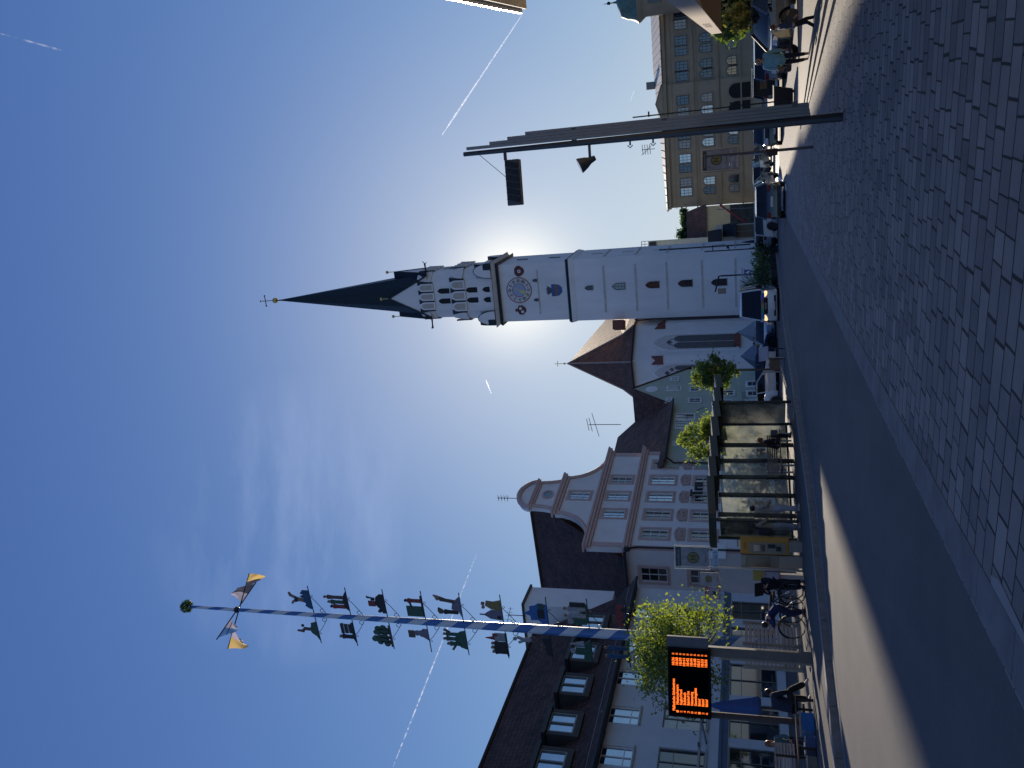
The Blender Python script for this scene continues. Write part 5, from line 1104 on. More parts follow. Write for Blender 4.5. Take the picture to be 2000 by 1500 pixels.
SG.append((1, 4, 'guild sign with two flame headed dancers on a cloth tent', [([(.3, 0), (1.3, 0), (1.0, .3), (.7, .38), (.55, .1)], CP)] + man(1.02, 1.15, .2, col=CN, hd=CN, lean=.12) + [([(1.1, .78), (1.25, .8), (1.3, 1.02), (1.15, .92), (1.06, .9)], CS)] + man(.55, 1.05, .14, col=CD, hd=CN) + [([(.48, .72), (.62, .72), (.72, .9), (.58, .92), (.46, .86)], CN)]))
SG.append((-1, 4, 'guild sign with a crowd of green musicians', [([(.3, 0), (1.2, 0), (1.1, .25), (.85, .45), (.5, .4), (.35, .2)], CG)] + man(.5, .9, .3, col=CG) + man(.72, .9, .32, col=CG) + man(.95, .8, .26, col=CG) + [([(.4, .6), (.45, .6), (.3, .85), (.26, .82)], CN), ([(1.0, .5), (1.2, .62), (1.25, .55), (1.05, .42)], CN)]))
SG.append((1, 5, 'guild sign with a yellow robed pair beside a lilac chapel', [([(.3, 0), (.75, 0), (.75, .4), (.6, .62), (.55, .66), (.55, .85), (.51, .85), (.5, .66), (.35, .45)], CP), R(.36, .5, .05, .2, CD), ([(.75, 0), (1.2, 0), (1.12, .3), (1.15, .55), (.95, .6), (.8, .4)], CY), blob(1.02, .68, .07, CS, 8), blob(.86, .68, .06, CS, 8)]))
SG.append((-1, 5, 'guild sign with a red roofed tower and three dark monks', [R(.3, .66, 0, .42, CW), R(.34, .44, .3, .5, CR_), ([(.46, .42), (.62, .42), (.54, .78)], CR_), R(.3, 1.35, -.03, .03, CD)] + man(.78, .85, .03, col=CD) + man(.97, .9, .03, col=CD) + man(1.16, .85, .03, col=CD)))
SG.append((1, 6, 'guild sign with a big blue star shaped emblem', [([(.3, .0), (1.1, 0), (1.15, .3), (1.05, .42), (1.0, .62), (.82, .62), (.7, .85), (.6, .62), (.4, .6), (.42, .35), (.28, .2)], mat('sign_bright_blue', (.03, .12, .36), .5)), R(.5, .9, .1, .35, CD), blob(1.02, .2, .12, CG)]))
SG.append((-1, 6, 'guild sign with a pale musician over dark bushes', [([(.35, 0), (1.2, 0), (1.1, .2), (.7, .25), (.4, .3)], CD), blob(.5, .62, .16, CN), ([(.42, .7), (.56, .7), (.62, 1.0), (.7, 1.15), (.62, 1.2), (.55, 1.05), (.45, 1.25), (.36, 1.2), (.44, 1.0)], CW), blob(.5, 1.3, .07, CW, 8)] + [blob(x, .3, .1, CN) for x in (.75, .95)]))
SG.append((1, 7, 'guild sign with a white dressed couple at a green table', [R(.4, 1.2, 0, .07, CG)] + man(.7, 1.2, .07, col=CW) + man(1.0, 1.2, .07, col=CW) + [R(.35, .6, .07, .5, CG), blob(.45, .62, .1, CW), R(1.1, 1.25, .07, .6, CD)]))
SG.append((-1, 7, 'guild sign with a green dinghy and a pale sail', [([(.3, 0), (1.3, 0), (1.2, .3), (.5, .2)], CG), ([(.4, .25), (.62, .25), (.55, .75)], CW), R(.7, 1.0, .2, .55, CG), blob(.85, .65, .09, CW)]))
SG.append((1, 8, 'guild sign with a red wagon low on the pole', [R(.35, 1.25, .1, .32, CR_), R(.5, .8, .32, .46, CN), blob(.55, .08, .09, CD), blob(1.05, .08, .09, CD)]))
SG.append((-1, 8, 'guild sign with two blue coated figures low on the pole', [R(.3, 1.2, 0, .07, CG)] + man(.6, 1.2, .07, col=CB) + man(.95, 1.2, .07, col=CB)))
for side, lv, lab, pieces in SG:
    z = at(levels[lv], 1197 + (levels[lv] - 615) * .0617, MY).z; sc = 1.18 + (lv) * .012
    o = thing('guild_sign', ('right hand ' if side > 0 else 'left hand ') + lab, 'sign', (mb.x, MY, z), radians(-22), 'painted guild signs on the maypole')
    rp = .06 + .18 * (1 - (z - mg) / hm)
    br_ = MB(); br_.tube([(side * rp, 0, 0), (side * 1.38 * sc, 0, 0)], .022, 6); br_.tube([(side * (rp + .01), 0, -.62), (side * (rp + .12), 0, -.6), (side * .8, 0, -.22), (side * .98, 0, -.05), (side * 1.02, 0, 0)], .014, 5)
    br_.tube([(side * (rp + .16 + .10 * cos(a_)), 0, -.46 + .10 * sin(a_)) for a_ in [pi * k / 5 for k in range(-3, 7)]], .013, 5)
    br_.tube([(side * (1.06 + .05 * cos(a_)), 0, -.10 + .05 * sin(a_)) for a_ in [pi * k / 4 for k in range(-3, 5)]], .011, 5); br_.build('bracket', dark, o)
    for k, (pts, c) in enumerate(pieces): MB().prism([(side * x * sc * .95, z_ * sc) for x, z_ in pts], -.02 - .004 * k, .02 + .004 * k).build('cut_out_figure', c, o)
# ================================================================== street lamp with tall fins
lp = G(1648, 228); LZ = lp.z; LD = lp.y
L_ = thing('street_lamp', 'tall grey finned lamp column standing in the paved plaza', 'street lamp', (lp.x, lp.y, LZ), radians(-12))
def lh(x): return at(x, 250, LD).z - LZ
MB().tube([(0, 0, -.02), (0, 0, lh(1400)), (0, 0, lh(1150)), (0, 0, lh(905))], [.085, .075, .062, .045], 18).build('column', mat('lamp_column_dark', (.07, .075, .085), .35, .1, 4, metal=.5), L_, smooth=True)
zt4 = [lh(912), lh(957), lh(992), lh(1027)]
for k in range(4): MB().b2(.075 + .062 * k, .135 + .062 * k, -.05 + .010 * k, .05 + .010 * k, .58 + .01 * k, zt4[k]).build('fin', mat('lamp_fin_grey', (.30, .29, .28), .4, .08, 3, metal=.4), L_, bevel=.008)
MB().b2(.05, .36, -.02, .02, .8, .9).b2(.05, .3, -.02, .02, 3.2, 3.3).b2(.05, .3, -.02, .02, 5.0, 5.1).build('fin_bracket', grey, L_)
for z in (lh(1230), lh(1275)): MB().tube([(-.0, 0, z), (-.14, -.02, z)], .02, 6).tube([(-.14, -.02, z - .05), (-.19, -.02, z), (-.14, -.02, z + .05)], .012, 5).build('collar', galv, L_)
zl = lh(985)
MB().tube([(0, 0, zl), (-.20, 0, zl)], .035, 8).build('arm', grey, L_)
lb = MB(); lb.box((-.66, -.03, zl - .16), (.92, .22, .30)); q = lb.build('louvred_lamp_head', mat('lamp_head', (.10, .10, .10), .45, .1, 4, metal=.4), L_, bevel=.02); q.rotation_euler = (0, 0, 0)
lv_ = MB()
for k in range(6): lv_.box((-.98 + .135 * k, -.15, zl - .16), (.1, .03, .27), tx=.0, ty=.25)
lv_.build('louvres', dark, q)
MB().tube([(-.04, 0, lh(935)), (-.55, 0, zl)], .006, 5).build('stay_cable', dark, L_)
zs = lh(1150); MB().tube([(0, 0, zs), (-.34, 0, zs)], .028, 8).build('arm', grey, L_)
sp_ = MB(); sp_.lathe([(.05, -.12), (.07, .0), (.11, .08), (.15, .2), (.155, .23)], n=16); q = sp_.build('spotlight', mat('lamp_head', ()), L_, smooth=True); q.location = (-.36, -.03, zs); q.rotation_euler = (radians(15), radians(-24), 0); MB().prism(circ(.14, 16), -.003, .003).build('lens', pane, q).matrix_local = Matrix.Translation((0, 0, .235)) @ Matrix.Rotation(pi / 2, 4, 'X')
MB().tube([(.40, 0, .9), (.39, 0, lh(1500)), (.38, 0, lh(1237))], .014, 6).b2(.36, .46, -.01, .01, lh(1270), lh(1270) + .03).b2(.36, .47, -.01, .01, lh(1430), lh(1430) + .03).build('side_rod', dark, L_)
MB().b2(-.11, .11, -.11, .11, -.02, .03).build('base_plate', dark, L_)
# ================================================================== bus shelter
a, b = G(1566, 1052), G(1555, 828); fB = Fac(a, math.degrees(atan2(b.x - a.x, b.y - a.y))); LB = (Vector(fB.P) - Vector((b.x, b.y))).length
SZ = gz(a.x, a.y) + .15
sh_ = thing('bus_shelter', 'dark bus shelter of stepped roof plates and dusty glass panels at the kerb', 'bus shelter', (a.x, a.y, SZ), fB.phi)
dusty = glass('dusty_glass', (.80, .86, .80), .55, .05); dks = mat('shelter_dark_green', (.025, .035, .035), .35, .15, 4, metal=.3, coat=.3)
ps = [fB.sz(1480, y)[0] for y in (1052, 1006, 967, 932, 900, 869, 828)]; zr0 = (fB.sz(1398, 1040)[1] + fB.sz(1414, 840)[1]) / 2 - SZ
for k, s in enumerate(ps):
    wd = .07 if k in (0, 6) else .14
    MB().b2(s - wd / 2, s + wd / 2, -.04, .06, -.1, zr0 + .05).build('post', dks, sh_)
for k in range(6):
    s0, s1 = ps[k] + .07, ps[k + 1] - .07; p_ = MB().b2(s0, s1, .0, .012, .22, zr0 - .05).build('glass_panel', dusty, sh_)
MB().b2(ps[0], ps[6], -.012, .03, .12, .2).build('bottom_rail', dks, sh_)
rfx = [fB.sz(1400, y)[0] for y in (1056, 983, 945, 905, 868, 838, 812, 787)]
for k in range(7):
    s0, s1 = rfx[k], rfx[k + 1]; zz_ = zr0 + .05 - .035 * k; r_ = MB()
    r_.hull2([(s0, -1.75, zz_), (s1, -1.75, zz_ + .09), (s1, .5, zz_ + .14), (s0, .5, zz_ + .05)], [(s0, -1.75, zz_ + .27), (s1 - .0, -1.75, zz_ + .36), (s1, .5, zz_ + .41), (s0, .5, zz_ + .32)]); o = r_.build('roof_plate', dks, sh_, bevel=.01)
    MB().hull2([(s1 - .02, -1.7, zz_ + .37), (s1 + .02, -1.7, zz_ + .10), (s1 + .02, .45, zz_ + .15), (s1 - .02, .45, zz_ + .42)], [(s1 + .01, -1.7, zz_ + .37), (s1 + .03, -1.7, zz_ + .10), (s1 + .03, .45, zz_ + .15), (s1 + .01, .45, zz_ + .42)]).build('edge_strip', galv, o)
# end glass wall
MB().b2(ps[6] - .01, ps[6] + .01, -1.3, -.05, .2, zr0 - .05).build('glass_panel', dusty, sh_); MB().b2(ps[6] - .04, ps[6] + .04, -1.38, -1.3, 0, zr0 + .1).build('post', dks, sh_)
MB().b2(ps[0] + .02, ps[0] + .04, -1.1, -.05, .2, zr0 - .05).build('glass_panel', dusty, sh_); MB().b2(ps[0] - .02, ps[0] + .06, -1.18, -1.1, 0, zr0 + .1).build('post', dks, sh_)
pn = MB().b2(ps[0] + .15, ps[1] - .12, .02, .05, zr0 - 1.25, zr0 - .25).build('notice_board', mat('poster_pale', (.75, .75, .72), .6, .35, 1.5), sh_)
MB().prism(circ(.17, 18, ps[0] + .45, zr0 - .42), -.0, .018).build('route_badge', mat('badge_olive', (.22, .24, .08), .6), pn)
# bench in the shelter
be = thing('shelter_bench', 'slatted metal bench inside the glass bus shelter', 'bench', (a.x, a.y, SZ), fB.phi); b0, b1 = ps[3] - .1, ps[5] + .35
sl = MB()
for k in range(6): sl.b2(b0, b1, -.62 + .075 * k, -.57 + .075 * k, .43, .46)
for k in range(5): sl.b2(b0, b1, -.16, -.13, .55 + .08 * k, .61 + .08 * k)
sl.build('slats', mat('bench_wood', (.20, .15, .12), .35, .3, 5), be)
for x in (b0 + .25, b1 - .25): MB().b2(x - .03, x + .03, -.6, -.15, .38, .43).b2(x - .03, x + .03, -.16, -.12, 0, 1.0).b2(x - .03, x + .03, -.6, -.54, 0, .4).build('leg', galv, be)
# ================================================================== signs with the H
bordw = mat('sign_white', (.90, .91, .92), .5, .05, 3); ylw = mat('sign_yellow', (.72, .80, .06), .5, .06, 3); grn = mat('sign_green', (.05, .18, .04), .5, .1, 3)
bluet = mat('sign_blue_text', (.05, .12, .25), .6); dkt = mat('sign_dark_text', (.04, .05, .05), .6)
def hsign(par, x0, x1, z0, z1, y=0.0, top=True, low=True, text_b='Hauptplatz', bus=''):
    W_ = x1 - x0; Hh = z1 - z0; c = (x0 + x1) / 2
    p = MB().b2(x0, x1, y - .02, y + .02, z0, z1).build('sign_panel', bordw, par)
    zt = z1 - Hh * (.16 if top else 0)
    if top: MB().b2(x0 + .003, x1 - .003, y - .03, y - .0202, zt, z1 - .004).build('header_strip', mat('header_dark', (.03, .06, .07), .5, .2, 4), p); text('header_lettering', 'stadtbus', Hh * .10, bordw, p, (c, y - .031, (zt + z1) / 2), depth=.001, width=W_ * .7)
    cz0 = z0 + (zt - z0) * (.56); r_ = min(W_ * .27, (zt - z0) * .3)
    MB().prism(circ(r_, 28, c, cz0), y - .026, y - .0201).build('roundel', grn, p); MB().prism(circ(r_ * .84, 28, c, cz0), y - .030, y - .0265).build('roundel_face', ylw, p)
    text('letter', 'H', r_ * 1.35, grn, p, (c, y - .0305, cz0), depth=.002, bold=.006)
    text('stop_name', text_b, Hh * .065, dkt, p, (c, y - .021, z0 + (zt - z0) * .12), depth=.001, width=W_ * .42)
    if bus: text('stop_number', bus, Hh * .12, dkt, p, (x0 + W_ * .14, y - .021, zt - Hh * .1), depth=.001)
    return p
def frame(par, x0, x1, z0, z1, y=0): 
    return MB().ring([(x0, z0), (x1, z0), (x1, z1), (x0, z1)], [(x0 + .03, z0 + .03), (x1 - .03, z0 + .03), (x1 - .03, z1 - .03), (x0 + .03, z1 - .03)], y - .03, y + .03).build('frame', galv, par, bevel=.004)
hp_ = G(1578, 1116); Y_ = hp_.y
o = thing('bus_stop_sign', 'large framed bus stop sign with a yellow green H roundel left of the ticket machine', 'sign', (hp_.x, Y_, SZ))
zof = lambda px, py, Y: at(px, py, Y).z - SZ
x0 = at(1355, 1110, Y_).x - hp_.x; x1 = at(1355, 1068, Y_).x - hp_.x; hsign(o, x0, x1, zof(1388, 1090, Y_) + .06, zof(1320, 1090, Y_)); frame(o, x0 - .04, x1 + .04, zof(1388, 1090, Y_), zof(1320, 1090, Y_) + .05)
MB().tube([(0, 0, -.02), (0, 0, zof(1322, 1112, Y_))], .035, 10).build('pole', galv, o, smooth=True)
lowz = zof(1392, 1090, Y_); pl_ = MB().b2(x0 + .04, x1 - .05, -.02, .02, lowz - .17, lowz).build('line_plate', mat('plate_pale_blue', (.42, .52, .62), .5), o); text('line_lettering', 'Linie 1', .15, bluet, pl_, ((x0 + x1) / 2, -.021, lowz - .085), depth=.001, width=.45)
MB().b2(x0 + .0, .02, -.01, .01, lowz - .02, lowz + .02).build('sign_arm', galv, o)
pz0, pz1 = zof(1524, 1120, Y_), zof(1471, 1120, Y_)
tb = MB().b2(-.04, -.34, -.03, .0, pz0, pz1 - (pz1 - pz0) * .38).build('timetable', mat('timetable_paper', (.42, .40, .42), .6, .15, 9), o); MB().ring([(-.34, pz0), (-.04, pz0), (-.04, pz1 - .36), (-.34, pz1 - .36)], [(-.32, pz0 + .02), (-.06, pz0 + .02), (-.06, pz1 - .38), (-.32, pz1 - .38)], -.04, -.031).build('red_frame', CR_, tb)
MB().b2(-.04, -.36, -.03, .0, pz1 - .33, pz1).build('yellow_panel', mat('panel_yellow', (.42, .30, .05), .6, .1, 3), o)
Y2 = 30.5; q = at(1575, 1119, Y2)
o = thing('bus_stop_sign', 'smaller dull bus stop sign with an H roundel directly right of the drugstore sign', 'sign', (q.x + .1, Y2, SZ)); x0 = at(1386, 1143, Y2).x - q.x - .1; x1 = at(1386, 1118, Y2).x - q.x - .1
hsign(o, x0, x1, zof(1405, 1130, Y2), zof(1367, 1130, Y2), top=False); MB().tube([(0, .04, -.02), (0, .04, zof(1366, 1118, Y2))], .03, 8).build('pole', galv, o)
hq = G(1590, 287); o = thing('bus_stop_sign', 'bus stop sign with an H roundel on the plaza beside the tall lamp column', 'sign', (hq.x, hq.y, hq.z), radians(8)); Y_ = hq.y; zo2_ = lambda px, py: at(px, py, Y_).z - hq.z
x0 = at(1400, 333, Y_).x - hq.x; x1 = at(1400, 294, Y_).x - hq.x
hsign(o, x0, x1, zo2_(1424, 310), zo2_(1372, 310), bus='B'); frame(o, x0 - .05, x1 + .06, zo2_(1443, 310), zo2_(1371, 310) + .02)
pp = MB().b2(x0 + .02, x1 - .02, -.01, .01, zo2_(1442, 310) + .02, zo2_(1425, 310)).build('stickered_plate', mat('stickers', (.36, .36, .38), .5, .6, 14), o)
MB().tube([(.0, 0, -.02), (0, 0, zo2_(1372, 287))], .04, 10).build('pole', mat('pole_brown_grey', (.10, .09, .09), .5, .15, 5), o, smooth=True); MB().b2(-.1, .02, -.1, .1, .95, 1.25).build('small_bin', mat('bin_brown', (.06, .025, .02), .5), o)
MB().b2(x1, .0, -.01, .01, zo2_(1371, 310) - .1, zo2_(1371, 310) - .06).b2(x1, .0, -.01, .01, zo2_(1438, 310), zo2_(1438, 310) + .04).build('sign_arm', galv, o)
# ================================================================== ticket machine and neighbours
g_ = G(1577, 1068); tm = thing('ticket_machine', 'ticket machine with an orange front frame left of the bus shelter', 'ticket machine', (g_.x, g_.y, SZ), radians(4)); Y_ = g_.y
org = mat('machine_orange', (.55, .26, .03), .5, .1, 3); bge = mat('machine_beige', (.30, .25, .17), .5, .15, 2)
x0 = at(1500, 1083, Y_).x - g_.x; x1 = at(1500, 1051, Y_).x - g_.x; z1_ = zof(1446, 1068, Y_); z0_ = zof(1541, 1068, Y_)
MB().b2(x0, x1, 0, .45, z0_, z1_).build('housing', org, tm, bevel=.03); MB().b2(x0 + .1, x1 - .1, -.0, .4, 0, z0_).build('base', mat('base_steel', (.25, .24, .21), .4, .1, 4, metal=.5), tm)
fp = MB().b2(x0 + .03, x1 - .15, -.02, -.001, z0_ + .1, z1_ - .28).build('front_panel', bge, tm); MB().b2(x0 + .1, x1 - .22, -.035, -.0205, z0_ + .75, z1_ - .42).build('screen', pane, fp); MB().b2(x0 + .12, x0 + .26, -.05, -.0205, z0_ + .25, z0_ + .4).build('ticket_slot', dark, fp); MB().b2(x1 - .32, x1 - .2, -.04, -.0205, z0_ + .42, z0_ + .66).build('coin_panel', dark, fp)
text('post_lettering', 'DHL', .12, mat('lettering_red', (.30, .05, .02), .6), tm, ((x0 + x1) / 2, -.002, z1_ - .15), depth=.003)
g2 = G(1577, 1097); cb_ = thing('advertising_pillar', 'plain beige display cabinet between the ticket machine and the bus stop pole', 'cabinet', (g2.x, g2.y, SZ), radians(3)); x0 = at(1500, 1110, Y_).x - g2.x; x1 = at(1500, 1085, Y_).x - g2.x
MB().b2(x0, x1, 0, .4, .75, z1_).build('cabinet', mat('cabinet_beige_grey', (.26, .245, .20), .35, .25, 1.5, coat=.3), cb_, bevel=.02); MB().b2(x0 + .02, x1 - .02, .02, .38, 0, .75).build('plinth', mat('plinth_pale', (.42, .38, .30), .5, .1, 3), cb_); MB().b2(x0 + .04, x1 - .04, -.012, -.001, 1.0, z1_ - .15).build('glass_door', mat('cabinet_glass', (.15, .14, .10), .15, .3, 1.5), cb_)
g2 = G(1578, 1131); o = thing('white_meter_box', 'narrow white service box standing in front of the bicycles', 'box', (g2.x, g2.y, SZ)); hb_ = zof(1504, 1131, g2.y); MB().b2(-.1, .1, 0, .3, 0, hb_).build('body', mat('meter_white', (.55, .54, .52), .45, .08, 4), o, bevel=.015); MB().b2(-.12, .12, -.02, .32, hb_ + .003, hb_ + .04).build('lid', galv, o)
# ================================================================== departure display
g_ = G(1597, 1288); Y_ = g_.y; zo = g_.z + .13
o = thing('departure_display', 'black departure display with ten lines of glowing orange text on a broad post', 'display', (g_.x, Y_, zo), radians(2)); zf_ = lambda px, py: at(px, py, Y_).z - zo
xs0 = at(1340, 1393, Y_).x - g_.x; xs1 = at(1340, 1263, Y_).x - g_.x; zz0 = zf_(1386, 1325); zz1 = zf_(1306, 1325)
conc = mat('display_post', (.16, .14, .115), .6, .2, 3, bump=.2)
MB().b2(-.13, .13, .0, .22, 0, zz1 + .02).build('post', conc, o, bevel=.01); MB().b2(-.2, -.131, .04, .2, 0, zz0 - .3).build('post_flank', mat('post_flank_pale', (.34, .28, .21), .6, .15, 3), o)
bx = MB().b2(xs0 - .03, xs1, -.2, .05, zz0 - .04, zz1).build('housing', mat('housing_black', (.006, .006, .008), .7, spec=.15), o, bevel=.02)
MB().b2(xs1, xs1 + .3, -.12, .0, zz0 + .02, zz1 + .02).build('side_housing', mat('housing_grey', (.09, .10, .12), .4, .2, 3), o)
MB().b2(xs0 + .03, xs1 - .04, -.208, -.2, zz0 + .02, zz1 - .05).build('screen', mat('screen_black', (.003, .003, .005), .9, spec=0), bx)
led = mat('led_orange', (.8, .2, .03), .6, emit=(1.0, .16, .015), es=1.25)
rows = [('', 'Pfaffenhofen Schulzentrum', 61, '18:36'), ('1', 'Niederscheyern', 38, '18:38'), ('2', 'Kuglhof Nord', 29, '18:39'), ('4', 'Sulzbach', 24, '18:41'), ('3', 'Bahnhof Ost', 27, '18:42'), ('8', 'Heissmanning', 26, '18:44'), ('5', 'Gewerbegebiet', 34, '18:48'), ('1', 'Bahnhof', 14, '18:51'), ('2', 'Bahnhof', 14, '18:53'), ('6', 'Bahnhof', 14, '18:56')]
wpx = (xs1 - xs0) / 130.0; rowh = (zz1 - zz0 - .14) / 10
for k, (n_, d_, w_, tm_) in enumerate(rows):
    z = zz1 - .11 - rowh * (k + .5); ang = (pi / 2, 0, 0)
    if n_: text('led_text', n_, rowh * .95, led, bx, (xs0 + 9 * wpx, -.2095, z), ang, depth=.0008, width=4 * wpx)
    x = xs0 + (10 if k == 0 else 22) * wpx; text('led_text', d_, rowh * 1.0, led, bx, (x + w_ * wpx / 2, -.2095, z), ang, depth=.0008, width=w_ * wpx, bold=.004)
    text('led_text', tm_, rowh * 1.0, led, bx, (xs1 - 26 * wpx, -.2095, z), ang, depth=.0008, width=15 * wpx, bold=.004); text('led_text', 'B', rowh * .9, led, bx, (xs1 - 11 * wpx, -.2095, z), ang, depth=.0008, width=3 * wpx)
g3 = at(1597, 1408, Y_ + .4); MB().tube([(g3.x - g_.x, .3, 0), (g3.x - g_.x + .02, .2, zz0 + .1)], .09, 10).build('rear_post', mat('rear_post_brown', (.07, .05, .045), .6, .2, 3), o)
# ================================================================== slatted screen, closed parasol, shop sign, bench
a, b = G(1572, 1222), G(1580, 1312); f_ = Fac(a, math.degrees(atan2(b.x - a.x, b.y - a.y))); L2 = (Vector((b.x, b.y)) - f_.P).length; ht = at(1452, 1222, a.y).z - SZ
o = thing('slatted_screen', 'weathered grey wooden screen of horizontal slats behind the display post', 'screen', (a.x, a.y, SZ), f_.phi); n_ = 14
for k in range(n_): MB().b2(.06, L2, -.012, .012, .08 + (ht - .1) * k / n_, .08 + (ht - .1) * (k + .72) / n_).build('slat', wood, o)
for x in (0.03, L2 / 2, L2 - .03): MB().b2(x - .04, x + .04, -.05, .06, 0, ht + .02).build('post', mat('screen_post', (.30, .26, .20), .6, .2, 4), o)

pz = at(1385, 1395, 27.5); g4 = gz(pz.x, 27.5) + .15; o = thing('closed_parasol', 'folded blue market parasol below the departure display', 'parasol', (at(1560, 1392, 27.5).x, 27.5, g4)); zt = at(1385, 1392, 27.5).z - g4; zb5 = at(1487, 1385, 27.5).z - g4
c_ = MB(); n_ = 18; vs = []
prof = [(.03, zt), (.10, zt - .25), (.20, zb5 + (zt - zb5) * .55), (.30, zb5 + (zt - zb5) * .2), (.36, zb5 + .1), (.30, zb5)]
for r_, z in prof:
    for k in range(n_): q_ = r_ * (1 + .16 * cos(k * 2 * pi / n_ * 6)); vs.append((q_ * cos(2 * pi * k / n_), q_ * sin(2 * pi * k / n_), z))
c_.add(vs, [(i * n_ + k, i * n_ + (k + 1) % n_, (i + 1) * n_ + (k + 1) % n_, (i + 1) * n_ + k) for i in range(5) for k in range(n_)]); c_.build('fabric', mat('parasol_blue', (.045, .09, .24), .9, .12, 3), o, smooth=True); MB().tube([(0, 0, 0), (0, 0, zt + .08)], .03, 8).build('pole', wood, o); MB().lathe([(.3, 0), (.3, .06), (.06, .1)], n=12).build('foot', dark, o)
# drugstore sign fixed to the shop house wall
q0 = fW.sz(1408, 1157, -1.2); q1 = fW.sz(1377, 1157, -1.2); Ysg = 44.0
qa, qb = at(1392, 1171, Ysg), at(1392, 1145, Ysg); zc0, zc1_ = at(1408, 1158, Ysg).z, at(1377, 1158, Ysg).z
o = thing('drugstore_sign', 'white square shop sign with a red outline and dark letter M', 'sign', ((qa.x + qb.x) / 2, Ysg, (zc0 + zc1_) / 2)); w_ = (qb.x - qa.x) / 2; h_ = (zc1_ - zc0) / 2
MB().b2(-w_, w_, -.06, .06, -h_, h_).build('panel', mat('panel_pinkish', (.50, .48, .50), .5), o, bevel=.01); redm = mat('sign_red_paint', (.42, .05, .07), .5)
MB().b2(-w_ + .003, w_ - .003, -.07, -.0605, h_ * .56, h_ - .004).build('red_band', redm, o); text('sign_lettering', 'MÜLLER', .17, mat('panel_pinkish', ()), o, (0, -.071, h_ * .77), depth=.001, width=w_ * 1.5)
zc_ = -h_ * .22; s_ = w_ * .88; t_ = h_ * .72; out = [(-s_, -t_), (-.35 * s_, -t_ * .86), (0, -t_ * .55), (.35 * s_, -t_ * .86), (s_, -t_), (s_ * .86, -.35 * t_), (s_ * .62, 0), (s_ * .86, .35 * t_), (s_, t_), (.35 * s_, t_ * .86), (0, t_ * .6), (-.35 * s_, t_ * .86), (-s_, t_), (-s_ * .86, .35 * t_), (-s_ * .62, 0), (-s_ * .86, -.35 * t_)]
MB().ring([(x, z + zc_) for x, z in out], [(x * .86, z * .86 + zc_) for x, z in out], -.07, -.0605).build('butterfly_outline', redm, o); text('letter', 'M', h_ * .75, mat('letter_navy', (.02, .02, .06), .5), o, (0, -.071, zc_), depth=.002, bold=.012)
ww_ = fW.w(fW.sz(1392, 1160)[0]); d_ = Vector((ww_.x, ww_.y, 0)) - Vector(o.location); d_.z = 0
for z in (h_ * .6, -h_ * .6): MB().tube([(-w_, 0, z), (d_.x * .96, d_.y * .96, z)], .025, 5).build('bracket', dark, o)
# bench near the lower left with crates below
g5 = G(1605, 1400); g6 = G(1612, 1500); f_ = Fac(g6, math.degrees(atan2(g5.x - g6.x, g5.y - g6.y))); BZ = gz(g5.x, g5.y) + .15
o = thing('park_bench', 'slatted wooden bench with a backrest at the lower left kerb', 'bench', (g6.x - .3, g6.y, BZ), f_.phi); LBn = 2.3
st = MB()
for k in range(5): st.b2(-.6, LBn, .05 + .09 * k, .12 + .09 * k, .44, .47)
st.build('seat', mat('bench_brown', (.16, .10, .07), .45, .3, 5), o); bk = MB()
for k in range(7): bk.b2(-.6, 1.15, .54, .57, .52 + .075 * k, .575 + .075 * k)
bk.build('backrest', wood, o)
for x in (-.45, .8, LBn - .15): MB().b2(x - .03, x + .03, .05, .5, .4, .44).b2(x - .03, x + .03, .05, .1, 0, .42).b2(x - .03, x + .03, .53, .585 - .02, 0, 1.0 if x < 1.2 else .44).build('leg', dark, o)
for nm, x, w_, h_, c, lab in (('blue_crate', 1.55, .5, .34, (.02, .16, .42), 'glossy bright blue crate under the wooden bench'), ('storage_box', .95, .36, .26, (.05, .10, .22), 'dark blue box with a pale label under the bench, left of the bright crate'), ('storage_box', .42, .4, .24, (.18, .17, .15), 'grey brown cardboard box under the bench')):
    p = o.matrix_basis @ Vector((x, .28, 0)) if False else Vector((o.location.x, o.location.y, BZ)) + Matrix.Rotation(f_.phi, 3, 'Z') @ Vector((x, .25, 0)); q = thing(nm, lab, 'crate', p, f_.phi); MB().b2(-w_ / 2, w_ / 2, -.17, .17, .01, h_).build('body', mat(nm + str(x), c, .25, .15, 3), q, bevel=.02); MB().b2(-w_ / 2 - .01, w_ / 2 + .01, -.18, .18, h_ + .002, h_ + .03).build('lid', galv if x > 1 else mat('lid_white', (.5, .5, .5), .5), q, bevel=.005)
# dark planter box on the right
g7 = G(1552, 196); o = thing('dark_planter_box', 'large black box tub standing in the sun beside the steps', 'tub', (g7.x, g7.y, g7.z), radians(-20)); wq = .62; hq_ = at(1512, 196, g7.y).z - g7.z
MB().hull2([(-wq * .75, -.4, 0.08), (wq * .75, -.4, .08), (wq * .75, .5, .08), (-wq * .75, .5, .08)], [(-wq, -.5, hq_), (wq, -.5, hq_), (wq, .6, hq_), (-wq, .6, hq_)]).build('tub', blackm, o, bevel=.02); MB().ring([(-wq - .03, -.03), (wq + .03, -.03), (wq + .03, .03), (-wq - .03, .03)], [(-wq + .03, -.02), (wq - .03, -.02), (wq - .03, .02), (-wq + .03, .02)], -.5, .6).build('rim', dark, o).location = (0, 0, hq_)
for x, y in ((-.35, -.3), (.35, -.3), (.35, .4), (-.35, .4)): MB().b2(x - .04, x + .04, y - .04, y + .04, 0, .08).build('foot', dark, o)
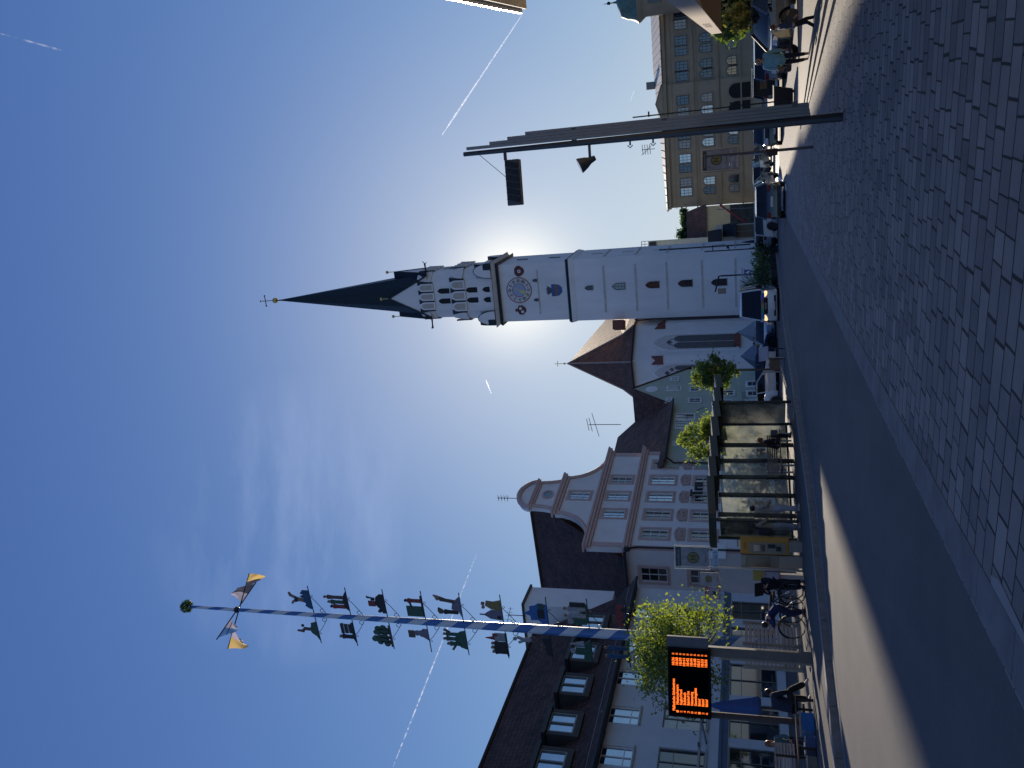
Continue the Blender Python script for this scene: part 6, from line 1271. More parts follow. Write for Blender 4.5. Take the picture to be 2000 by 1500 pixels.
# ================================================================== things by the tower foot
def potplant(lab, px, py, w_, h_, seed, Y=None, lm=None, name='potted_shrub'):
    g_ = G(px, py); r = random.Random(seed); o = thing(name, lab, 'plant', g_, 0, 'potted shrubs along the tower foot'); MB().lathe([(.28 * w_, 0), (.42 * w_, .45), (.46 * w_, .5), (.36 * w_, .52)], n=12).build('pot', mat('pot_dark', (.05, .05, .055), .7, .2, 4), o)
    vs = []; fs = []
    for k in range(520):
        d = Vector((r.gauss(0, .36), r.gauss(0, .3), r.gauss(0, .3))); p = Vector((d.x * w_, d.y * w_, .55 + h_ * .45 + d.z * h_ * .8)); e = Vector((r.gauss(0, 1), r.gauss(0, 1), r.gauss(0, 1))).normalized() * .1; f = e.cross(Vector((r.gauss(0, 1), r.gauss(0, 1), 1))).normalized() * .05; b_ = len(vs); vs += [p - e, p + f, p + e, p - f]; fs.append((b_, b_ + 1, b_ + 2, b_ + 3))
    m_ = MB(); m_.v = [tuple(v) for v in vs]; m_.f = fs; m_.build('foliage', lm or leaf_d, o); return o
potplant('dark shrub in a pot by the right corner of the tower foot', 1519, 488, 1.0, 1.1, 1); potplant('low bushy pot plant beside the tower wall, second from the right corner', 1520, 508, 1.1, 1.0, 2)
potplant('wide green pot plant under the crossing sign', 1521, 524, 1.3, 1.3, 3, lm=leaf_g); potplant('bushy pot plant touching the side of the white van', 1523, 541, 1.2, 1.2, 5)
# feathery palm like shrub behind the van
g_ = G(1512, 566); g_ = Vector((at(1500, 566, 88).x, 88.0, gz(7, 88))); o = thing('feathery_shrub', 'big feathery dark green shrub standing behind the roof of the white van', 'shrub', g_); r = random.Random(9); cz_ = at(1462, 572, 88).z - g_.z; vs = []; fs = []
for k in range(1500):
    a_ = r.uniform(0, 2 * pi); e_ = r.uniform(-.3, 1.2); d = Vector((cos(a_) * cos(e_), sin(a_) * cos(e_), sin(e_))); L_2 = r.uniform(.4, 1.0) * 2.6; p = Vector((0, 0, cz_ - 1.6)) + d * L_2 * Vector((1, 1, 1.0)).x; tt = (d + Vector((0, 0, -.3))).normalized() * .34; s__ = tt.cross(Vector((0, 0, 1))).normalized() * .05; b_ = len(vs); vs += [p - tt, p + s__, p + tt, p - s__]; fs.append((b_, b_ + 1, b_ + 2, b_ + 3))
m_ = MB(); m_.v = [tuple(v) for v in vs]; m_.f = fs; m_.build('foliage', leaf_d, o); MB().tube([(0, 0, 0), (0, 0, cz_ - 1)], .15, 8).build('trunk', bark, o)
# pedestrian crossing sign on its bent mast
g_ = G(1519, 536); Y_ = 66.0; g_ = Vector((at(1500, 534, Y_).x, Y_, gz(8, Y_))); zf_ = lambda x, y: at(x, y, Y_).z - g_.z; xf_ = lambda y: at(1440, y, Y_).x - g_.x
o = thing('crossing_sign', 'bent lamp mast carrying a blue pedestrian crossing sign before the tower', 'sign', g_)
MB().tube([(0, 0, 0), (0, 0, zf_(1408, 535)), (xf_(537) * .3, 0, zf_(1404, 536)), (xf_(568), 0, zf_(1397, 568))], .06, 8).build('mast', dark, o); MB().b2(xf_(570) - .1, xf_(562), -.1, .1, zf_(1418, 565), zf_(1402, 565)).build('lamp_head', grey, o)
sq = MB().b2(xf_(539) , xf_(528), -.09, -.06, zf_(1466, 534), zf_(1454, 534)).build('blue_board', mat('board_blue', (.02, .08, .35), .5), o); cc = (xf_(539) + xf_(528)) / 2; z_ = (zf_(1466, 534) + zf_(1454, 534)) / 2; MB().prism([(cc - .17, z_ - .14), (cc + .17, z_ - .14), (cc, z_ + .17)], -.1, -.0905).build('triangle', white, sq)
MB().b2(cc - .4, cc + .4, -.08, -.05, z_ + .35, z_ + .43).b2(cc - .3, cc + .3, -.08, -.05, z_ + .2, z_ + .28).build('street_name_plates', mat('plate_grey', (.35, .36, .38), .5), o); MB().b2(-.1, .1, -.08, .08, z_ - .7, z_ - .42).build('sticker_box', mat('sticker_pale', (.5, .52, .45), .5), o)
Y_ = 98.0; g_ = Vector((at(1500, 484, Y_).x, Y_, gz(15, Y_))); zf_ = lambda x, y: at(x, y, Y_).z - g_.z; xf_ = lambda y: at(1440, y, Y_).x - g_.x
o = thing('tower_lamp_mast', 'thin dark lamp mast with two arms at the right edge of the tower', 'street lamp', g_); MB().tube([(0, 0, 0), (0, 0, zf_(1376, 491))], .07, 8).build('mast', dark, o)
MB().tube([(0, 0, zf_(1392, 490)), (xf_(476), 0, zf_(1392, 476))], .06, 6).tube([(xf_(476), 0, zf_(1392, 476)), (xf_(476), 0, zf_(1416, 474))], .03, 5).tube([(0, 0, zf_(1424, 488)), (xf_(482), 0, zf_(1424, 482))], .05, 6).build('arm', dark, o); MB().b2(xf_(484), xf_(480), -.12, .12, zf_(1424, 482), zf_(1419, 482)).build('lamp_head', dark, o)
Y_ = 80; g_ = Vector((at(1498, 470, Y_).x, Y_, gz(14, Y_))); o = thing('folded_dark_parasol', 'slim folded dark parasol right of the tower foot', 'parasol', g_); zt = at(1449, 470, Y_).z - g_.z; MB().lathe([(.05, .9), (.16, 1.1), (.13, zt * .7), (.03, zt)], n=10).build('fabric', mat('parasol_navy', (.03, .035, .06), .8), o, smooth=True); MB().tube([(0, 0, 0), (0, 0, 1.0)], .03, 6).build('pole', dark, o); MB().lathe([(.35, 0), (.35, .08), (.05, .1)], n=12).build('foot', dark, o)
# market parasols beside the church
def parasol(lab, x0, x1, xb, y0, y1, Y, col, grp):
    xa, xb_ = at(x1, y1, Y).x, at(x1, y0, Y).x; c = (xa + xb_) / 2; g0 = gz(c, Y); zt, ze_ = at(x0, (y0 + y1) / 2, Y).z - g0, at(x1, (y0 + y1) / 2, Y).z - g0; o = thing('market_parasol', lab, 'parasol', (c, Y, g0), .35, grp); h = (xb_ - xa) / 2 * .78
    m_ = MB(); m_.add([(-h, -h, ze_), (h, -h, ze_), (h, h, ze_), (-h, h, ze_), (0, 0, zt)], [(0, 1, 4), (1, 2, 4), (2, 3, 4), (3, 0, 4)]); m_.build('canopy', col, o); v = MB()
    for k in range(4):
        c0 = [(-h, -h), (h, -h), (h, h), (-h, h)]; a_, b_ = c0[k], c0[(k + 1) % 4]; v.quad((a_[0], a_[1], ze_), (b_[0], b_[1], ze_), (b_[0], b_[1], ze_ - .25), (a_[0], a_[1], ze_ - .25))
    v.build('valance', mat('valance_dark', (.06, .065, .08), .9), o); MB().tube([(0, 0, 0), (0, 0, zt)], .04, 8).build('pole', dark, o); MB().box((0, 0, .06), (.7, .7, .12)).build('foot', stone, o)
pg = mat('parasol_grey', (.26, .29, .34), .9, .08, 2)
parasol('grey market parasol under the tall church window', 1441, 1478, 1520, 625, 672, 84, pg, 'grey market parasols by the church')
parasol('blue grey market parasol left of the other one by the church', 1446, 1478, 1520, 668, 722, 78, mat('parasol_bluegrey', (.17, .21, .28), .9, .08, 2), 'grey market parasols by the church')
# small street sign board with wooden crates and trunk support posts
for (X_, nm) in (('street_tree', 0),): pass
g_ = G(1538, 712); o = thing('wooden_planter', 'brown wooden planter box with posts round the small church tree', 'planter', g_); MB().b2(-.28, .28, -.28, .28, .4, .85).build('box', mat('planter_brown', (.20, .12, .07), .7, .2, 4), o, bevel=.02)
for x in (-.35, .35): MB().tube([(x, -.3, 0), (x, -.3, 1.2)], .04, 6).build('post', wood, o)
g_ = G(1540, 690); o = thing('menu_board', 'pale tilted menu board by the market parasols', 'board', (g_.x, g_.y, g_.z), .2); MB().box((0, 0, 1.15), (.7, .04, .5), tx=-.5).build('panel', mat('board_pale', (.36, .37, .40), .5, .1, 3), o); MB().tube([(-.25, .05, 0), (-.25, 0, 1.0)], .03, 5).build('leg', dark, o); MB().tube([(.25, .05, 0), (.25, 0, 1.0)], .03, 5).build('leg', dark, o)
# ================================================================== vehicles
carglass = mat('car_glass', (.010, .012, .016), .06, .2, 1, spec=.45, coat=0)
plate_m = mat('number_plate', (.6, .6, .58), .5, .03, 3)
lampc = mat('lamp_clear', (.55, .56, .58), .12, .1, 8, spec=1); lampr = mat('lamp_red', (.16, .006, .008), .2, .1, 4)
lampo = mat('lamp_lit_warm', (.9, .6, .3), .3, emit=(1.0, .55, .2), es=1.6)
black_p = mat('bumper_plastic', (.02, .02, .022), .6)
def paint(n, c, r=.22): return mat('paint_' + n, c, r, .03, 1, coat=1.0, spec=.6)
def car(name, label, foot, head, col, L=4.4, W=1.78, HT=1.5, kind='hatch', lit=False, g=None, zoff=0.0, open_boot=False, plate='PAF'):
    "local x forward, wheels on z=0; head = heading azimuth in degrees"
    o = thing(name, label, 'van' if kind == 'van' else 'car', (foot.x, foot.y, foot.z + zoff), radians(90 - head), g)
    hL = L / 2; hW = W / 2; wr = .33 if kind != 'van' else .35; wb = L * .30
    prof = {'hatch': (.20, .92, [(-hL, .30), (-hL + .03, .75), (-hL + .10, .98), (hL * .42, 1.0), (hL * .86, .84), (hL - .04, .66), (hL, .30)], [(-hL + .12, .97), (-hL + .35, HT - .05), (-hL + .8, HT), (hL * .18, HT - .03), (hL * .50, .98)]),
            'suv': (.22, 1.0, [(-hL, .36), (-hL + .02, .8), (-hL + .08, 1.08), (hL * .45, 1.10), (hL * .9, .98), (hL - .03, .75), (hL, .34)], [(-hL + .1, 1.07), (-hL + .32, HT - .04), (-hL + .8, HT), (hL * .2, HT - .02), (hL * .5, 1.08)]),
            'sedan': (.2, .9, [(-hL, .32), (-hL + .03, .8), (-hL + .12, .98), (hL * .42, .98), (hL * .88, .82), (hL - .03, .64), (hL, .3)], [(-hL * .82, .97), (-hL * .5, HT - .04), (-hL * .2, HT), (hL * .15, HT - .03), (hL * .48, .96)]),
            'van': (.25, 1.2, [(-hL, .35), (-hL + .02, 1.2), (hL * .62, 1.25), (hL * .93, 1.12), (hL - .02, .85), (hL, .32)], [(-hL + .02, 1.19), (-hL + .06, HT - .1), (-hL + .25, HT), (hL * .36, HT), (hL * .46, HT - .12), (hL * .74, 1.22)])}[kind]
    body, cab = prof[2], prof[3]
    def under(x0, x1):   # bottom line with wheel arches
        pts = [(x1, .28)]
        for cxx in (wb, -wb):
            pts += [(cxx + (wr + .06) * cos(a), wr + (wr + .06) * sin(a)) for a in [pi * k / 8 for k in range(0, 9)]]
        return pts + [(x0, .28)]
    und = under(-hL + .05, hL - .05)
    sil = body + [p for p in und]
    n = len(sil); m_ = MB(); cols_ = [(-hW, .0), (-hW + .0, 0), ]
    ys = [(-hW + .05, 1), (-hW, 0), (hW, 0), (hW - .05, 1)]
    m_.prism(sil, -hW, hW)
    # round the nose and tail in plan: taper the ends
    vs = []
    for v in m_.v:
        x, y, z = v; t = max(0, (abs(x) - (hL - .55)) / .55); yy = y * (1 - .13 * t * t); tz_ = max(0, (z - .75) / .4); yy *= (1 - .05 * tz_); vs.append((x, yy, z))
    m_.v = vs; bd = m_.build('body', col, o, bevel=.045, smooth=True, seg=3)
    # greenhouse
    gl = MB(); a, b = [], []
    for x, z in cab:
        k = (z - cab[0][1]) / (HT - cab[0][1]); y = hW * (.95 - .19 * k); a.append((x, -y, z)); b.append((x, y, z))
    n = len(a); gl.add(a + b, [tuple(range(n)), tuple(range(2 * n - 1, n - 1, -1))] + [(i, i + n, (i + 1) % n + n, (i + 1) % n) for i in range(n)]); gb = gl.build('windows', carglass, o, bevel=.02, smooth=True)
    rf_ = MB(); i0, i1 = (1, n - 2); tops = [i for i in range(n) if cab[i][1] > HT - .16]
    ra = [(cab[i][0], -hW * (.95 - .19 * ((cab[i][1] - cab[0][1]) / (HT - cab[0][1]))) - .005, cab[i][1] + .012) for i in tops]; rb_ = [(x, -y, z) for x, y, z in ra]
    k = len(ra); rf_.add(ra + rb_ + [(x, y, z - .05) for x, y, z in ra + rb_], [tuple(list(range(k)) + list(range(2 * k - 1, k - 1, -1)))[:0] or (0, k, k + 1, 1)] + [(i, i + k, i + k + 1, i + 1) for i in range(1, k - 1)] + [(i, i + 1, i + 1 + 2 * k, i + 2 * k) for i in range(k - 1)] + [(i + k, i + 3 * k, i + 1 + 3 * k, i + 1 + k) for i in range(k - 1)] + [(0, 2 * k, 3 * k, k), (k - 1, 2 * k - 1, 4 * k - 1, 3 * k - 1)])
    rf_.build('roof', col, o, smooth=True)
    pl_ = MB()
    for s in (-1, 1):
        for i in list(range(0, 1)) + [n - 2]:
            p, q = cab[i], cab[i + 1]; f_ = lambda c: Vector((c[0], s * (hW * (.95 - .19 * ((c[1] - cab[0][1]) / (HT - cab[0][1]))) - .01), c[1])); pl_.tube([f_(p), f_(q)], .045, 6)
        xm = -.15 * hL; pl_.tube([(xm, s * hW * .955, cab[0][1]), (xm - .05, s * hW * .765, HT - .02)], .035, 6)
        if kind == 'van': pl_.hull2([(-hL + .02, s * hW * .96, 1.2), (-.1 * hL, s * hW * .96, 1.2), (-.1 * hL, s * hW * .78, HT - .02), (-hL + .08, s * hW * .78, HT - .02)], [(-hL + .02, s * hW * .97, 1.2), (-.1 * hL, s * hW * .97, 1.2), (-.1 * hL, s * hW * .79, HT), (-hL + .08, s * hW * .79, HT)])
        if kind in ('suv', 'hatch'): pl_.tube([(cab[1][0] + .1, s * hW * .72, HT + .03), (cab[-2][0], s * hW * .72, HT + .02)], .018, 5)
    pl_.build('pillars', col, gb, smooth=True)
    for sx in (wb, -wb):
        for s in (-1, 1):
            w_ = MB(); w_.lathe([(wr - .1, -.1), (wr - .015, -.1), (wr, -.07), (wr, .07), (wr - .015, .1), (wr - .1, .1)], n=24); t_ = w_.build('wheel', tyre, o, smooth=True); t_.location = (sx, s * (hW - .12), wr); t_.rotation_euler = (pi / 2, 0, 0)
            r_ = MB(); r_.lathe([(wr - .09, -.09), (wr - .09, .085), (wr - .12, .09), (wr - .13, .05), (wr - .13, -.09)], n=20)
            for k in range(5): a_ = 2 * pi * k / 5; r_.box((cos(a_) * (wr - .13) / 2, sin(a_) * (wr - .13) / 2, -s * .06), (wr - .12, .06, .03), rz=a_)
            r_.lathe([(.06, -.09), (.06, .09)], n=10); r_.build('rim', rimm, t_)
    fx, rx_ = hL - .03, -hL + .02; zl = {'van': .92, 'suv': .86}.get(kind, .72); zr = {'van': 1.05, 'suv': .95}.get(kind, .86)
    for s in (-1, 1):
        MB().box((fx - .09, s * hW * .70, zl), (.16, .36, .16), rz=-s * .28, ty=-.25).build('headlight', lampo if lit else lampc, o, bevel=.02)
        MB().box((rx_ + .04, s * hW * .74, zr), (.10, .30, .16 if kind != 'van' else .4), rz=s * .2).build('tail_light', lampr, o, bevel=.015)
        MB().box((hL * .34, s * (hW + .07), 1.02 if kind != 'van' else 1.35), (.12, .16, .13 if kind != 'van' else .28)).build('mirror', col if kind != 'van' else black_p, o, bevel=.03)
    gr = MB().box((fx + .015, 0, zl - .02), (.03, W * .46, .14)).box((fx + .02, 0, .42), (.03, W * .62, .12)).build('grille', black_p, o)
    MB().b2(rx_ - .03, rx_ + .02, -hW * .8, hW * .8, .3, .46).build('rear_bumper', black_p, o)
    for x, zz in ((fx + .045, .47), (rx_ - .025, .72 if kind != 'van' else .95)):
        p = MB().box((x, 0, zz), (.012, .52, .11)).build('number_plate', plate_m, o)
    return o
wp = paint('white', (.60, .61, .63)); bp = paint('black', (.008, .009, .011)); dbp = paint('dark_blue', (.01, .025, .07)); sp_ = paint('silver', (.36, .37, .39), .25); gp_ = paint('graphite', (.03, .032, .036))
wp['x'] = 1
# white van coming towards the camera
v_ = G(1526, 592); v_ = Vector((at(1500, 590, 53.5).x, 53.5, gz(4.8, 53.5)))
van = car('delivery_van', 'white van with lit headlights and a rainbow swoosh driving towards us past the tower', v_, 190, wp, L=5.2, W=1.98, HT=2.42, kind='van', lit=True)
# coloured swoosh and lettering on the van front
sw_ = MB(); fx = 2.6
for k in range(6):
    pass
for k, c in enumerate([(.02, .10, .45), (.35, .05, .05), (.4, .25, .03), (.06, .28, .08), (.02, .18, .4)]):
    b = MB(); y0, y1 = .75 - k * .3, .75 - (k + 1) * .3; b.hull2([(2.40, y0, 1.13), (2.40, y1, 1.13), (2.56, y1, 1.0), (2.56, y0, 1.0)], [(2.41, y0, 1.16), (2.41, y1, 1.16), (2.57, y1, 1.03), (2.57, y0, 1.03)]); b.build('swoosh', mat('swoosh' + str(k), c, .4), van)
b = MB().box((2.585, 0, .93), (.03, .95, .22)).build('grille_badge_panel', black_p, van); text('lettering', 'MASTER', .11, white, b, (2.602, 0, .93), rot=(pi / 2, 0, pi / 2), depth=.001)
# cars
q = Vector((at(1500, 375, 44).x, 46.0, gz(10, 46))); bc = car('parked_car', 'black hatchback seen from behind with red tail lights beside the striped sunlit kerb', q, 14, bp, L=4.4, W=1.82, HT=1.5, kind='hatch', g='cars parked in the row at the right')
def slot(px, py, Y): X = at(1500, py, Y).x; return Vector((X, Y, gz(X, Y)))
car('parked_car', 'silver estate car side on, half hidden left of the black hatchback', slot(0, 428, 60), 60, sp_, L=4.5, HT=1.5, kind='hatch', g='cars parked in the row at the right')
car('parked_car', 'dark blue car tucked directly behind the black hatchback', slot(0, 378, 55), 28, dbp, L=4.4, HT=1.5, kind='suv', g='cars parked in the row at the right')
car('parked_car', 'dark car at the left end of the far parked row, under the bus stop sign', slot(0, 330, 70), 30, gp_, L=4.4, HT=1.6, kind='suv', g='cars parked in the row at the right')
car('parked_car', 'dark blue car second in the far parked row, behind the bus stop sign pole', slot(0, 306, 80), 30, dbp, L=4.3, HT=1.5, kind='hatch', g='cars parked in the row at the right')
car('parked_car', 'black car facing us directly left of the tall lamp column', slot(0, 254, 50), 196, bp, L=4.4, HT=1.55, kind='suv', g='cars parked in the row at the right')
boot = car('parked_car', 'black estate car with its tailgate raised and boxes inside', slot(0, 157, 47), 20, bp, L=4.6, W=1.85, HT=1.6, kind='suv', g='cars parked in the row at the right')
b = MB().box((-2.5, 0, 1.62), (.8, 1.5, .05), ty=.0).build('tailgate', black_p, boot, bevel=.02); MB().b2(-2.335, -2.3, -.7, .7, .5, 1.45).build('boot_opening', blackm, boot); MB().b2(-2.39, -2.336, -.15, .35, .9, 1.25).build('cardboard_box', mat('cardboard', (.22, .13, .07), .8), boot); MB().b2(-2.36, -2.336, -.72, .72, .38, .5).build('sill_trim', white, boot)
car('parked_car', 'dark blue car between the open estate and the woman in mint', slot(0, 118, 43), 22, dbp, L=4.4, HT=1.55, kind='suv', g='cars parked in the row at the right')
car('parked_car', 'black car behind the woman in mint, its roof catching the sun', slot(0, 88, 40.5), 22, bp, L=4.4, HT=1.55, kind='hatch', g='cars parked in the row at the right')
car('parked_car', 'large black car nosing out at the right edge with a bright windscreen', slot(0, 18, 31.5), 248, bp, L=4.5, W=1.9, HT=1.62, kind='suv', g='cars parked in the row at the right')
# left row
car('parked_car', 'white car parked side on just beyond the bus shelter, nearer of the two', slot(0, 838, 47.5), 45, wp, L=4.4, HT=1.55, kind='suv', g='cars parked by the green house')
car('parked_car', 'white sedan parked beyond the nearer white car by the green house', slot(0, 762, 53), 75, wp, L=4.5, HT=1.45, kind='sedan', g='cars parked by the green house')
car('parked_car', 'dark blue car between the white sedan and the market parasols', slot(0, 715, 56), 60, dbp, L=4.3, HT=1.5, kind='hatch', g='cars parked by the green house')
car('parked_car', 'pale blue grey car just behind the left side of the white van', slot(0, 645, 60), 195, paint('pale_blue', (.25, .33, .42)), L=4.3, HT=1.5, kind='hatch', g='cars parked by the green house')
# ------------------------------------------------------------------ bicycles
def bike(label, foot, head, col, s=1.0, g='bicycles at the bus stop'):
    o = thing('bicycle', label, 'bicycle', foot, radians(90 - head), g); R_ = .34 * s
    for x in (-.52 * s, .52 * s):
        w_ = MB(); w_.tube([(x + R_ * cos(2 * pi * k / 28), 0, R_ + R_ * sin(2 * pi * k / 28)) for k in range(29)], .019, 6, cap=False); q = w_.build('wheel', tyre, o, smooth=True)
        s_ = MB()
        for k in range(14): a = 2 * pi * k / 14; s_.tube([(x, 0, R_), (x + R_ * .95 * cos(a), 0, R_ + R_ * .95 * sin(a))], .0025, 3)
        s_.tube([(x, -.06, R_), (x, .06, R_)], .025, 6); s_.build('spokes', galv, q); f_ = MB(); f_.tube([(x + (R_ + .035) * cos(a), 0, R_ + (R_ + .035) * sin(a)) for a in [pi * (.1 + .8 * k / 10) for k in range(11)]], .018, 5); f_.build('mudguard', blackm, q)
    f_ = MB(); bb = (-.08, 0, .30); st = (-.26, 0, .82); hd = (.34, 0, .80); hb_ = (.38, 0, .62)
    for a, b in ((bb, st), (bb, hb_), (st, hd), (bb, (-.52, 0, .34)), (st, (-.52, 0, .34)), (hd, hb_)): f_.tube([Vector(a) * s, Vector(b) * s], .02, 7)
    f_.tube([Vector(hb_) * s, Vector((.52, 0, .34)) * s], .016, 6); f_.build('frame', col, o)
    h_ = MB(); h_.tube([Vector(hd) * s, Vector((.31, 0, 1.0)) * s], .016, 6); h_.tube([Vector(q) * s for q in ((.2, -.3, 1.02), (.32, -.2, 1.04), (.32, .2, 1.04), (.2, .3, 1.02))], .014, 6); h_.build('handlebar', galv, o)
    MB().box(Vector((-.29, 0, .90)) * s, (.26, .15, .06)).build('saddle', blackm, o, bevel=.02); MB().tube([Vector(st) * s, Vector((-.285, 0, .9)) * s], .014, 6).b2(-.75, -.35, -.07, .07, .72, .74).build('carrier', dark, o)
    MB().ball(Vector((.42, 0, .88)) * s, .04, 6).build('lamp', mat('reflector_orange', (.6, .2, .02), .3), o); MB().tube([Vector((-.1, .02, .30)) * s, Vector((-.02, .1, .16)) * s], .012, 5).lathe([(.09, -.004), (.09, .004)], (-.08, .03, .3), 14).build('cranks', dark, o); return o
fb_z = lambda p: Vector((p.x, p.y, gz(p.x, p.y) + .15))
bike('silver bicycle with a dark bag seen through the left shelter glass', fb_z(G(1563, 1032)), 100, galv)
bike('black bicycle leaning nearest to the slatted wooden screen', fb_z(G(1583, 1194)), 285, mat('bike_black', (.015, .015, .02), .3, coat=1), 1.12)
bike('dark trekking bicycle with an orange reflector beside the white service box', fb_z(G(1576, 1158)), 35, mat('bike_bronze', (.06, .05, .03), .3, coat=1), 1.05)
bike('bicycle with a bright silver frame standing between the two riders', fb_z(G(1578, 1180)), 300, galv)
# ================================================================== people
def skinmesh(name, verts, edges, radii, m, par, root=0, sub=2):
    me = bpy.data.meshes.new(name); me.from_pydata([tuple(v) for v in verts], edges, []); o = bpy.data.objects.new(name, me); COL.objects.link(o)
    md = o.modifiers.new('s', 'SKIN'); md.use_smooth_shade = True; o.modifiers.new('d', 'SUBSURF').levels = sub; o.modifiers['d'].render_levels = sub
    sv = me.skin_vertices[0].data
    for i, r in enumerate(radii): sv[i].radius = (r, r) if not isinstance(r, tuple) else r; sv[i].use_root = (i == root)
    bpy.context.view_layer.update(); dg = bpy.context.evaluated_depsgraph_get(); nm = bpy.data.meshes.new_from_object(o.evaluated_get(dg)); bpy.data.objects.remove(o); bpy.data.meshes.remove(me)
    nm.materials.clear(); nm.materials.append(m); nm.name = name
    for p in nm.polygons: p.use_smooth = True
    q = bpy.data.objects.new(name, nm); COL.objects.link(q); q.parent = par; return q
def V(*a): return Vector(a)
STAND = dict(pel=V(0, 0, .95), wai=V(0, .0, 1.10), che=V(0, -.01, 1.33), nek=V(0, .0, 1.49), hed=V(0, .03, 1.60), top=V(0, .02, 1.71),
    hipL=V(-.09, 0, .92), kneL=V(-.10, .02, .50), ankL=V(-.10, -.02, .08), toeL=V(-.12, .15, .03), hipR=V(.09, 0, .92), kneR=V(.10, .02, .50), ankR=V(.10, -.02, .08), toeR=V(.12, .15, .03),
    shoL=V(-.19, -.01, 1.42), elbL=V(-.25, -.02, 1.14), wriL=V(-.25, .06, .88), shoR=V(.19, -.01, 1.42), elbR=V(.25, -.02, 1.14), wriR=V(.25, .06, .88))
def person(label, loc, rz, h=1.75, pose=None, top=(.1, .1, .1), legs=(.05, .05, .06), shoes=(.03, .03, .03), hair=None, hairstyle='short', sleeve=1.0, leglen=1.0, coat=0.0, loose=1.0, skirt=None, leg_r=1.0, extra=None):
    P_ = {k: v.copy() for k, v in STAND.items()}
    for k, v in (pose or {}).items(): P_[k] = v.copy()
    s = h / 1.75; P_ = {k: v * s for k, v in P_.items()}
    o = thing('person', label, 'person', loc, rz); hr = hair or hairm
    vs = []; es = []; rs = []; ix = {}
    def a(n, p, r, frm=None):
        ix[n] = len(vs); vs.append(p); rs.append(r * s if not isinstance(r, tuple) else (r[0] * s, r[1] * s))
        if frm is not None: es.append((ix[frm], ix[n]))
    a('pel', P_['pel'], (.13, .10)); a('wai', P_['wai'], (.115, .085), 'pel'); a('che', P_['che'], (.145, .10), 'wai'); a('nek', P_['nek'], .052, 'che'); 
    d = (P_['hed'] - P_['nek']); a('jaw', P_['nek'] + d * .6, .058, 'nek'); a('hed', P_['hed'], (.078, .088), 'jaw'); a('top', P_['top'] - (P_['top'] - P_['hed']).normalized() * .045, (.066, .078), 'hed')
    fwd = V(0, 1, 0) if 'fwd' not in P_ else P_['fwd'].normalized(); up_ = (P_['top'] - P_['nek']).normalized(); fwd = (fwd - up_ * fwd.dot(up_)).normalized(); sd_ = fwd.cross(up_)
    a('nose', P_['hed'] + fwd * .098 * s - up_ * .015 * s, .011, 'hed')
    for sg, sd2 in (('L', -1), ('R', 1)):
        a('hip' + sg, P_['hip' + sg], .088, 'pel'); a('th' + sg, P_['hip' + sg].lerp(P_['kne' + sg], .5), .072, 'hip' + sg); a('kne' + sg, P_['kne' + sg], .052, 'th' + sg); a('ca' + sg, P_['kne' + sg].lerp(P_['ank' + sg], .35), .053, 'kne' + sg); a('ank' + sg, P_['ank' + sg], .034, 'ca' + sg); a('toe' + sg, P_['toe' + sg], (.036, .024), 'ank' + sg)
        a('sho' + sg, P_['sho' + sg], .055, 'che'); a('elb' + sg, P_['elb' + sg], .039, 'sho' + sg); a('wri' + sg, P_['wri' + sg], .026, 'elb' + sg)
        dr = (P_['wri' + sg] - P_['elb' + sg]).normalized(); lat = dr.cross(V(sd2, 0, .15)).normalized(); nrm_ = dr.cross(lat).normalized()
        a('pal' + sg, P_['wri' + sg] + dr * .065 * s, (.034, .018), 'wri' + sg)
        for f in range(4):
            b0 = P_['wri' + sg] + dr * .09 * s + lat * (.026 - .0175 * f) * s; ln = (.068, .078, .072, .056)[f] * s
            a('f%d' % f + sg, b0, .010, 'pal' + sg); a('g%d' % f + sg, b0 + dr * ln * .5 + nrm_ * .008 * sd2 * s, .0088, 'f%d' % f + sg); a('h%d' % f + sg, b0 + dr * ln * .85 + nrm_ * .028 * sd2 * s, .0075, 'g%d' % f + sg)
        t0 = P_['wri' + sg] + dr * .03 * s + lat * .034 * s; a('t0' + sg, t0, .012, 'wri' + sg); a('t1' + sg, t0 + dr * .045 * s + lat * .02 * s, .009, 't0' + sg)
    bd = skinmesh('body', vs, es, rs, skin, o)
    ey = MB()
    for k in (-1, 1): ey.ball(P_['hed'] + fwd * .079 * s + sd_ * .031 * k * s + up_ * .012 * s, .012 * s, 6)
    ey.build('eyes', mat('eye_dark', (.02, .015, .012), .2), o); MB().box(P_['hed'] + fwd * .082 * s - up_ * .052 * s, (.045 * s, .012 * s, .010 * s)).build('mouth', mat('lips', (.28, .10, .08), .5), o)
    # clothing
    def cl(n, chain, m, root=0):
        v_ = []; e_ = []; r_ = []; id_ = {}
        for nm_, p, r, fr in chain:
            id_[nm_] = len(v_); v_.append(p); r_.append(tuple(x * s for x in r) if isinstance(r, tuple) else r * s)
            if fr: e_.append((id_[fr], id_[nm_]))
        return skinmesh(n, v_, e_, r_, m, o, root)
    mt_ = mat('cloth_%d_%d_%d' % tuple(int(x * 999) for x in top), top, .85, .15, 8, bump=.3); ml_ = mat('cloth_%d_%d_%d' % tuple(int(x * 999) for x in legs), legs, .85, .15, 8, bump=.3); ms_ = mat('shoe_%d_%d_%d' % tuple(int(x * 999) for x in shoes), shoes, .6)
    lo = P_['pel'].lerp(P_['wai'], 0) - (P_['wai'] - P_['pel']).normalized() * (.04 + coat) * s
    ch = [('w', P_['wai'], (.145 * loose, .108 * loose), None), ('l', P_['pel'], (.152 * loose, .118 * loose), 'w'), ('b', lo, (.155 * loose, .118 * loose), 'l'), ('c', P_['che'], (.165 * loose, .118 * loose), 'w'), ('n', P_['nek'] - (P_['nek'] - P_['che']).normalized() * .03 * s, .068, 'c')]
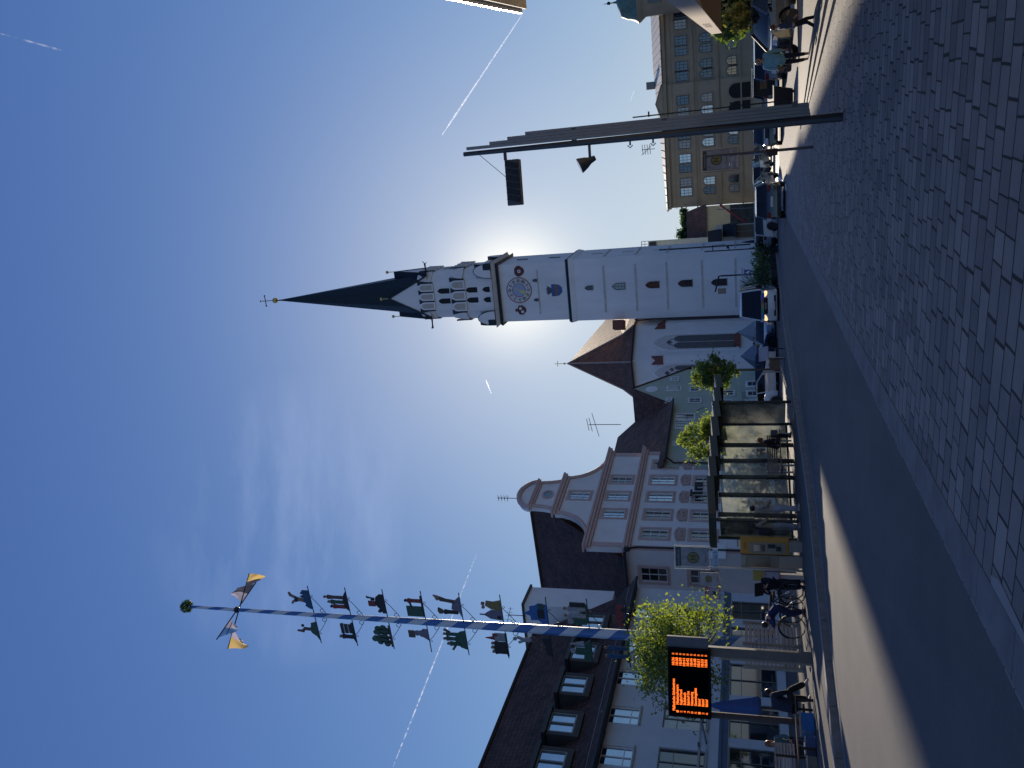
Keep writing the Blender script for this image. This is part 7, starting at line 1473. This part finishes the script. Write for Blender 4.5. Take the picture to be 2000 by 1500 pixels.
    for sg in 'LR':
        e2 = P_['elb' + sg].lerp(P_['wri' + sg], max(0, sleeve * .95 - .0) if sleeve > .5 else 0); ch += [('s' + sg, P_['sho' + sg], .070 * loose, 'c')]
        if sleeve > .5: ch += [('e' + sg, P_['elb' + sg], .053 * loose, 's' + sg), ('x' + sg, e2, .040 * loose, 'e' + sg)]
        else: ch += [('e' + sg, P_['sho' + sg].lerp(P_['elb' + sg], .6), .056 * loose, 's' + sg)]
    cl('top', ch, mt_)
    ch = [('p', P_['pel'], (.142, .112), None), ('q', P_['wai'].lerp(P_['pel'], .5), (.13, .1), 'p')]
    for sg in 'LR':
        kn, an = P_['kne' + sg], P_['ank' + sg]; ch += [('h' + sg, P_['hip' + sg], .100 * leg_r, 'p'), ('t' + sg, P_['hip' + sg].lerp(kn, .5), .088 * leg_r, 'h' + sg), ('k' + sg, kn, .070 * leg_r, 't' + sg), ('a' + sg, kn.lerp(an, leglen * .97), .055 * leg_r * (1.25 if leg_r > 1.1 else 1), 'k' + sg)]
    cl('trousers', ch, ml_)
    for sg in 'LR':
        an, to = P_['ank' + sg], P_['toe' + sg]; cl('shoe', [('a', an - V(0, 0, .01) * s, (.05, .05), None), ('m', an.lerp(to, .55) - V(0, 0, .012) * s, (.05, .036), 'a'), ('t', to, (.045, .03), 'm'), ('hh', an + (an - to).normalized() * .03 * s - V(0, 0, .03) * s, (.04, .03), 'a')], ms_)
    hb_ = MB(); c = P_['hed'] + up_ * .035 * s - fwd * .022 * s
    hm_ = []
    hb_.ball((0, 0, 0), .1 * s, 10, .92, 1.05, 1.0); R_ = Matrix((sd_, fwd, up_)).transposed()
    hb_.v = [tuple(c + R_ @ Vector(v)) for v in hb_.v]
    if hairstyle == 'cap': hb_.box(c + fwd * .1 * s + up_ * .01 * s, (.15 * s, .12 * s, .02 * s))
    ho = hb_.build('hair', hr, o, smooth=True)
    if hairstyle in ('long', 'verylong'):
        bk = c - fwd * .03 * s; dn = V(0, 0, -1) if up_.z > .5 else -up_; L_ = .30 if hairstyle == 'long' else .42; b2_ = P_['che'] - fwd * .10 * s
        skinmesh('long_hair', [bk, bk.lerp(b2_, .35) - fwd * .04 * s, bk.lerp(b2_, .8) - fwd * .04 * s, b2_ + V(0, 0, -.06) * s], [(0, 1), (1, 2), (2, 3)], [(.1 * s, .08 * s), (.095 * s, .06 * s), (.085 * s, .045 * s), (.04 * s, .02 * s)], hr, ho)
    if hairstyle == 'bun': MB().ball(c - fwd * .11 * s + up_ * .03 * s, .05 * s, 8).build('bun', hr, ho, smooth=True)
    return o, P_
def U(v, **k): return v
def walkpose(st=.18, arm=.12): return dict(kneL=V(-.10, .12 + st * .3, .50), ankL=V(-.10, st, .09), toeL=V(-.11, st + .16, .06), kneR=V(.10, .03, .49), ankR=V(.10, -st, .12), toeR=V(.11, -st + .13, .04), elbL=V(-.26, -.08, 1.15), wriL=V(-.25, -arm, .9), elbR=V(.26, .02, 1.15), wriR=V(.24, arm + .1, .93))
SITZ = .47
def sitpose(lean=0.05, armf=.28): return dict(pel=V(0, 0, .52), wai=V(0, .02 + lean * .3, .68), che=V(0, .04 + lean, .92), nek=V(0, .07 + lean * 1.6, 1.08), hed=V(0, .12 + lean * 2.0, 1.19), top=V(0, .13 + lean * 2.2, 1.30), hipL=V(-.10, .04, .51), kneL=V(-.12, .46, .52), ankL=V(-.12, .44, .09), toeL=V(-.13, .60, .04), hipR=V(.10, .04, .51), kneR=V(.12, .46, .52), ankR=V(.12, .42, .09), toeR=V(.13, .58, .04),
    shoL=V(-.19, .05 + lean, 1.0), elbL=V(-.25, .10 + lean, .74), wriL=V(-.14, armf, .64), shoR=V(.19, .05 + lean, 1.0), elbR=V(.25, .10 + lean, .74), wriR=V(.14, armf, .64))
def hgt(foot, head_px, py): return at(head_px, py, foot.y).z - foot.z
# woman in mint
f = G(1589, 108); p, _ = person('woman in a mint green top and dark cropped trousers walking by the steps', (f.x, f.y, f.z), radians(150), hgt(f, 1474, 108) * 1.01, walkpose(.13, .06), top=(.22, .42, .44), legs=(.014, .014, .017), shoes=(.09, .035, .02), hair=hairg, hairstyle='bun', sleeve=1, leglen=.68, coat=.13, loose=1.28, leg_r=.95)
bg_ = MB(); bg_.box((.22, .16, .86), (.09, .22, .17)); bg_.build('shoulder_bag', mat('bag_tan', (.20, .11, .06), .6), p, bevel=.02)
f = G(1604, 42); p, _ = person('person in a grey jacket with one arm held forward, striding at the right edge', (f.x, f.y, f.z), radians(-100), hgt(f, 1503, 42), dict(walkpose(.22, .1), elbL=V(-.22, .18, 1.2), wriL=V(-.18, .42, 1.12)), top=(.06, .08, .11), legs=(.02, .018, .02), shoes=(.03, .03, .07), hair=hairr, hairstyle='short', sleeve=1, coat=.06, loose=1.05)
KZ = .15
def kf(px, py): g_ = G(px, py); return Vector((g_.x, g_.y, gz(g_.x, g_.y) + KZ))
f = kf(1573, 996); p, _ = person('man in a beige jacket and wide pale trousers standing before the shelter glass', f, radians(-65), hgt(f, 1463, 997) * 1.0, dict(elbL=V(-.20, .10, 1.16), wriL=V(-.05, .24, 1.08), elbR=V(.22, .06, 1.15), wriR=V(.06, .24, 1.06), kneL=V(-.11, .08, .5), ankL=V(-.12, .1, .08), toeL=V(-.13, .27, .03)), top=(.40, .34, .27), legs=(.36, .36, .38), shoes=(.4, .4, .4), hair=hairb, coat=.10, loose=1.12, leg_r=1.35)
f = kf(1574, 1030); p, _ = person('person with very long dark hair and an olive jacket standing behind the beige jacketed man', f, radians(-60), hgt(f, 1464, 1030), dict(elbR=V(.22, .14, 1.16), wriR=V(.08, .30, 1.12)), top=(.30, .27, .18), legs=(.28, .28, .30), shoes=(.3, .3, .3), hair=hairb, hairstyle='verylong', coat=.08, loose=1.12, leg_r=1.3)
MB().box((-.02, -.20, 1.15), (.30, .16, .42)).build('backpack', mat('backpack_dark', (.04, .04, .05), .8), p, bevel=.05)
# seated woman in the shelter
f = kf(1567, 884); sb = fB.w(fB.sz(1500, 884)[0], -.38); p, _ = person('seated woman with long auburn hair and a black striped jacket on the shelter bench', (sb.x, sb.y, SZ), radians(-70), 1.72, dict(sitpose(.10), hed=V(0, .27, 1.17), top=V(0, .34, 1.27), nek=V(0, .2, 1.08)), top=(.018, .018, .022), legs=(.013, .013, .016), shoes=(.02, .02, .02), hair=hairr, hairstyle='long', loose=1.15)
MB().box((.0, .52, .66), (.34, .24, .26)).build('lap_bag', mat('bag_grey', (.10, .09, .10), .7), p, bevel=.04)
# riders by the bicycles
f = kf(1582, 1143); p, _ = person('person in black bending over a dark board beside the bicycles', f, radians(170), 1.62, dict(wai=V(0, .06, 1.08), che=V(0, .16, 1.27), nek=V(0, .27, 1.36), hed=V(0, .36, 1.40), top=V(0, .42, 1.48), fwd=V(0, 1, -.9), shoL=V(-.19, .18, 1.33), shoR=V(.19, .18, 1.33), elbL=V(-.25, .25, 1.1), wriL=V(-.12, .42, 1.2), elbR=V(.25, .25, 1.1), wriR=V(.12, .42, 1.2)), top=(.012, .013, .03), legs=(.012, .012, .02), hair=hairb, hairstyle='cap', loose=1.35, leg_r=1.2)
MB().box((.0, .50, 1.36), (.42, .03, .28), tx=-.5).build('dark_board', blackm, p)
f = kf(1583, 1196); p, _ = person('person in a dark blue jacket crouching over the black bicycle', f, radians(115), 1.66, dict(pel=V(0, -.1, .86), wai=V(0, .04, .98), che=V(0, .22, 1.12), nek=V(0, .36, 1.18), hed=V(0, .46, 1.22), top=V(0, .54, 1.30), fwd=V(0, 1, -.8), hipL=V(-.09, -.1, .84), hipR=V(.09, -.1, .84), kneL=V(-.11, .08, .46), kneR=V(.11, .08, .46), shoL=V(-.19, .25, 1.16), shoR=V(.19, .25, 1.16), elbL=V(-.24, .4, .98), wriL=V(-.2, .6, 1.0), elbR=V(.24, .4, .98), wriR=V(.2, .6, 1.0)), top=(.015, .03, .12), legs=(.012, .016, .05), hair=hairb, loose=1.35, leg_r=1.25)
# man on the bench
mo = Matrix.Rotation(f_.phi, 3, 'Z'); mb_ = Vector((g6.x - .3, g6.y, BZ)) + mo @ Vector((2.0, .25, 0))
p, _ = person('man in dark clothes and white shoes leaning forward on the wooden bench', mb_ - Vector((0, 0, .0)), f_.phi - radians(78), 1.74, dict(sitpose(.16, .42), kneR=V(.16, .42, .62), ankR=V(.18, .72, .16), toeR=V(.20, .88, .08), hed=V(0, .46, 1.10), top=V(0, .54, 1.2), nek=V(0, .34, 1.02), fwd=V(0, 1, -.35)), top=(.014, .018, .032), legs=(.012, .012, .014), shoes=(.50, .50, .50), hair=hairb, loose=1.35, leg_r=1.3)
mb2 = Vector((g6.x - .3, g6.y, BZ)) + mo @ Vector((1.45, 1.2, 0)); p, _ = person('seated woman with auburn hair and a teal jacket behind the bench backrest', mb2, f_.phi + radians(150), 1.66, sitpose(.04), top=(.08, .16, .16), legs=(.03, .03, .05), hair=hairr, hairstyle='long')
mb3 = Vector((g6.x - .3, g6.y, BZ)) + mo @ Vector((.1, 1.25, 0)); p, _ = person('seated person in a green shirt at the lower left corner behind the bench', mb3, f_.phi + radians(200), 1.66, sitpose(.10), top=(.07, .20, .06), legs=(.03, .03, .05), hair=hairm)
for k, (q_, a_) in enumerate(((mb2, 150), (mb3, 200))):
    o = thing('cafe_chair', ('dark cafe chair under the auburn haired woman', 'dark cafe chair under the person in green')[k], 'chair', q_, f_.phi + radians(a_), 'cafe chairs behind the bench'); MB().b2(-.22, .22, -.2, .24, .42, .45).build('seat', dark, o); MB().b2(-.22, .22, -.24, -.21, .5, .85).build('backrest', dark, o)
    for x in (-.2, .2):
        for y in (-.2, .2): MB().tube([(x, y, 0), (x, y, .43 if y > 0 else .85)], .014, 5).build('leg', dark, o)
# people far off by the tower and church
Q = Vector((at(1500, 487, 90).x, 90.0, gz(14, 90)))
for lab, px, Y_, t_, az_, hr in (('small distant person in dark clothes at the right corner of the tower foot', 482, 84, (.03, .03, .04), 30, hairb), ('small distant person in a reddish top by the tower plants', 495, 82, (.20, .06, .05), 120, hairm), ('person in a blue grey coat under the grey market parasols', 660, 72, (.07, .10, .18), 200, hairm), ('person in a yellow top at the market parasol tables', 670, 74, (.40, .28, .05), 40, hairb)):
    X = at(1500, px, Y_).x; person(lab, (X, Y_, gz(X, Y_)), radians(az_), 1.7, walkpose(.1), top=t_, legs=(.02, .02, .03), hair=hr)
